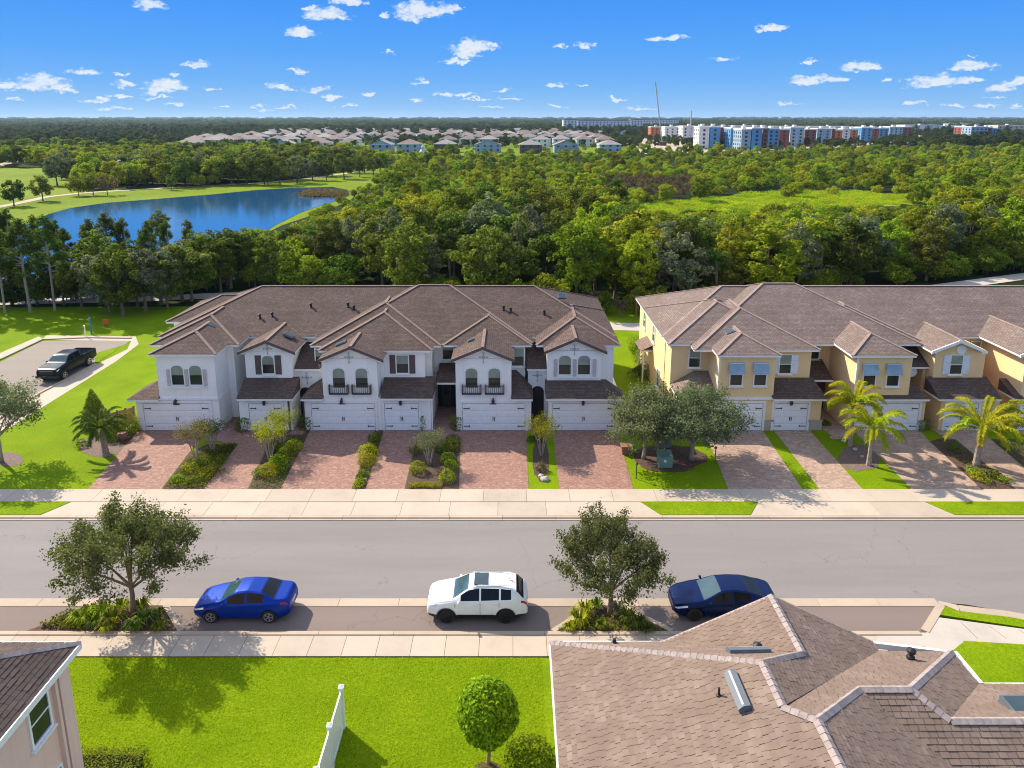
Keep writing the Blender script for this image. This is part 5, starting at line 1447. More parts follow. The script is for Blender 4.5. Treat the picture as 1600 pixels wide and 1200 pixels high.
# ---------------------------------------------------------------- white vinyl fence
VF = thing('vinyl_fence', (-6.35, 20, 0), 'white vinyl privacy fence standing on the near lawn', 'fence')
fy = [22.5 - 1.72*i for i in range(7)]
pm = None
for i, y in enumerate(fy):
    po = part(MB().box(-6.42, -6.28, y-.07, y+.07, 0, 1.80), 'post', 'vinyl_white', VF)
    part(MB().box(-6.45, -6.25, y-.10, y+.10, 1.80, 1.84).add([(-6.44,y-.09,1.84),(-6.26,y-.09,1.84),(-6.26,y+.09,1.84),(-6.44,y+.09,1.84),(-6.35,y,1.91)], [(0,1,4),(1,2,4),(2,3,4),(3,0,4)]), 'post_cap', 'vinyl_white', po)
    if i < len(fy)-1:
        y2 = fy[i+1]
        part(MB().box(-6.38, -6.32, y2+.08, y-.08, 1.58, 1.70), 'rail', 'vinyl_white', VF)
        part(MB().box(-6.38, -6.32, y2+.08, y-.08, .05, .18), 'rail', 'vinyl_white', VF)
        n = 9; L = (y-y2-.16)/n
        for k in range(n):
            part(MB().box(-6.362, -6.338, y2+.08+L*k+.004, y2+.08+L*(k+1)-.004, .18, 1.58), 'slat', 'vinyl_white', VF)
# ---------------------------------------------------------------- vehicles
def interp(tab, x):
    if x <= tab[0][0]: return tab[0][1]
    for (a, va), (b, vb) in zip(tab, tab[1:]):
        if x <= b:
            t = (x-a)/(b-a) if b > a else 1; t = t*t*(3-2*t)*.35 + t*.65
            return va + (vb-va)*t
    return tab[-1][1]
def car(loc, rz, c, label, cat='car', name='parked_car'):
    t = thing(name, (0,0,0), label, cat)
    L = c['L']; H0 = c.get('sill', .22); wx = c['wheels']; wr = c['wr']; ar = wr*1.17
    xs = sorted(set([round(i*L/80, 4) for i in range(81)] + [round(v, 4) for v in c['marks']] + [round(w + s*ar*k, 4) for w in wx for s in (-1, 1) for k in (.98, 1.0, .8, .5)]))
    nS = 10
    def section(x):
        W = interp(c['W'], x); zc = interp(c['zc'], x); zs = interp(c['zs'], x)
        zb = H0 + (max(0, .35-x)*.25 if x < .35 else 0) + (max(0, x-(L-.4))*.45 if x > L-.4 else 0)
        for w in wx:
            if abs(x-w) < ar: zb = max(zb, wr + math.sqrt(max(0, ar*ar-(x-w)**2)))
        flare = .0
        for w in wx:
            if abs(x-w) < ar*1.25: flare = c.get('flare', .025)
        zb = min(zb, zs-.12)
        z1 = max(zb+.015, H0+c.get('clad', .13)); z2 = max(zb+.03, c.get('waist', .56)); z2 = min(z2, zs-.07); z1 = min(z1, z2-.01)
        z3 = max(z2+.02, zs-.07)
        dz = zc-zs
        Wg = W - .085; tum = c.get('tumble', .42)
        zr = zs + dz*.86; Wr = Wg - max(0, dz)*tum
        pts = [(W-.07+flare, zb), (W-.012+flare, z1), (W+flare*.6, z2), (W-.02, z3), (W-.055, zs), (Wg, zs+.012+max(0,dz)*.02), (Wr, zr), (Wr-.085, zs+dz*.965), (Wr*.55, zc-.0), (0, zc+.008)]
        if 'bed' in c and c['bed'][0] < x < c['bed'][1]:
            zf = c['bed'][2]; rail = zs
            pts = pts[:4] + [(W-.03, rail), (W-.10, rail+.005), (W-.14, rail-.03), (W-.16, zf), (W*.5, zf), (0, zf)]
        return pts
    secs = [section(x) for x in xs]
    V = []; 
    for x, s in zip(xs, secs):
        for (y, z) in s: V.append((x, -y, z))
        for (y, z) in s[::-1][1:]: V.append((x, y, z))
    m_ = 2*nS-1
    groups = {}
    def put(k, f): groups.setdefault(k, []).append(f)
    for i in range(len(xs)-1):
        xm = (xs[i]+xs[i+1])/2
        for j in range(m_-1):
            jj = j if j < nS-1 else m_-2-j
            side = -1 if j < nS-1 else 1
            f = (i*m_+j, (i+1)*m_+j, (i+1)*m_+j+1, i*m_+j+1)
            key = 'body'
            for (k, x0, x1, j0, j1) in c['zones']:
                if x0 < xm < x1 and j0 <= jj <= j1: key = k + ('#%d' % side if k.split('@')[0] not in ONEPIECE else ''); break
            put(key, f)
    put('body', tuple(range(m_))); put('body', tuple((len(xs)-1)*m_ + k for k in range(m_-1, -1, -1)))
    for key, fs in groups.items():
        k = key.split('#')[0]; nm, mat = k.split('@') if '@' in k else (k, c['paint'])
        used = sorted({i for f in fs for i in f}); ix = {u: n for n, u in enumerate(used)}
        me = mesh_of([V[u] for u in used], [tuple(ix[i] for i in f) for f in fs], nm)
        o = link(nm, me, mat if mat in MATS else c['paint'], t, smooth=True); WLOC[o.name] = Vector()
        if nm == 'body':
            me.polygons[len(me.polygons)-1].use_smooth = False; me.polygons[len(me.polygons)-2].use_smooth = False
    Wm = max(v for _, v in c['W'])
    # underside and wheel housings
    part(MB().box(.25, L-.25, -Wm+.30, Wm-.30, H0-.03, c.get('waist', .56)+.05).box(.12, L-.12, -Wm+.12, Wm-.12, H0+.26, H0+.30), 'underbody', 'trim_black', t)
    for w in wx:
        for s in (-1, 1):
            y = s*(Wm-.115)
            wl = part(MB().lathe((w, y, wr), [(wr*.6,-.11),(wr*.94,-.11),(wr,-.07),(wr,.07),(wr*.94,.11),(wr*.6,.11)], 26, 'y'), 'wheel', 'tyre', t, smooth=False)
            rim = MB().lathe((w, y + s*.085, wr), [(wr*.16,-.0),(wr*.18,.025),(wr*.05,.035)] if s > 0 else [(wr*.05,-.035),(wr*.18,-.025),(wr*.16,0)], 10, 'y')
            for k in range(5):
                a = 2*PI*k/5; 
                for da in (-.13, .13):
                    rim.bar((w+math.cos(a)*wr*.14, y+s*.10, wr+math.sin(a)*wr*.14), (w+math.cos(a+da)*wr*.60, y+s*.105, wr+math.sin(a+da)*wr*.60), .03, .03, up=(0,1,0))
            n = 22
            for k in range(n):
                a0, a1 = 2*PI*k/n, 2*PI*(k+1)/n
                rim.bar((w+math.cos(a0)*wr*.64, y+s*.108, wr+math.sin(a0)*wr*.64), (w+math.cos(a1)*wr*.64, y+s*.108, wr+math.sin(a1)*wr*.64), .035, .03, up=(0,1,0))
            part(rim, 'rim', c.get('rim', 'alloy'), wl)
            part(MB().lathe((w, y + s*.06, wr), [(.01,0),(wr*.62,0.005),(wr*.62,.01)] , 20, 'y'), 'hub', 'trim_black', wl)
            if c.get('archmat'):
                am = MB(); n = 14; yo = interp(c['W'], w) + c.get('flare', .025)
                for k in range(n):
                    a0, a1 = PI*(k-.6)/n*1.02, PI*(k+.6)/n*1.02
                    am.bar((w+math.cos(a0)*ar*1.04, s*(yo-.01), wr+math.sin(a0)*ar*1.04), (w+math.cos(a1)*ar*1.04, s*(yo-.01), wr+math.sin(a1)*ar*1.04), .05, .065, up=(0,1,0))
                part(am, 'wheel_arch', c['archmat'], t)
    # mirrors, handles, seams, plates
    mx, mz = c['mirror']
    for s in (-1, 1):
        yy = s*(interp(c['W'], mx)+.02)
        part(MB().lathe((mx+.05, yy+s*.05, mz), [(.02,-.09),(.06,-.06),(.068,.02),(.05,.07),(.02,.09)], 10, 'y').bar((mx+.05, yy-s*.10, mz-.04), (mx+.05, yy+s*.02, mz-.02), .05, .04), 'mirror', c['paint'], t, smooth=True)
        for hx in c['handles']:
            y = s*(interp(c['W'], hx)-.005); part(MB().box(hx-.09, hx+.09, min(y, y+s*.025), max(y, y+s*.025), c['hz']-.014, c['hz']+.014), 'door_handle', c.get('hm', c['paint']), t)
        for sx in c['seams']:
            mb = MB(); zt = interp(c['zs'], sx)-.02
            y = s*(interp(c['W'], sx)+.0015); mb.box(sx-.008, sx+.008, min(y-s*.03, y), max(y-s*.03, y), H0+.16, zt-.05)
            part(mb, 'door_seam', 'trim_black', t)
    for (nm, mat, x0, x1, y0, y1, z0, z1) in c['boxes']:
        part(MB().box(x0, x1, y0, y1, z0, z1), nm, mat, t)
        if y0 > 0 or y1 < 0: part(MB().box(x0, x1, -y1, -y0, z0, z1), nm, mat, t)
    t.rotation_euler = (0, 0, rz); t.location = loc
    return t
ONEPIECE = {'body', 'windscreen', 'rear_window', 'roof_panel', 'sunroof', 'bonnet', 'boot_lid', 'bed_liner'}
sedan = dict(L=4.42, paint='bright_blue_paint', wheels=(.86, 3.50), wr=.315, marks=(1.12,1.22,1.95,2.05,3.05,3.15,3.72,1.62,2.42,2.50,3.28,.30,.55,4.05,3.9,4.3),
    W=[(0,.62),(.12,.76),(.4,.84),(.9,.872),(2.2,.88),(3.4,.872),(4.0,.83),(4.3,.76),(4.42,.66)],
    zc=[(0,.60),(.10,.70),(.35,.80),(1.15,.98),(1.22,1.0),(2.02,1.40),(2.5,1.455),(3.1,1.40),(3.78,1.12),(4.25,1.10),(4.36,1.02),(4.42,.85)],
    zs=[(0,.56),(.10,.64),(.4,.74),(1.2,.90),(2.2,.945),(3.4,1.0),(4.2,.99),(4.36,.92),(4.42,.80)],
    zones=[('windscreen@windscreen',1.22,1.95,7,8),('windscreen@windscreen',1.22,1.95,6,6) if False else ('windscreen@windscreen',1.22,1.95,7,8),('rear_window@car_glass',3.15,3.72,7,8),
           ('side_window@car_glass',1.62,2.42,5,5),('side_window@car_glass',2.50,3.28,5,5),('headlight@headlamp',.08,.55,3,3),('taillight@tail_red',4.05,4.36,3,3),('bonnet',.35,1.15,5,8),('boot_lid',3.78,4.3,5,8),
           ('front_door',1.28,2.44,1,3),('rear_door',2.46,3.18,1,3),('roof_panel',2.0,3.1,7,8)],
    mirror=(1.42,.97), handles=(2.28,3.12), hz=.83, seams=(1.27,2.45,3.2), boxes=[('grille','trim_black',-.015,.06,-.42,.42,.30,.47),('plate','plate',4.40,4.435,-.26,.26,.62,.75)])
suv = dict(L=4.60, clad=.2, archmat='trim_black', paint='white_paint', wheels=(.90, 3.60), wr=.36, sill=.27, waist=.66, flare=.03, marks=(1.15,1.2,1.9,2.0,1.55,2.40,2.48,3.30,3.38,3.85,4.05,4.42,.3,.6,4.0,4.5,4.3),
    W=[(0,.70),(.12,.82),(.4,.89),(.9,.915),(2.2,.925),(3.7,.92),(4.2,.89),(4.5,.83),(4.60,.76)],
    zc=[(0,.78),(.08,.92),(.30,1.0),(1.1,1.14),(1.2,1.17),(1.95,1.60),(2.4,1.68),(3.3,1.665),(3.85,1.61),(4.10,1.53),(4.42,1.18),(4.56,1.05),(4.60,.9)],
    zs=[(0,.72),(.10,.84),(.4,.95),(1.2,1.08),(2.2,1.10),(3.5,1.14),(4.1,1.16),(4.45,1.05),(4.56,.95),(4.60,.8)],
    zones=[('windscreen@windscreen',1.2,1.9,7,8),('rear_window@car_glass',4.08,4.42,6,8),('side_window@car_glass',1.55,2.40,5,5),('side_window@car_glass',2.48,3.30,5,5),('quarter_window@car_glass',3.38,3.85,5,5),
           ('headlight@headlamp',.06,.5,3,3),('taillight@tail_red',4.30,4.58,3,4),('sill_cladding@trim_black',.05,4.55,0,0),('bonnet',.3,1.12,5,8),('front_door',1.3,2.42,1,3),('rear_door',2.46,3.28,1,3),('roof_panel',1.98,3.95,7,8)],
    mirror=(1.42,1.12), handles=(2.25,3.18), hz=.97, seams=(1.30,2.44,3.30), rim='black_alloy', tumble=.42,
    boxes=[('grille','trim_black',-.02,.06,-.48,.48,.52,.74),('lower_grille','trim_black',-.02,.08,-.55,.55,.30,.42),('sunroof','skylight_glass',2.15,2.80,-.42,.42,1.66,1.695),('roof_rail','alloy',2.05,3.85,.505,.525,1.655,1.685),('plate','plate',4.585,4.62,-.26,.26,.80,.93),('antenna','white_paint',3.72,3.86,-.03,.03,1.66,1.72)])
fast = dict(sedan); fast.update(L=4.78, paint='navy_paint', wheels=(.92, 3.74), wr=.34, marks=(1.28,1.36,2.15,3.05,3.2,4.15,1.75,2.6,2.68,3.5,.3,.6,4.3,4.6,4.1),
    W=[(0,.60),(.12,.78),(.45,.88),(.95,.92),(2.3,.935),(3.6,.93),(4.2,.89),(4.6,.80),(4.78,.68)],
    zc=[(0,.58),(.12,.70),(.4,.80),(1.3,.97),(1.36,.99),(2.2,1.37),(2.75,1.42),(3.3,1.37),(4.2,1.10),(4.6,1.02),(4.72,.96),(4.78,.85)],
    zs=[(0,.54),(.12,.63),(.45,.74),(1.3,.90),(2.4,.94),(3.6,.99),(4.4,.96),(4.7,.88),(4.78,.8)],
    zones=[('windscreen@windscreen',1.36,2.15,7,8),('rear_window@car_glass',3.35,4.1,7,8),('side_window@car_glass',1.75,2.6,5,5),('side_window@car_glass',2.68,3.5,5,5),('headlight@headlamp',.08,.6,3,3),('taillight@tail_red',4.4,4.7,3,3),
           ('bonnet',.4,1.3,5,8),('front_door',1.4,2.62,1,3),('rear_door',2.66,3.4,1,3),('roof_panel',2.2,3.3,7,8)],
    mirror=(1.55,.98), handles=(2.45,3.3), hz=.83, seams=(1.38,2.64,3.42), boxes=[('grille','trim_black',-.015,.07,-.5,.5,.28,.44),('plate','plate',4.76,4.80,-.26,.26,.6,.73)], rim='black_alloy')
truck = dict(L=5.85, archmat='trim_black', paint='black_paint', wheels=(.98, 4.62), wr=.42, sill=.46, waist=.85, flare=.04, marks=(1.5,1.58,2.2,2.35,1.85,2.7,2.78,3.55,3.85,3.98,4.02,5.74,.3,.6,5.6),
    W=[(0,.86),(.12,.95),(.5,.985),(2,.99),(5.6,.985),(5.85,.97)],
    zc=[(0,1.06),(.08,1.20),(.3,1.26),(1.45,1.38),(1.55,1.40),(2.25,1.86),(2.6,1.91),(3.6,1.90),(3.85,1.84),(3.97,1.45),(4.0,1.34),(5.85,1.34)],
    zs=[(0,1.0),(.10,1.12),(.4,1.2),(1.5,1.30),(3.9,1.33),(5.85,1.33)], bed=(4.0, 5.76, .86),
    zones=[('windscreen@windscreen',1.58,2.2,7,8),('rear_window@car_glass',3.85,3.97,6,8),('side_window@car_glass',1.85,2.70,5,5),('side_window@car_glass',2.78,3.55,5,5),('headlight@headlamp',.04,.4,3,3),('bed_liner@trim_black',4.0,5.76,6,8),
           ('front_door',1.6,2.72,1,3),('rear_door',2.76,3.7,1,3),('bonnet',.3,1.45,5,8),('roof_panel',2.2,3.8,7,8)],
    mirror=(1.75,1.38), handles=(2.55,3.5), hz=1.13, seams=(1.6,2.74,3.72,3.98), rim='alloy', tumble=.30,
    boxes=[('grille','trim_black',-.03,.06,-.6,.6,.75,1.12),('bumper','trim_black',-.10,.2,-.92,.92,.48,.72),('bumper','alloy',5.82,5.98,-.9,.9,.52,.70)])
def place_car(spec, front_px, yrow, label, name='parked_car', cat='car'):
    q = G(front_px, yrow); return car(Vector((q.x, q.y, -.045)), 0.0, spec, label, cat, name)
yl = (G(800, 973).y + .88)
def at_row(px, W): 
    return XP(px, yl, .5)
car(Vector((XP(307, yl-.3, .5), yl, -.044)), 0, sedan, 'bright blue sedan with silver wheels parked beside the left planter tree')
car(Vector((XP(668.5, yl-.3, .6), yl+.02, -.044)), 0, suv, 'white suv with black wheels and a sunroof parked in the bay', cat='suv')
car(Vector((XP(1050.5, yl-.2, .5), yl+.16, -.044)), 0, fast, 'dark navy blue fastback car half hidden behind the big tan roof')
f_, b_ = G(101.5, 593, 0), G(139, 571.5, 0)
d_ = (b_-f_).normalized(); ang = math.atan2(d_.y, d_.x)
sc_ = (b_-f_).length
q = f_ - d_*truck['wheels'][0] + Vector((-d_.y, d_.x, 0))*.9
tk = car(Vector((q.x, q.y, .008)), ang, truck, 'black crew cab pickup truck parked at the edge of the car park', 'pickup truck', 'pickup_truck')
# ---------------------------------------------------------------- trees and shrubs near the camera
def tree(loc, meshes, label, cat='tree', name='tree', bark='bark', leaf='street_leaf', group=None, rz=0.0):
    t = thing(name, loc, label, cat, group); t.rotation_euler[2] = rz
    link('trunk', meshes[0], bark, t, smooth=True); link('crown', meshes[1], leaf, t)
    return t
A1 = spray_tree(3, 5.15, 2.95, 1.55, .12, 135, 220, .12, low=.42, up=.6, lens=1.05, tw=.19)
A2 = spray_tree(14, 4.45, 2.65, 1.2, .12, 120, 215, .115, low=.38, up=.8, lens=1.05, tw=.18)
q = G(204, 963); tree((q.x+.15, q.y, .03), A1, 'broad dark green oak in the left planter beside the blue sedan', name='street_tree')
q = G(949, 962); tree((q.x+.1, q.y, .03), A2, 'upright oak with spreading limbs in the triangular planter behind the big roof', name='street_tree')
A3 = spray_tree(21, 4.7, 2.7, 1.2, .13, 150, 120, .15, low=.55, up=.25, tw=.26)
q = G(1007, 720); tree((q.x, q.y+.3, 0), A3, 'round grey-green oak behind the green utility box, nearer the white houses', name='oak_tree', leaf='grey_leaf', bark='pale_bark')
A3b = spray_tree(25, 5.0, 3.3, 1.2, .16, 210, 120, .15, low=.5, up=.2, tw=.26)
q = G(1082, 722); tree((q.x, q.y+.3, 0), A3b, 'wider dense oak right of the green utility box, shading the first tan driveway', name='oak_tree', leaf='grey_leaf', bark='pale_bark')
A4 = spray_tree(31, 5.6, 2.8, 2.0, .13, 130, 100, .15, low=.45, up=.5)
q = G(2, 722); tree((q.x, q.y, 0), A4, 'silvery oak with leaning double trunk on the left lawn by the pavement', name='oak_tree', leaf='grey_leaf', bark='pale_bark')
# crepe myrtles: many pale stems, thin crown
def myrtle(seed, h):
    rng = random.Random(seed); mb = MB(); tips = []
    for i in range(7):
        t = 2*PI*i/7+rng.uniform(-.3,.3); o = rng.uniform(.35,.75); a = Vector((.07*math.cos(t), .07*math.sin(t), 0)); m1 = a+Vector((math.cos(t)*o*.35, math.sin(t)*o*.35, h*.45)); b = Vector((math.cos(t)*o, math.sin(t)*o, h*rng.uniform(.72,.9)))
        mb.tube([a, m1, b], [.035,.028,.014], 5, False)
        for k in range(4):
            e = b+Vector((rng.uniform(-.35,.35), rng.uniform(-.35,.35), rng.uniform(.0,.45))); mb.tube([m1.lerp(b,.8), e], [.012,.006], 3, False); tips.append(e)
    nr = np.random.default_rng(seed); C = np.array([list(t) for t in tips]); P_ = np.repeat(C, 85, 0) + nr.normal(size=(len(C)*85, 3))*np.array([.20,.20,.19])
    V, Fc = leaves(P_, .10, None, nr, .5); return mb.mesh('trunk'), np_mesh('crown', V, Fc)
M1, M2 = myrtle(2, 2.1), myrtle(5, 2.5)
for (px, py, m_, lab, lf) in ((333,705,M1,'thin green crepe myrtle nearest the first white garage, in the bed of the first driveway','street_leaf'),(307,722,M2,'reddish crepe myrtle in the bed between the first two driveways, nearer the pavement','flower_leaf'),
        (442,700,M2,'yellowish multi-stem crepe myrtle beside the second garage','fresh_leaf'),(422,722,M2,'pale multi-stem crepe myrtle leaning over the narrow brick drive','topiary_leaf'),
        (671,727,M1,'nearly bare pale crepe myrtle in the round-shrub bed before the porch','grey_leaf'),(846,712,M2,'tall olive crepe myrtle in the narrow grass strip of the last white garage','gold_leaf')):
    q = G(px, py); tree((q.x, q.y, 0), m_, lab, name='crepe_myrtle', leaf=lf, bark='pale_bark', rz=px*.1)
# palms
q = G(1357, 727); palm((q.x, q.y, 0), 2.7, 2.2, 21, 'bright yellow-green palm nearest the pavement in the oval bed between yellow driveways', seed=3, r=.12)
q = G(1328, 697); palm((q.x, q.y, 0), 3.2, 2.0, 19, 'palm with slim trunk behind the nearer palm of the oval bed', seed=7, r=.11)
q = G(1525, 727); palm((q.x, q.y, 0), 2.7, 2.6, 23, 'wide golden palm with thick knobbly trunk before the gabled yellow unit', seed=11, r=.16)
q = G(1612, 732); palm((q.x, q.y, 0), 2.8, 2.3, 20, 'golden palm cut by the right edge of the picture', seed=15, r=.14)
q = G(166, 712); palm((q.x, q.y, 0), 1.9, 1.9, 22, 'dark date palm in a mulch ring at the corner of the first driveway', seed=21, leaf='darkpalm_leaf', bark='palm_bark', r=.17, wl=.35, droop=1.2, shaft=False, lean=(-.35, .25))
# dark cone behind it and other shrubs
def cone_tree(loc, h, r, label, leaf='wood_leaf', name='conifer', seed=1, n=5200, sz=.15):
    rng = np.random.default_rng(seed); u = rng.random(n); z = h*(.06+.94*(1-np.sqrt(u))*1.0); rr = r*(1-z/h)**.75*(.6+.45*rng.random(n)); t = rng.random(n)*2*PI
    P_ = np.stack([np.cos(t)*rr, np.sin(t)*rr, z], 1); o = np.stack([np.cos(t), np.sin(t), .5+0*t], 1); V, Fc = leaves(P_, sz, o, rng, .4, .8)
    T = thing(name, loc, label, 'tree'); link('trunk', MB().tube([(0,0,-.05),(0,0,h*.8)], [.09,.03], 6).mesh(), 'bark', T); link('crown', np_mesh('crown', V, Fc), leaf, T); return T
q = G(150, 668); cone_tree((q.x, q.y, 0), 3.1, 1.1, 'dark conical conifer behind the date palm', seed=2)
q = G(188, 680); shrub(0,0,1.0,1.7,'wood_leaf','broad dark bush between the date palm and the brown fence',kind='loose', world=(q.x,q.y,0))
# topiary
def topiary(loc, r, zc, label):
    T = thing('topiary_tree', loc, label, 'tree')
    rng = np.random.default_rng(8); n = 6500; d = rng.normal(size=(n,3)); d /= np.linalg.norm(d,axis=1)[:,None]
    lo = rng.normal(size=(26,3)); lo /= np.linalg.norm(lo,axis=1)[:,None]; b = .94+.08*np.max(np.clip(d@lo.T,0,1)**20,axis=1)
    P_ = d*(b*(.74+.28*rng.random(n)**.5))[:,None]*np.array([r,r,r*1.12]); P_[:,2] += zc
    V, Fc = leaves(P_, .18, d+np.array([0,0,.35]), rng, .45, .9)
    link('trunk', MB().tube([(0,0,-.02),(.06,0,zc*.5),(.0,0,zc)], [.075,.06,.05], 8).mesh(), 'palm_bark', T); link('crown', np_mesh('crown', V, Fc), 'topiary_leaf', T)
q = G(763, 1192); topiary((q.x, q.y, 0), 1.06, 2.15, 'yellow-green ball-clipped standard tree on the near lawn')
q = G(826, 1193); shrub(0,0,.85,.9,'hedge_leaf','dark rounded shrub at the foot of the big tan roof wall',world=(q.x,q.y,0))
q = G(862, 1190); shrub(0,0,.4,.6,'topiary_leaf','small lit shrub squeezed between dark shrub and tan house',world=(q.x,q.y,0))
# hedge at the bottom left
def hedge(x0, x1, y0, y1, h, label, mat='hedge_leaf', dens=420):
    rng = np.random.default_rng(4); n = int(((x1-x0)*(y1-y0) + (x1-x0+y1-y0)*2*h)*dens)
    P_ = rng.uniform(-1, 1, (n, 3)); ax = rng.choice([0,1,2,2], n); sg = np.where(rng.random(n) < .5, -1, 1); sg = np.where(ax == 2, 1, sg); P_[np.arange(n), ax] = sg*(.93+.1*rng.random(n)); o = np.zeros((n,3)); o[np.arange(n), ax] = sg
    P_ = P_*np.array([(x1-x0)/2, (y1-y0)/2, h/2]) + np.array([0, 0, h/2]); P_ += rng.normal(size=P_.shape)*.04
    V, Fc = leaves(P_, .085, o+np.array([0,0,.3]), rng, .5, .7)
    T = link('hedge', np_mesh('hedge', V, Fc), mat, None, ((x0+x1)/2, (y0+y1)/2, 0)); tag(T, label, 'hedge')
    T.data.materials[0] = MATS[mat]
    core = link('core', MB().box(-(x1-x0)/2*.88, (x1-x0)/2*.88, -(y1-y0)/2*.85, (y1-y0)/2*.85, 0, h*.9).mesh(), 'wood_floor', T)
a = G(124, 1172, 1.0); b = G(228, 1178, 1.0)
hedge(a.x-.4, b.x, a.y-2.4, a.y+.1, 1.0, 'clipped green hedge beside the pink house corner')
# shrubs of the beds: (px, py, radius, height, material, kind, label)
SH = [
 (222,668,.42,.85,'hedge_leaf','box','square clipped bush left of the first garage door'),(208,676,.45,.5,'topiary_leaf','loose','light shrub beside the square bush at the first garage'),
 (381,672,.42,.8,'hedge_leaf','box','square clipped bush left of the second garage door'),
 (480,670,.42,.9,'hedge_leaf','box','square clipped bush left of the third garage door'),
 (592,668,.38,1.0,'hedge_leaf','box','clipped bush between the third and fourth garage doors'),
 (661,667,.50,.95,'hedge_leaf','box','square clipped bush right of the narrow fourth garage door'),(715,670,.40,.9,'hedge_leaf','box','clipped bush left of the fifth garage door, by the porch walk'),
 (824,666,.34,.75,'hedge_leaf','box','small clipped bush right of the fifth garage door'),
 (584,690,.42,.7,'hedge_leaf','round','dark round shrub in the strip right of the third driveway, nearest the garages'),(579,705,.45,.6,'hedge_leaf','round','middle dark shrub in the strip right of the third driveway'),
 (575,712,.62,.8,'topiary_leaf','round','large yellow-green shrub in the strip between third and fourth driveways'),(573,727,.60,.75,'gold_leaf','round','bright lime shrub in the strip between third and fourth driveways'),(566,745,.4,.4,'hedge_leaf','loose','low loose shrub in the strip between third and fourth driveways'),(560,758,.4,.35,'topiary_leaf','loose','small leafy clump at the pavement end of the third driveway strip'),
 (653,738,.55,.75,'gold_leaf','round','golden ball shrub at the left edge of the porch bed'),(700,752,.50,.8,'gold_leaf','round','golden ball shrub nearest the pavement in the porch bed'),
 (704,733,.44,.62,'topiary_leaf','round','round green shrub second from the pavement in the porch bed'),(699,722,.52,.7,'hedge_leaf','round','green shrub in the middle right of the porch bed'),(702,703,.66,.75,'hedge_leaf','round','large green shrub near the porch walk'),(688,705,.5,.6,'hedge_leaf','loose','dark loose shrub left of the large one near the porch walk'),(708,692,.5,.6,'hedge_leaf','round','green shrub next to the porch walk border'),(650,708,.45,.45,'wood_leaf','loose','dark low shrub on the left of the porch bed'),
 (428,706,.55,.7,'hedge_leaf','round','green shrub at the top of the bed beside the third driveway'),(458,703,.6,.75,'topiary_leaf','round','light green shrub beside the third garage'),(447,716,.6,.7,'hedge_leaf','round','medium green shrub in the middle of the second bed'),(435,727,.58,.72,'topiary_leaf','round','light round shrub in the second bed below the myrtles'),(421,742,.66,.8,'gold_leaf','round','lime yellow shrub near the pavement end of the second bed'),(405,742,.4,.5,'hedge_leaf','loose','small dark shrub left of the lime yellow one'),(440,738,.45,.5,'hedge_leaf','loose','small dark shrub right of the lime yellow one'),
 (336,738,.5,.5,'hedge_leaf','loose','leafy shrub in the lower middle of the first bed'),(320,745,.5,.5,'topiary_leaf','loose','light leafy clump in the first bed near the pavement'),(296,738,.55,.5,'topiary_leaf','loose','light clump on the driveway side of the first bed'),(303,755,.45,.35,'hedge_leaf','loose','low dark clump at the pavement end of the first bed'),(278,752,.5,.4,'topiary_leaf','loose','light clump at the pavement corner of the first driveway'),(315,728,.5,.5,'hedge_leaf','loose','mid bed green clump beside the reddish myrtle'),(345,722,.45,.45,'wood_leaf','loose','dark low plant on the walk side of the first bed'),(352,706,.5,.4,'wood_leaf','loose','dark low plant at the head of the first bed'),
 (829,690,.3,.6,'hedge_leaf','loose','small bush at the garage end of the narrow grass strip'),(845,735,.35,.6,'flower_leaf','loose','brownish plant in the narrow grass strip'),(841,690,.35,1.0,'hedge_leaf','loose','dark upright bush at the entrance of the last white unit'),
 (1180,690,.0,.0,'','',''),
 (1289,664,.3,.4,'hedge_leaf','loose','low plant beside the yellow entrance walk'),(1437,670,.4,.7,'hedge_leaf','box','clipped bush right of the third yellow garage door'),(1482,665,.45,.5,'hedge_leaf','loose','low bush at the corner of the gabled yellow unit'),
 (1490,705,.4,.5,'wood_leaf','loose','dark plant in the bed left of the golden palm'),(1520,742,.5,.55,'topiary_leaf','loose','light fern clump in the last bed, nearest the pavement'),(1532,751,.45,.5,'topiary_leaf','loose','second light clump in the last bed by the pavement'),(1553,745,.4,.5,'hedge_leaf','loose','green clump right of the ferns in the last bed'),(1568,752,.4,.4,'topiary_leaf','loose','small clump at the right end of the last bed'),
 (1575,700,.5,.6,'wood_leaf','loose','dark shrub right of the narrow last driveway'),
 (128,698,.4,.5,'hedge_leaf','loose','low shrub on the left of the date palm ring'),(178,690,.45,.6,'hedge_leaf','round','shrub right of the date palm ring'),(199,682,.35,.5,'topiary_leaf','loose','flowering clump by the stone pot'),
 (1002,560,1.1,2.6,'hedge_leaf','loose','tall bush on the grass between the white and yellow rows'),(1010,575,.9,1.8,'wood_leaf','loose','dark bush beside the tall one between the two rows'),(1000,590,.8,1.5,'oak_leaf','loose','bush at the end wall of the yellow row'),
]
for (px, py, r, h, mat, kind, lab) in SH:
    if r: shrub(px, py, r*1.12, h*1.1, mat, lab, 'shrubs in the front beds', kind)
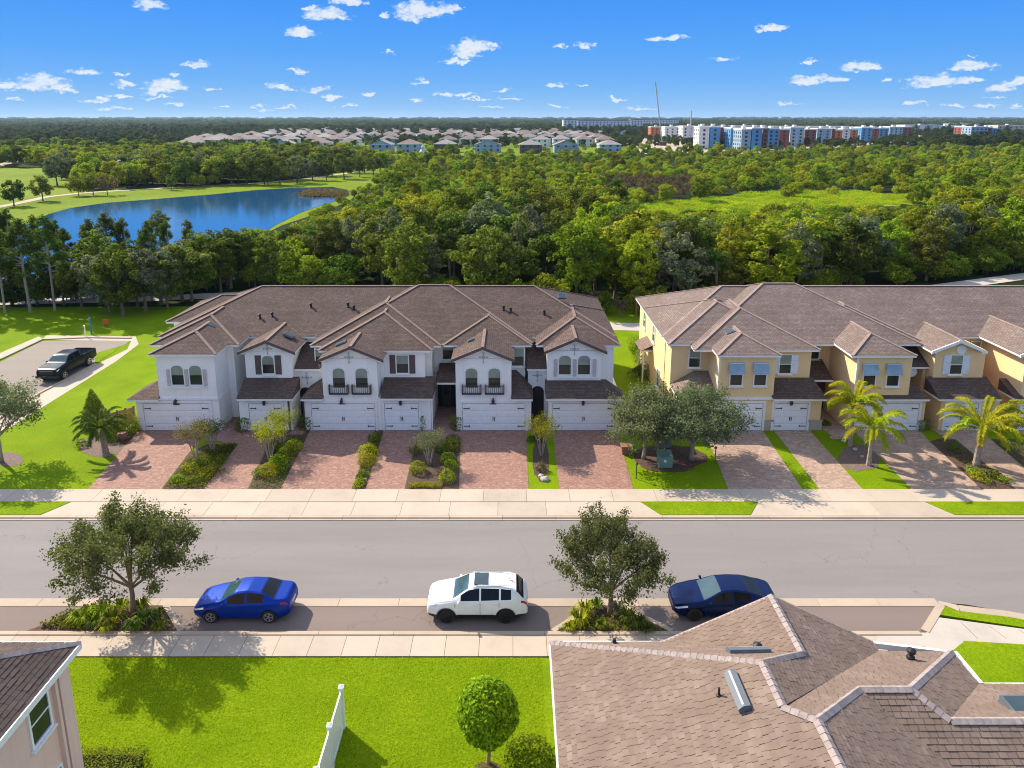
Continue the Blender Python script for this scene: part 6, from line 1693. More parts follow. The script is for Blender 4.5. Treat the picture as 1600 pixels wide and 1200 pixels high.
# planter plants by the street
PLN = [(130,972,.75,.75,'topiary_leaf'),(150,978,.7,.7,'hedge_leaf'),(160,963,.8,.8,'topiary_leaf'),(178,975,.75,.8,'hedge_leaf'),(190,955,.6,.7,'topiary_leaf'),(222,955,.6,.75,'hedge_leaf'),(228,972,.75,.7,'wood_leaf'),(212,983,.65,.55,'hedge_leaf'),(246,968,.6,.55,'wood_leaf'),(250,984,.5,.45,'hedge_leaf'),(140,962,.6,.6,'hedge_leaf'),(168,984,.6,.5,'topiary_leaf'),
       (905,975,.75,.8,'topiary_leaf'),(915,960,.6,.75,'topiary_leaf'),(932,952,.5,.6,'hedge_leaf'),(965,958,.55,.6,'grey_leaf'),(980,970,.65,.65,'wood_leaf'),(996,978,.6,.6,'wood_leaf'),(940,982,.4,.4,'hedge_leaf'),(1010,986,.45,.35,'wood_leaf'),(890,984,.4,.35,'topiary_leaf')]
for i, (px, py, r, h, mat) in enumerate(PLN):
    left = px < 500
    lab = ('leafy %s strap plant massed with others under the left street oak' if left else 'leafy %s strap plant massed with others in the triangular street planter') % {'topiary_leaf': 'light green', 'hedge_leaf': 'mid green', 'wood_leaf': 'dark green', 'grey_leaf': 'reddish green'}[mat]
    shrub(px, py, r, h*.8, mat, lab, 'plants under the left oak' if left else 'plants of the triangular planter', 'fan', 'plant', 'plant')
# low ground cover
def cover(name, poly_px, n, size, mat, z=.05, label='low leafy ground cover'):
    Pn = [tuple(q)[:2] for q in gp(*poly_px)]; xs_ = [p[0] for p in Pn]; ys_ = [p[1] for p in Pn]; rng = np.random.default_rng(n); pts = []
    while len(pts) < n:
        p = (rng.uniform(min(xs_), max(xs_)), rng.uniform(min(ys_), max(ys_)))
        if inside(p, Pn): pts.append([p[0], p[1], z + rng.random()*.18])
    V, Fc = leaves(np.array(pts), size, np.tile([0,0,1.], (n,1)), rng, .45, .9); o = link(name, np_mesh(name, V, Fc), mat); tag(o, label, 'ground cover', kind='stuff'); return o
cover('ground_cover', [(300,712),(330,700),(372,694),(320,764),(256,764)], 3600, .13, 'hedge_leaf')
cover('ground_cover', [(436,690),(478,680),(440,763),(392,763)], 1800, .11, 'hedge_leaf')
cover('ground_cover', [(640,757),(692,757),(690,764),(638,764)], 1200, .09, 'gold_leaf')
cover('ground_cover', [(586,680),(598,680),(572,763),(552,763)], 1000, .10, 'hedge_leaf')
cover('ground_cover', [(60,980),(110,955),(150,960),(130,988)], 900, .14, 'hedge_leaf')
cover('ground_cover', [(870,988),(905,965),(1000,970),(1040,988)], 900, .12, 'hedge_leaf')
cover('ground_cover', [(1460,690),(1485,685),(1580,762),(1540,762)], 900, .10, 'wood_leaf')
cover('ground_cover', [(1552,690),(1588,690),(1690,762),(1645,762)], 900, .10, 'wood_leaf')
for i, (ppx, nn_) in enumerate((([(825,690),(862,690),(873,763),(828,763)], 900), ([(1250,690),(1262,690),(1280,762),(1262,762)], 300))):
    pass
# lawn nap: short blades over the near lawns, thinning away
def nap(name, poly, n, h, mat='lawn_blade'):
    xs_ = [p[0] for p in poly]; ys_ = [p[1] for p in poly]; rng = np.random.default_rng(n)
    x = rng.uniform(min(xs_), max(xs_), n); y = rng.uniform(min(ys_), max(ys_), n)
    a = rng.random(n)*2*PI; l = h*rng.uniform(.6, 1.3, n); w = .012
    b0 = np.stack([x - np.cos(a)*w, y - np.sin(a)*w, np.zeros(n)], 1); b1 = np.stack([x + np.cos(a)*w, y + np.sin(a)*w, np.zeros(n)], 1)
    tp = np.stack([x + rng.normal(size=n)*l*.7, y + rng.normal(size=n)*l*.7, l], 1)
    o = link(name, np_mesh(name, np.stack([b0, b1, tp], 1).reshape(-1, 3), np.arange(3*n).reshape(-1, 3)), mat); tag(o, 'short lawn grass', 'grass', kind='stuff'); return o
leaf_mat('lawn_blade', (.27, .42, .004), (.40, .58, .008), (.54, .66, .02), .4, obj=0)
nap('grass', [(-19, 13.8), (1.25, 13.8), (1.25, Y_SW_S-.02), (-19, Y_SW_S-.02)], 170000, .05)
nap('grass', [(17.1, 15.0), (27, 15.0), (27, G(1507,1003).y-.95), (17.1, G(1507,1003).y-.95)], 60000, .055)

# ---------------------------------------------------------------- small things
U = G(1040, 731); ub = thing('utility_box', (U.x, U.y, 0), 'green electrical cabinet on the grass under the grey-green oaks', 'utility box')
part(MB().box(U.x-.45, U.x+.45, U.y, U.y+.75, .0, .75), 'cabinet', 'utility_green', ub)
part(MB().add([(U.x-.48,U.y-.03,.75),(U.x+.48,U.y-.03,.75),(U.x+.48,U.y+.78,.95),(U.x-.48,U.y+.78,.95),(U.x-.48,U.y-.03,.70),(U.x+.48,U.y-.03,.70),(U.x+.48,U.y+.78,.70),(U.x-.48,U.y+.78,.70)],[(0,1,2,3),(4,5,1,0),(5,6,2,1),(6,7,3,2),(7,4,0,3)]), 'lid', 'utility_green', ub)
part(MB().box(U.x-.13, U.x+.02, U.y-.02, U.y, .40, .55), 'warning_label', 'white_trim', ub)
U2 = G(1038, 700); ub2 = thing('utility_box', (U2.x, U2.y, 0), 'second green cabinet standing behind the first under the oaks', 'utility box')
part(MB().box(U2.x-.42, U2.x+.42, U2.y, U2.y+.7, 0, .8), 'cabinet', 'utility_green', ub2); part(MB().box(U2.x-.45, U2.x+.45, U2.y-.03, U2.y+.73, .8, .88), 'lid', 'utility_green', ub2)
PT = G(978, 708); pt = thing('plant_pot', (PT.x, PT.y, 0), 'square brown wooden plant pot beside the last white garage', 'plant pot')
part(MB().add([(PT.x-.28,PT.y-.28,0),(PT.x+.28,PT.y-.28,0),(PT.x+.28,PT.y+.28,0),(PT.x-.28,PT.y+.28,0),(PT.x-.36,PT.y-.36,.6),(PT.x+.36,PT.y-.36,.6),(PT.x+.36,PT.y+.36,.6),(PT.x-.36,PT.y+.36,.6)],[(0,1,5,4),(1,2,6,5),(2,3,7,6),(3,0,4,7),(4,5,6,7)]), 'pot', 'terracotta', pt)
part(MB().box(PT.x-.38, PT.x+.38, PT.y-.38, PT.y+.38, .56, .63), 'rim', 'terracotta', pt)
for (px, py, lab) in ((994,748,'slim dark garden post on the grass beside the last red driveway'),(1117,722,'slim dark garden post on the grass beside the first tan driveway')):
    q = G(px, py); gpst = thing('garden_light', (q.x, q.y, 0), lab, 'garden light')
    part(MB().lathe((q.x, q.y, 0), [(.03,0),(.03,1.0),(.02,1.02)], 7), 'post', 'iron', gpst); part(MB().lathe((q.x, q.y, 1.0), [(.10,0),(.12,.04),(.03,.14)], 8), 'lamp_head', 'iron', gpst)
q = G(192, 688); tag(link('stone_pot', MB().lathe((0,0,0), [(.2,0),(.32,.25),(.34,.5),(.28,.62),(.24,.6)], 12).mesh(), 'terracotta', None, (q.x, q.y, 0)), 'round clay pot by the dark bush at the first driveway', 'pot')
# rocks
for i, (px, py, s, where) in enumerate(((851,750,.28,'lying in the narrow grass strip, nearest the pavement'),(845,745,.2,'lying in the narrow grass strip behind the largest one'),(570,750,.15,'in the strip beside the third driveway'),(1318,690,.16,'at the head of the oval palm bed'),(1336,703,.18,'on the left of the oval palm bed'),(1347,714,.14,'in the middle of the oval palm bed'),(1368,729,.16,'at the foot of the nearer palm'),(205,670,.35,'beside the brown fence of the first white house'))):
    rng = random.Random(i); me = bpy.data.meshes.new('rock'); import bmesh
    bm = bmesh.new(); bmesh.ops.create_icosphere(bm, subdivisions=2, radius=s)
    for v in bm.verts: v.co *= rng.uniform(.82, 1.12); v.co.z *= .65
    bm.to_mesh(me); bm.free(); q = G(px, py); o = link('rock', me, 'stone', None, (q.x, q.y, s*.25)); tag(o, 'pale garden rock ' + where, 'rock', 'garden rocks')
# by the car park: blue post, white pipe, orange board
q = G(143, 522); hy = thing('marker_post', (q.x, q.y, 0), 'blue water marker post on the grass behind the car park', 'marker post'); part(MB().lathe((q.x,q.y,0), [(.09,0),(.09,1.5),(.13,1.5),(.13,1.75),(.05,1.85)], 9), 'post', 'blue_plastic', hy)
q = G(134, 527); hz = thing('marker_post', (q.x, q.y, 0), 'white pipe post beside the blue one at the car park kerb', 'marker post'); part(MB().lathe((q.x,q.y,0), [(.06,0),(.06,1.15),(.09,1.15),(.09,1.3)], 8), 'post', 'white_trim', hz)
q = G(166, 510); ob = thing('sign_board', (q.x, q.y, 0), 'small orange sign on the shaded grass behind the car park', 'sign'); part(MB().box(q.x-.35, q.x+.35, q.y-.02, q.y+.02, .25, .85), 'board', 'orange_plastic', ob); part(MB().box(q.x-.2, q.x-.16, q.y+.021, q.y+.05, 0, .8).box(q.x+.16, q.x+.2, q.y+.021, q.y+.05, 0, .8), 'leg', 'iron', ob)
# ---------------------------------------------------------------- woods
def to_px(x, y, z=0.0):
    zc = y*CT + (CAM_H-z)*ST; v = (CAM_H-z)*CT - y*ST
    return 800 + F*x/zc, ROW0 + F*v/zc
protos = {}
def wood_proto(kind, i):
    k = (kind, i)
    if k in protos: return protos[k]
    s = 100 + i
    if kind == 'broad':
        C_, C = crown_mesh(s, 3.5, 4.1, 4.5, n=92, clump=(.11,.24), per=62, size=.42, low=.75, lobes=5); T = trunk_mesh(s, 4.2, .2, C, 7)
    elif kind == 'tall':
        C_, C = crown_mesh(s, 2.9, 5.1, 5.7, n=92, clump=(.13,.27), per=58, size=.40, low=.8, lobes=5); T = trunk_mesh(s, 5.5, .2, C, 7)
    elif kind == 'bushy':
        C_, C = crown_mesh(s, 2.6, 2.0, 2.2, n=30, clump=(.24,.38), per=90, size=.36, low=.6, lobes=5); T = trunk_mesh(s, 2.0, .1, C, 5)
    elif kind == 'pine':
        rng = np.random.default_rng(s); cs = []; rs = []
        for j in range(26):
            h = 4.4 + 5.4*(j/26)**.9; a = rng.random()*2*PI; l = (1-(h-4.4)/6.6)*2.5*rng.uniform(.5,1); cs.append([math.cos(a)*l, math.sin(a)*l, h + rng.uniform(-.2,.3)]); rs.append(rng.uniform(.45,.8))
        cs.append([0,0,10.1]); rs.append(.5)
        V, Fc = clumped(rng, np.array(cs), np.array(rs), 110, .42, .22, flat=.75, shell=.2); C_ = np_mesh('crown', V, Fc); C = np.array(cs)
        mb = MB().tube([(0,0,-.05),(.1,0,4),(.05,.05,8),(0,0,10.2)], [.15,.12,.08,.03], 7)
        for c in cs[:24]: mb.tube([(.05,.0,c[2]-.3), tuple(c)], [.05,.015], 4, False)
        T = mb.mesh('trunk')
    elif kind == 'palm':
        mb = MB(); f = [frond_mesh(1.9, 1.3, .5, 9, .55, .12, .4, seed=s+q) for q in range(2)]
        rngp = random.Random(s)
        for q in range(22):
            me = f[q % 2]; M_ = Matrix.Translation((0,0,4.6)) @ Matrix.Rotation(q*2.4, 4, 'Z') @ Matrix.Rotation(rngp.uniform(-.9,.25), 4, 'Y')
            mb.add([M_ @ v.co for v in me.vertices], [tuple(p.vertices) for p in me.polygons])
        C_ = mb.mesh('crown'); T = MB().tube([(0,0,-.05),(.1,0,2.5),(0,0,4.7)], [.2,.16,.17], 8).mesh('trunk')
    elif kind == 'dead':
        C_, C = crown_mesh(s, 1.5, 1.2, 1.6, n=22, clump=(.2,.4), per=24, size=.30, low=.6); T = trunk_mesh(s, 1.6, .07, C, 12)
    protos[k] = (T, C_); return protos[k]
def in_any(p, polys): return any(inside(p, q) for q in polys)
def near_trail(x, y):
    tr = [(-70, 86), (-48, 88), (-33, 91), (-22, 88), (-8, 80), (4, 76.5), (14, 75.5), (24, 78), (40, 86), (62, 96), (90, 108)]
    for a, b in zip(tr, tr[1:]):
        if a[0] <= x <= b[0]:
            return a[1] + (b[1]-a[1])*(x-a[0])/(b[0]-a[0])
    return 90
def cap_row(px):
    """Highest picture row treetops of the near wood reach, so that lake and meadow stay open beyond them."""
    tab = [(-200,338),(40,342),(58,362),(80,372),(130,385),(180,350),(235,375),(300,372),(360,362),(440,352),(490,338),(545,322),(600,298),(700,275),(960,282),(1010,330),(1180,330),(1225,312),(1280,322),(1400,322),(1450,318),(1500,290),(1900,280)]
    for (a, va), (b, vb) in zip(tab, tab[1:]):
        if px <= b: return va + (vb-va)*(px-a)/(b-a)
    return 280
rt = random.Random(42)
NEARW = []
LIT = 'woodland tree standing in the belt behind the houses'
LAB = {'broad': 'dark spreading broadleaf tree in the wood behind the townhouses', 'tall': 'tall dense broadleaf tree in the wood behind the townhouses', 'bushy': 'low fresh green bush at the edge of the wood behind the townhouses',
       'pine': 'slender pine of the stand between the car park and the lake', 'palm': 'cabbage palm growing among the wood behind the townhouses', 'dead': 'brown leafless thicket bush at the edge of the wood'}
CATN = {'broad': ('woodland_tree','tree'), 'tall': ('woodland_tree','tree'), 'bushy': ('woodland_bush','bush'), 'pine': ('pine_tree','pine tree'), 'palm': ('cabbage_palm','palm tree'), 'dead': ('dry_bush','bush')}
HT = {'broad': 8.7, 'tall': 10.8, 'bushy': 4.1, 'pine': 10.6, 'palm': 5.6, 'dead': 2.9}
LEAFM = {'broad': ['wood_leaf','oak_leaf','scrub_leaf','grey_leaf','wood_leaf'], 'tall': ['wood_leaf','oak_leaf','wood_leaf','grey_leaf'], 'bushy': ['fresh_leaf','hedge_leaf'], 'pine': ['pine_leaf'], 'palm': ['darkpalm_leaf'], 'dead': ['dry_leaf']}
def where(x, y):
    px, py = to_px(x, y)
    z = ('beyond the car park' if px < 250 else 'beyond the white row left end' if px < 450 else 'beyond the white row middle' if px < 700 else 'beyond the white row right end' if px < 930 else
         'beyond the gap between the rows' if px < 1060 else 'beyond the yellow row left end' if px < 1230 else 'beyond the yellow row middle' if px < 1430 else 'beyond the right-hand trail bend')
    d = 'at the wood edge' if y < near_trail(x, y) + 8 else 'a few crowns in' if y < 102 else 'deep in the wood' if y < 135 else 'near the far shore'
    return d, z
KW = {'broad': 'spreading broadleaf tree', 'tall': 'tall dense tree', 'bushy': 'leafy bush', 'pine': 'slender pine', 'palm': 'cabbage palm', 'dead': 'dry brown thicket'}
made = {}
GRP = {'broad': 'broadleaf trees of the near wood', 'tall': 'tall trees of the near wood', 'bushy': 'bushes of the wood edge', 'pine': 'pines by the lake', 'palm': 'palms in the wood', 'dead': 'dry bushes of the wood edge'}
def near_tree(kind, x, y, h, mat=None, label=None):
    i = rt.randrange({'broad': 5, 'tall': 5, 'palm': 2}.get(kind, 3)); T, C_ = wood_proto(kind, i); mat = mat or rt.choice(LEAFM[kind])
    key = (kind, i, mat)
    s = h/HT[kind]
    if key not in made:
        n, cat = CATN[kind]; t = thing(n, (x, y, 0), LAB[kind], cat, GRP[kind])
        Cm = C_ if not C_.materials or C_.materials[0] == MATS[mat] else C_.copy()
        if Cm.materials and Cm.materials[0] != MATS[mat]: Cm.materials[0] = MATS[mat]
        link('trunk', T, 'pale_bark' if kind == 'pine' else 'bark', t); link('crown', Cm, mat, t); made[key] = t
    else:
        t = copy_tree(made[key])
    t.location = (x, y, 0); t.rotation_euler = (0, 0, rt.uniform(0, 6.28)); w = rt.uniform(.85, 1.2); w2 = w*rt.uniform(.85, 1.15)
    t.scale = (s*w, s*w2, s)
    if label: t['label'] = label
    else:
        d, z = where(x, y); size = 'low ' if h < HT[kind]*.75 else 'large ' if h > HT[kind]*1.1 else ''
        tone = {'fresh_leaf': 'bright green ', 'scrub_leaf': 'yellow-green ', 'oak_leaf': 'olive green ', 'grey_leaf': 'grey-green '}.get(mat, 'dark ' if kind in ('broad','tall') else '')
        t['label'] = (size + tone + KW[kind] + ' ' + d + ', ' + z)
    return t
# belt behind the left lawn: pines and broad trees whose trunks show
for (px, py, k, h) in ((8,489,'pine',11),(48,488,'pine',11.5),(86,486,'pine',11.8),(30,470,'pine',12),(68,468,'pine',11),(-20,480,'pine',11),(-60,485,'pine',12),(112,470,'pine',9.5),
        (158,475,'tall',9.4),(193,494,'broad',8.4),(146,468,'pine',9.0),(215,480,'tall',8.6),(238,470,'pine',9.5),(252,476,'broad',7.6),(285,470,'broad',7.5),(205,462,'pine',10.5),(178,458,'pine',11.0),(320,450,'broad',8),(300,440,'pine',9),(-110,478,'broad',9),(270,450,'pine',9.5),(355,445,'broad',8.2),(100,455,'pine',9.8),(10,452,'pine',11.5)):
    q = G(px, py); near_tree(k, q.x, q.y, h)
# dark undergrowth and more crowns closing the belt behind the left lawn
for i in range(17):
    q = G(-30 + i*22 + rt.uniform(-5, 5), 481 - i*1.7 + rt.uniform(-4, 3)); near_tree('bushy', q.x, q.y, rt.uniform(1.8, 3.2), mat='wood_leaf')
for (px, py, k, h, m_) in ((128,480,'broad',6.8,'oak_leaf'),(172,488,'broad',7.6,'grey_leaf'),(228,486,'broad',7.4,'grey_leaf'),(262,482,'broad',6.6,'oak_leaf'),(300,470,'broad',6.8,'wood_leaf'),(150,455,'pine',10.0,None),(240,452,'pine',9.5,None),(345,455,'tall',7.5,None),(20,476,'broad',6.2,'wood_leaf'),(58,476,'broad',5.6,'oak_leaf'),(100,476,'broad',6.0,'wood_leaf'),(385,440,'broad',8.0,None)):
    q = G(px, py); near_tree(k, q.x, q.y, h, mat=m_)
occ = []
cells = []
y = 80.0
while y < 152:
    step = 4.0 + (y-80)*.018
    x = -.86*y - 8
    while x < .86*y + 12:
        cells.append((x + rt.uniform(-1.6, 1.6), y + rt.uniform(-1.6, 1.6))); x += step*rt.uniform(.9, 1.25)
    y += step*.93
cnt = {}
WOODPTS = []
for (x, y) in cells:
    ty = near_trail(x, y)
    if y < ty + 3.5: continue
    if in_any((x, y), (LAKE, PARK)) or inside((x, y), MEADOW): continue
    px, py = to_px(x, y)
    if px < 120 and y > 100: continue
    cr = cap_row(px) + rt.uniform(0, 22); zmax = CAM_H - ratio(cr)*y
    edge = y < ty + 7.5
    r_ = rt.random()
    if edge and px > 250 and y < 112:
        for q_ in range(2): near_tree('bushy' if rt.random() < .8 else 'palm', x + rt.uniform(-2.4,2.4), ty + rt.uniform(3.2, 5.5), rt.uniform(1.8, 3.4)); cnt['woodland_bush'] = cnt.get('woodland_bush', 0) + 1
    if edge and px > 330: k = 'bushy' if r_ < .55 else 'dead' if (r_ < .75 and px > 860) else 'palm' if r_ < .8 else 'tall'
    elif px < 330: k = 'pine' if r_ < .45 else 'tall' if r_ < .7 else 'broad'
    elif px < 560: k = 'pine' if r_ < .25 else 'palm' if r_ < .42 else 'broad' if r_ < .75 else 'tall'
    else: k = 'palm' if r_ < .20 else 'bushy' if r_ < .25 else 'broad' if r_ < .66 else 'tall'
    base = {'broad': rt.uniform(7, 11), 'tall': rt.uniform(9, 13), 'bushy': rt.uniform(3, 5), 'pine': rt.uniform(8.5, 12), 'palm': rt.uniform(5.5, 8), 'dead': rt.uniform(2, 3.5)}[k]
    h = min(base, zmax)
    if h < 5.5 and k in ('broad', 'tall', 'pine'): k = 'bushy'; 
    if h < 1.6: continue
    if y < 118 and cnt.get(CATN[k][0], 0) < 285 and -60 < px < 1660:
        near_tree(k, x, y, h, mat=('scrub_leaf' if px > 850 and k in ('broad','tall') and rt.random() < .38 else None)); cnt[CATN[k][0]] = cnt.get(CATN[k][0], 0) + 1
    else: WOODPTS.append((x, y, h, k))
# beyond: scattered in one mass, thinning cell size with distance
y = 118 if False else 150.0
while y < 1500:
    step = (4.1 if y < 480 else 4.6) + (y-150)*.019
    x = -.80*y - 20
    while x < .80*y + 20:
        X, Yv = x + rt.uniform(-.45, .45)*step, y + rt.uniform(-.45, .45)*step
        x += step
        if (in_any((X, Yv), (LAKE, PARK))) or (inside((X, Yv), MEADOW) and rt.random() < .95) or (in_any((X, Yv), (VILLAGE, ESTATE)) and rt.random() < (.72 if Yv < 560 else .3)): continue
        px, py = to_px(X, Yv)
        if py > 300 and px < 60: continue
        scrub = 560 < px < 1700 and 150 < Yv < 560
        if scrub:
            k = 'bushy' if rt.random() < .62 else 'broad' if rt.random() < .7 else 'palm'
            h = {'bushy': rt.uniform(2.2, 4.0), 'broad': rt.uniform(3.6, 6.0) if rt.random() < .9 else rt.uniform(6, 9), 'palm': rt.uniform(3.6, 5.4)}[k]
            if 940 < px < 1085 and 283 < py < 314: k = 'dead'; h = rt.uniform(2.5, 4)
        else:
            k = rt.choice(['broad', 'tall', 'broad', 'bushy']); h = {'broad': rt.uniform(7, 10), 'tall': rt.uniform(8, 12), 'bushy': rt.uniform(3, 5)}[k]
        if 960 < px < 1460 and py > 320: h = min(h, max(0, CAM_H - ratio(cap_row(px))*Yv))
        if px < 600 and Yv < 235: h = min(h, max(2.4 if px > 470 else 0, CAM_H - ratio(cap_row(px) + rt.uniform(0,14))*Yv))
        if h < 1.4: continue
        # keep the first village row and the flats in view
        if 470 < Yv < 540: h = min(h, 4.5 if px < 960 else 5.5)
        if 540 <= Yv and 240 < px < 1460 and Yv < 900: h = min(h, 7)
        WOODPTS.append((X, Yv, h*(1 + max(0, Yv-500)/1500), k))
    y += step*.9
def scatter(name, pts, kinds, label, group=None, mats=None, scale_extra=None):
    """One object of kind stuff: plants set on points by geometry nodes."""
    me = bpy.data.meshes.new(name); me.vertices.add(len(pts)); me.vertices.foreach_set('co', np.array([(p[0], p[1], 0) for p in pts], dtype=np.float32).ravel())
    order = list(kinds)
    flat = []; first = {}
    for k in order:
        first[k] = len(flat)
        for j in range(2): flat.append((k, j))
    col = bpy.data.collections.new(name + '_sources')
    for n, (k, j) in enumerate(flat):
        T, C_ = wood_proto(k, j); mb = bpy.data.meshes.new('source')
        # crown only with a stub of trunk: joined mesh
        Vc = np.empty(len(C_.vertices)*3, np.float32); C_.vertices.foreach_get('co', Vc); Vc = Vc.reshape(-1, 3)
        o = bpy.data.objects.new('%03d_source' % n, C_.copy()); o.data.materials.clear(); o.data.materials.append(MATS[(mats or {}).get(k, LEAFM[k][j % len(LEAFM[k])])]); col.objects.link(o)
    idx = [first[p[3]] + rt.randrange(2) for p in pts]; sc = [p[2]/HT[p[3]] for p in pts]; rot = [rt.uniform(0, 6.28) for _ in pts]
    for nm, typ, val in (('idx','INT',idx),('sc','FLOAT',sc),('rot','FLOAT',rot)):
        at = me.attributes.new(nm, typ, 'POINT'); at.data.foreach_set('value', val)
    ng = bpy.data.node_groups.new(name, 'GeometryNodeTree'); ng.interface.new_socket('Geometry', in_out='INPUT', socket_type='NodeSocketGeometry'); ng.interface.new_socket('Geometry', in_out='OUTPUT', socket_type='NodeSocketGeometry')
    gi = ng.nodes.new('NodeGroupInput'); go = ng.nodes.new('NodeGroupOutput'); ip = ng.nodes.new('GeometryNodeInstanceOnPoints'); ci = ng.nodes.new('GeometryNodeCollectionInfo')
    ci.inputs['Collection'].default_value = col; ci.inputs['Separate Children'].default_value = True; ci.inputs['Reset Children'].default_value = True
    m2p = ng.nodes.new('GeometryNodeMeshToPoints')
    def attr(nm, typ):
        n = ng.nodes.new('GeometryNodeInputNamedAttribute'); n.data_type = typ; n.inputs['Name'].default_value = nm; return n.outputs['Attribute']
    ng.links.new(gi.outputs[0], m2p.inputs[0]); ng.links.new(m2p.outputs[0], ip.inputs['Points']); ng.links.new(ci.outputs[0], ip.inputs['Instance'])
    ip.inputs['Pick Instance'].default_value = True; ng.links.new(attr('idx','INT'), ip.inputs['Instance Index'])
    cx = ng.nodes.new('ShaderNodeCombineXYZ'); ng.links.new(attr('rot','FLOAT'), cx.inputs[2]); ng.links.new(cx.outputs[0], ip.inputs['Rotation'])
    ng.links.new(attr('sc','FLOAT'), ip.inputs['Scale']); ng.links.new(ip.outputs[0], go.inputs[0])
    o = bpy.data.objects.new(name, me); COL.objects.link(o); mod = o.modifiers.new('scatter', 'NODES'); mod.node_group = ng
    tag(o, label, 'woodland', kind='stuff'); return o
midp = [p for p in WOODPTS if p[1] < 560]; farp = [p for p in WOODPTS if p[1] >= 560]
scatter('woodland', midp, ('broad','tall','bushy','pine','palm','dead'), 'mass of trees and scrub filling the land behind the near wood', mats={'bushy': 'scrub_leaf', 'broad': 'scrub_leaf', 'tall': 'wood_leaf', 'dead': 'dry_leaf'})
# the far forest plain: crowns as coarse clumps
fp = [(p[0], p[1], p[2], p[3]) for p in farp]
y = 1500.0
while y < 9000:
    step = 30 + (y-1500)*.045
    x = -.80*y
    while x < .80*y:
        if rt.random() < .93: fp.append((x + rt.uniform(-.5,.5)*step, y + rt.uniform(-.5,.5)*step, rt.uniform(10, 15)*(1 + (y-1500)/2500), 'far'))
        x += step*.8
    y += step*1.0
HT['far'] = 9.0; LEAFM['far'] = ['far_leaf']
for i in range(2):
    C_, C = crown_mesh(300+i, 9.5, 4.2, 4.6, n=60, clump=(.14,.26), per=34, size=1.3, low=.4, lobes=6); protos[('far', i)] = (None, C_)
scatter('forest_plain', fp, ('broad','tall','bushy','far'), 'flat forest reaching to the horizon', mats={'broad': 'far_leaf', 'tall': 'far_leaf', 'bushy': 'wood_leaf'})
# tufts standing in the marsh meadow
tuf = []
bx = [p[0] for p in MEADOW]; by_ = [p[1] for p in MEADOW]
while len(tuf) < 800:
    p = (rt.uniform(min(bx), max(bx)), rt.uniform(min(by_), max(by_)))
    if inside(p, MEADOW): tuf.append((p[0], p[1], rt.uniform(.5, 1.1), 'tuft'))
HT['tuft'] = 1.0; LEAFM['tuft'] = ['marsh_leaf']; leaf_mat('marsh_leaf', (.24,.36,.010), (.40,.54,.015), (.52,.54,.05), .45, obj=.3)
for i in range(2):
    rng = np.random.default_rng(i); n = 260; P_ = rng.normal(size=(n,3))*np.array([1.1,1.1,.25]); P_[:,2] = np.abs(P_[:,2])+.2; V, Fc = leaves(P_, .5, None, rng, .25); protos[('tuft', i)] = (None, np_mesh('tuft', V, Fc))
scatter('marsh_tufts', tuf, ('tuft',), 'bright green reeds and grasses of the open marsh')
islet = []
while len(islet) < 130:
    q = G(rt.uniform(480, 532), rt.uniform(300, 307)); islet.append((q.x, q.y, rt.uniform(.6, 1.4), 'tuft'))
scatter('reeds', islet, ('tuft',), 'brown-green reeds on the islet in the lake', mats={'tuft': 'dry_leaf'})
# park trees on the far bank
PK = [(22,322,7.5,'broad','lone dark tree on the far bank, leftmost by the trail'),(67,314,7.5,'broad','second lone tree on the far bank with its shadow on the grass'),(123,306,5.5,'bushy','small light tree on the bank, left of the pair by the pavilion'),(146,305,7,'tall','dark upright tree on the bank before the pavilion'),(168,305,6.5,'dead','brown thin tree on the bank right of the pavilion'),(268,297,5,'broad','small tree at the lake edge in the middle of the far bank'),(418,288,4.5,'bushy','small tree on the far bank near the bend of the trail'),(252,388,7.0,'tall','dark round tree standing alone on the near lake shore')]
for (px, py, h, k, lab) in PK:
    q = G(px, py); near_tree(k, q.x, q.y, h, label=lab)
# belt behind the park lawn, tree by tree
for i in range(64):
    px = 62 + i*8.6 + rt.uniform(-3, 3); py = {0: 292, 1: 285, 2: 277}[i % 3] - max(0, (px-430))*.10 + rt.uniform(-2, 2)
    if px > 590: break
    q = G(px, py); WP = rt.choice(['broad', 'tall', 'broad']); nt_ = near_tree(WP, q.x, q.y + 10, rt.uniform(8, 12)); nt_['group'] = 'trees lining the park lawn'; nt_['label'] = 'woodland tree lining the park lawn, ' + ('left of the pavilion' if px < 130 else 'around the pavilion' if px < 190 else 'just right of the pavilion' if px < 280 else 'opposite the middle of the lake' if px < 400 else 'opposite the right end of the lake' if px < 500 else 'where the trail leaves the lawn') + (', front rank' if i % 3 == 0 else ', middle rank' if i % 3 == 1 else ', rear rank')
    pass
# pavilion
q = G(158, 286); pv = thing('pavilion', (q.x, q.y+14, 0), 'white tent-roofed park pavilion between the far trees', 'pavilion')
cx, cy = q.x-1, q.y+14
part(MB().add([(cx-8,cy-6,3.2),(cx+8,cy-6,3.2),(cx+8,cy+6,3.2),(cx-8,cy+6,3.2),(cx+1,cy,7.6)], [(0,1,4),(1,2,4),(2,3,4),(3,0,4),(3,2,1,0)]), 'roof', 'canopy_white', pv)
part(MB().add([(cx-14,cy-3,2.8),(cx-7,cy-3,2.8),(cx-7,cy+4,2.8),(cx-14,cy+4,2.8),(cx-9,cy,5)], [(0,1,4),(1,2,4),(2,3,4),(3,0,4),(3,2,1,0)]), 'roof', 'canopy_white', pv)
for dx in (-7.5, 0, 7.5):
    for dy in (-5.5, 5.5): part(MB().box(cx+dx-.15, cx+dx+.15, cy+dy-.15, cy+dy+.15, 0, 3.2), 'post', 'canopy_white', pv)

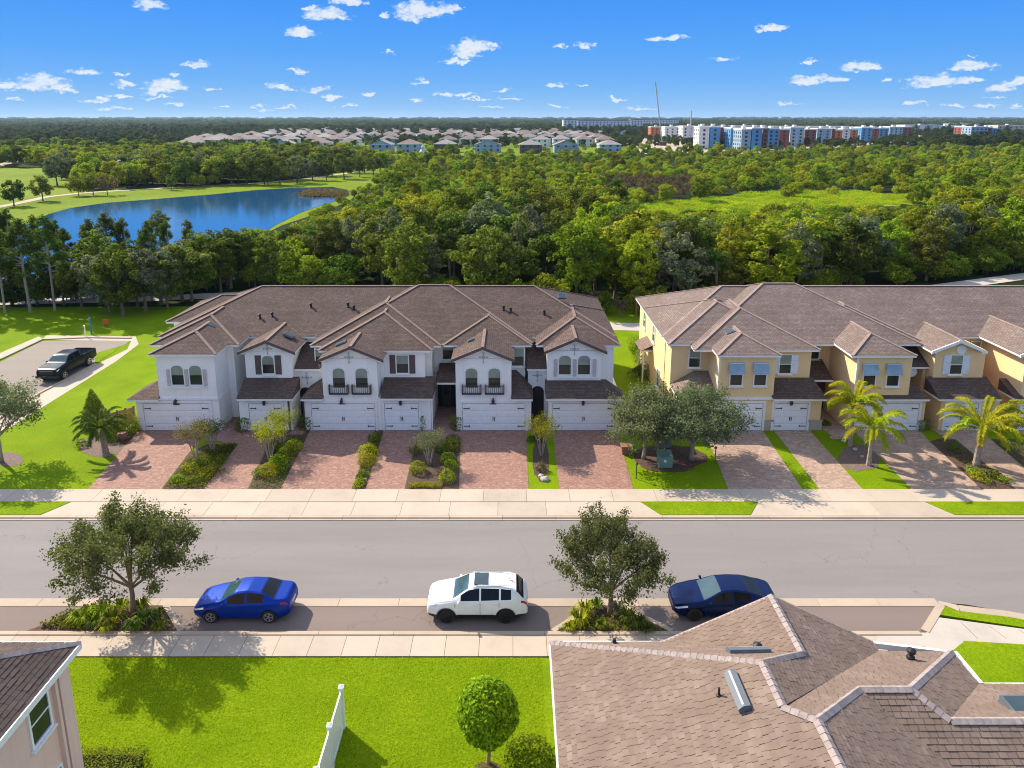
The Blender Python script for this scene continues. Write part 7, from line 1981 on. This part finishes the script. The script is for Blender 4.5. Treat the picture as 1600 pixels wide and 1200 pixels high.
# ---------------------------------------------------------------- village houses, flats and the rest of the skyline
HP = {}
def village_house(w, d, h, wallm, storeys=2, gable=False, roofm='far_roof'):
    """Detached house, front to -y: walls, hip roof with eaves, windows."""
    key = (w, d, h, wallm, gable, roofm)
    if key in HP: return HP[key]
    t = thing('village_house', (0,0,0), 'x', 'house')
    part(MB().box(-w/2, w/2, -d/2, d/2, 0, h), 'wall', wallm, t)
    o = .5; a = min(w, d)/2+o; zr = h + a*.42; x0, x1, y0, y1 = -w/2-o, w/2+o, -d/2-o, d/2+o
    if gable: vs = [(x0,y0,h),(x1,y0,h),(x1,y1,h),(x0,y1,h),(0,y0,zr),(0,y1,zr)]; fs = [(1,2,5,4),(3,0,4,5)]; part(MB().add([(-w/2,-d/2,h),(w/2,-d/2,h),(0,-d/2,h+w/2*.42)], [(0,1,2)]), 'wall', wallm, t)
    elif w > d: vs = [(x0,y0,h),(x1,y0,h),(x1,y1,h),(x0,y1,h),(x0+a,0,zr),(x1-a,0,zr)]; fs = [(0,1,5,4),(2,3,4,5),(3,0,4),(1,2,5)]
    else: vs = [(x0,y0,h),(x1,y0,h),(x1,y1,h),(x0,y1,h),(0,y0+a,zr),(0,y1-a,zr)]; fs = [(1,2,5,4),(3,0,4,5),(0,1,4),(2,3,5)]
    part(MB().add(vs, fs), 'roof', roofm, t); part(MB().box(x0, x1, y0, y1, h-.3, h-.02), 'fascia', 'far_white', t)
    n = max(2, int(w/4.5))
    for s in range(storeys):
        for i in range(n):
            x = -w/2 + w*(i+.5)/n; part(MB().box(x-.7, x+.7, -d/2-.06, -d/2, 1.0+s*3, 2.5+s*3), 'window', 'far_window', t)
    HP[key] = t; t['unused'] = 1; return t
WALLN = {'far_blue': 'pale blue', 'far_white': 'white', 'far_tan': 'tan', 'far_brown': 'dark brown'}
def put_house(px, py, w, d, h, wm, rz=0.0, label=None, gable=False):
    pr = village_house(w, d, h, wm, 2 if h > 4.5 else 1, gable, 'far_grey_roof' if rt.random() < .42 else 'far_roof')
    if pr.get('unused'): o = pr; del o['unused']
    else: o = copy_tree(pr)
    q = G(px, py); o.location = (q.x, q.y + d/2, 0); o.rotation_euler = (0, 0, rz); o['group'] = 'houses of the far village'
    rw = 'second' if py > 226 else 'third' if py > 221 else 'fourth' if py > 216 else 'hindmost'
    zn = 'at its left end' if px < 420 else 'left of the fountain' if px < 560 else 'straight behind the fountain' if px < 720 else 'right of the fountain' if px < 850 else 'towards the flats'
    o['label'] = label or '%s%s house in the %s village row, %s' % ('side-on ' if abs(rz) > 1 else '', WALLN[wm], rw, zn)
    return o
ROWV = [(295,233,20,14,5,'far_blue'),(340,230,24,15,6,'far_white'),(385,229,22,14,6.2,'far_white'),(440,238,16,14,5.6,'far_blue'),(497,236,16,14,6,'far_white'),(545,235,15,14,6,'far_white'),
 (595,240,14,14,6,'far_blue'),(638,239.5,15,15,6.2,'far_blue'),(695,238.5,14,14,6,'far_brown'),(762,238.5,18,14,5.4,'far_blue'),(829,240,15,14,6,'far_brown'),(884,239,16,14,5.5,'far_blue'),(953,238.5,15,14,5.6,'far_blue')]
LABV = {0:'blue house at the left end of the village front row',3:'blue gabled house with small windows left of centre in the village front row',6:'first of two bright blue houses left of the fountain',7:'second bright blue house, just left of the fountain',8:'dark brown house right of the fountain',9:'pale blue low wide house between the two brown ones',10:'dark brown house in the middle right of the village front row',11:'pale blue house right of the second brown house',12:'blue house at the right end of the village front row'}
for i, (px, py, w, d, h, m_) in enumerate(ROWV): put_house(px, py, w, d, h, m_, rt.uniform(-.06,.06), LABV.get(i), gable=(i in (3, 6, 9, 11)))
rows = [(229,300,975,30,15,14,6.2),(223.5,320,960,27,17,14,6.2),(218.5,395,930,24,18,15,6.2),(214.5,420,900,24,20,15,6.5),(211.5,430,870,26,22,15,6.8)]
for (py, xa, xb, step, w, d, h) in rows:
    px = xa
    while px < xb:
        if rt.random() < .93 and not (640 < px < 690 and py > 222): put_house(px + rt.uniform(-4,4), py + rt.uniform(-.7,.7), w, d, h, rt.choice(['far_white','far_tan','far_white','far_blue']) if py > 216 else rt.choice(['far_white','far_tan']), rt.choice([0, PI/2, .2, -.2]))
        px += step*rt.uniform(.85, 1.15)
# fountain in the village pond
q = G(661, 243); ft = thing('fountain', (q.x, q.y, 0), 'white water plume of the fountain before the village houses', 'fountain')
part(MB().lathe((q.x, q.y, 0), [(9,0),(9,.1),(8.6,.1)], 24), 'pool', 'lake_water', ft)
part(MB().lathe((q.x, q.y, .1), [(3.0,0),(2.6,1.5),(1.6,3.6),(.9,5.4),(.3,6.8),(.05,7.4)], 10), 'spray', 'canopy_white', ft)

AB = {}
def flats(px, pybase, w, d, h, mat, label, rz=0.0, win='far_window', group='blocks of flats', storeys=5, bays=None, roofm='far_flat_roof', trim='far_white', depth_win=True):
    q = G(px, pybase); t = thing('apartment_block', (0,0,0), label, 'apartment block', group)
    part(MB().box(-w/2, w/2, 0, d, 0, h), 'wall', mat, t)
    part(MB().box(-w/2-.3, w/2+.3, -.3, d+.3, h, h+.7), 'parapet', trim, t); part(MB().box(-w/2+.6, w/2-.6, .6, d-.6, h+.701, h+.9), 'roof', roofm, t)
    n = bays or max(2, int(w/4)); fh = (h-1)/storeys
    for s in range(storeys):
        for i in range(n):
            x = -w/2 + w*(i+.5)/n
            part(MB().box(x-.85, x+.85, -.12, 0, 1.0+s*fh, 1.0+s*fh+fh*.55), 'window', win, t)
    part(MB().box(-w/2, w/2, -.9, -.125, fh, fh+.2) if False else MB().box(-1.2, 1.2, d*.3, d*.5, h+.9, h+2.6), 'plant_room', trim, t)
    if depth_win:
        m_ = MB()
        for s in range(storeys):
            for j in range(max(2, int(d/5))):
                y = d*(j+.5)/max(2, int(d/5))
                for sd in (-1, 1): m_.box(sd*w/2-.1 if sd < 0 else w/2, -w/2 if sd < 0 else w/2+.1, y-.8, y+.8, 1.0+s*fh, 1.0+s*fh+fh*.55)
        o = part(m_, 'side_windows', win, t); tag(o, kind='stuff')
    t.location = (q.x, q.y, 0); t.rotation_euler = (0, 0, rz); return t
# colourful blocks: (left px, right px, base row, top row, material, colour word)
FL = [(1016,1035,219,199,'far_orange','orange'),(1038,1062,222,199,'far_white','white'),(1066,1090,224,198,'far_white','white'),(1091,1107,233,199,'far_white','pinkish white'),(1108,1124,233,199,'far_bright_blue','bright blue'),(1124,1139,232,200,'far_brick','brick red'),
 (1140,1155,234,201,'far_bright_blue','bright blue'),(1157,1172,236,203,'far_blue','pale blue'),(1173,1189,236,201,'far_bright_blue','bright blue'),(1190,1199,235,201,'far_brick','brick red'),(1199,1216,233,202,'far_bright_blue','bright blue'),(1216,1232,231,203,'far_brick','brick red'),
 (1233,1255,229,200,'far_blue','blue and white'),(1256,1274,228,203,'far_brick','brick red'),(1275,1297,227,202,'far_blue','pale blue'),(1298,1303,226,202,'far_brick','dark brick'),(1303,1315,226,204,'far_orange','orange'),(1315,1327,225,202,'far_white','white'),(1327,1339,225,203,'far_orange','orange'),
 (1344,1361,223,200,'far_bright_blue','bright blue'),(1361,1372,222,201,'far_brick','brick red'),(1372,1387,221,201,'far_bright_blue','blue'),(1388,1409,220,199,'far_blue','blue and white'),(1409,1424,220,199,'far_brick','brick red'),
 (1505,1515,221,199,'far_brick','brick red'),(1515,1541,222,199,'far_blue','pale blue'),(1541,1548,222,200,'far_brick','brick red'),(1548,1555,221,201,'far_bright_blue','blue')]
for i, (a, b, pb, ptp, m_, wd) in enumerate(FL):
    q0 = G(a, pb); q1 = G(b, pb); h = ZP(ptp, q0.y); w = q1.x-q0.x
    nm = ['leftmost', 'second', 'third', 'fourth', 'fifth', 'sixth', 'seventh', 'eighth', 'ninth', 'tenth', 'eleventh', 'twelfth', 'thirteenth', 'fourteenth', 'fifteenth', 'sixteenth', 'seventeenth', 'eighteenth', 'nineteenth', 'twentieth', 'twenty-first', 'twenty-second', 'twenty-third', 'twenty-fourth'][i] if i < 24 else ['left brick end', 'wide pale face', 'narrow brick face', 'right end'][i-24]
    lab = '%s five-storey block of flats, %s in the long colourful row' % (wd, nm) if i < 24 else '%s wing, the %s of the separate block right of the colourful row' % (wd, nm)
    flats((a+b)/2, pb, w-.15, 16 + (i*7 % 5), h, m_, lab, bays=max(1, int(w/4.2)))
# flat pale roofs behind
BK = [(1060,1130,214,198),(1130,1200,213,197.5),(1200,1262,212,198),(1262,1330,211,198),(1330,1400,211,199),(1410,1470,210,196),(1455,1505,209,197),(1556,1600,212,196.5),(1480,1530,204,194)]
for i, (a, b, pb, ptp) in enumerate(BK):
    q0 = G(a, pb); q1 = G(b, pb); flats((a+b)/2, pb, q1.x-q0.x-2, 24, ZP(ptp, q0.y), ['far_white','far_tan','far_white'][i % 3], 'long pale flat-roofed building behind the colourful blocks', group='pale buildings behind the flats', bays=max(5, int((q1.x-q0.x)/9)), storeys=4, depth_win=False)
# large white hotel-like block with brown roof
for (a, b, pb, ptp, wd) in ((880,902,208,187.6,'left wing of the long white five-storey building on the horizon'),(902,985,207.5,188.6,'long middle of the white five-storey building on the horizon'),(985,1004,207,187.4,'right wing of the long white five-storey building on the horizon'),(1004,1060,203,187.8,'separate white building right of the long one, behind the crane mast')):
    q0 = G(a, pb); q1 = G(b, pb); flats((a+b)/2, pb, q1.x-q0.x-.3, 30, ZP(ptp, q0.y), 'far_white', wd, group=None, bays=max(4, int((q1.x-q0.x)/6)), roofm='far_roof', trim='far_roof', depth_win=False)
for (a, b, pb, ptp, wd) in ((545,600,209,203,'low white hall with flat roof behind the village'),(460,520,206,200.5,'long white warehouse left of the flat-roofed hall'),(480,496,205,199,'white square building rising behind the village'),(870,985,212,206,'low pale parking building before the long white one')):
    q0 = G(a, pb); q1 = G(b, pb); flats((a+b)/2, pb, q1.x-q0.x, 40, ZP(ptp, q0.y), 'far_white', wd, group=None, storeys=1, bays=8, depth_win=False)
# crane masts
def mast(pxb, pyb, pxt, pyt, Yd, label):
    a = Vector((XP(pxb, Yd, ZP(pyb, Yd)), Yd, 0)); zt = ZP(pyt, Yd); b = Vector((XP(pxt, Yd, zt), Yd, zt)); t = thing('crane', tuple(a), label, 'crane')
    part(MB().bar(a, b, .9, .9), 'boom', 'grey_paint', t); part(MB().box(a.x-3, a.x+3, Yd-3, Yd+3, 0, 3.5), 'cab', 'far_brown', t)
mast(1036, 205, 1024, 128, 640, 'tall thin crane boom leaning left over the skyline'); mast(1080, 200, 1080, 173, 640, 'short upright crane mast right of the tall boom')
q = G(1241, 195); wt_ = thing('water_tower', (q.x, q.y, 0), 'tiny water tower on the horizon', 'water tower'); zt = ZP(184.5, q.y)
part(MB().lathe((q.x, q.y, 0), [(2.5,0),(2.5,zt*.75)], 8), 'column', 'far_brown', wt_); part(MB().lathe((q.x, q.y, zt*.75), [(3,0),(8,3),(8,8),(2,10)], 10), 'tank', 'far_brown', wt_)
# end: air
def haze(density, color=(.50, .72, 1.0)):
    m = bpy.data.materials.new('air'); m.use_nodes = True; nt = m.node_tree; nt.nodes.clear()
    out = nt.nodes.new('ShaderNodeOutputMaterial'); v = nt.nodes.new('ShaderNodeVolumePrincipled'); v.inputs['Density'].default_value = density; v.inputs['Color'].default_value = (*color, 1); v.inputs['Anisotropy'].default_value = .2
    nt.links.new(v.outputs[0], out.inputs['Volume']); MATS['air'] = m
    return m
HAZE = 0.000055
if HAZE:
    haze(HAZE)
    hz_ = link('haze', MB().box(-16000, 16000, -400, 27000, -2, 75).mesh(), None); hz_.data.materials.append(MATS['air']); tag(hz_, 'thin blue air over the plain', 'haze', kind='stuff')
bpy.context.view_layer.update()
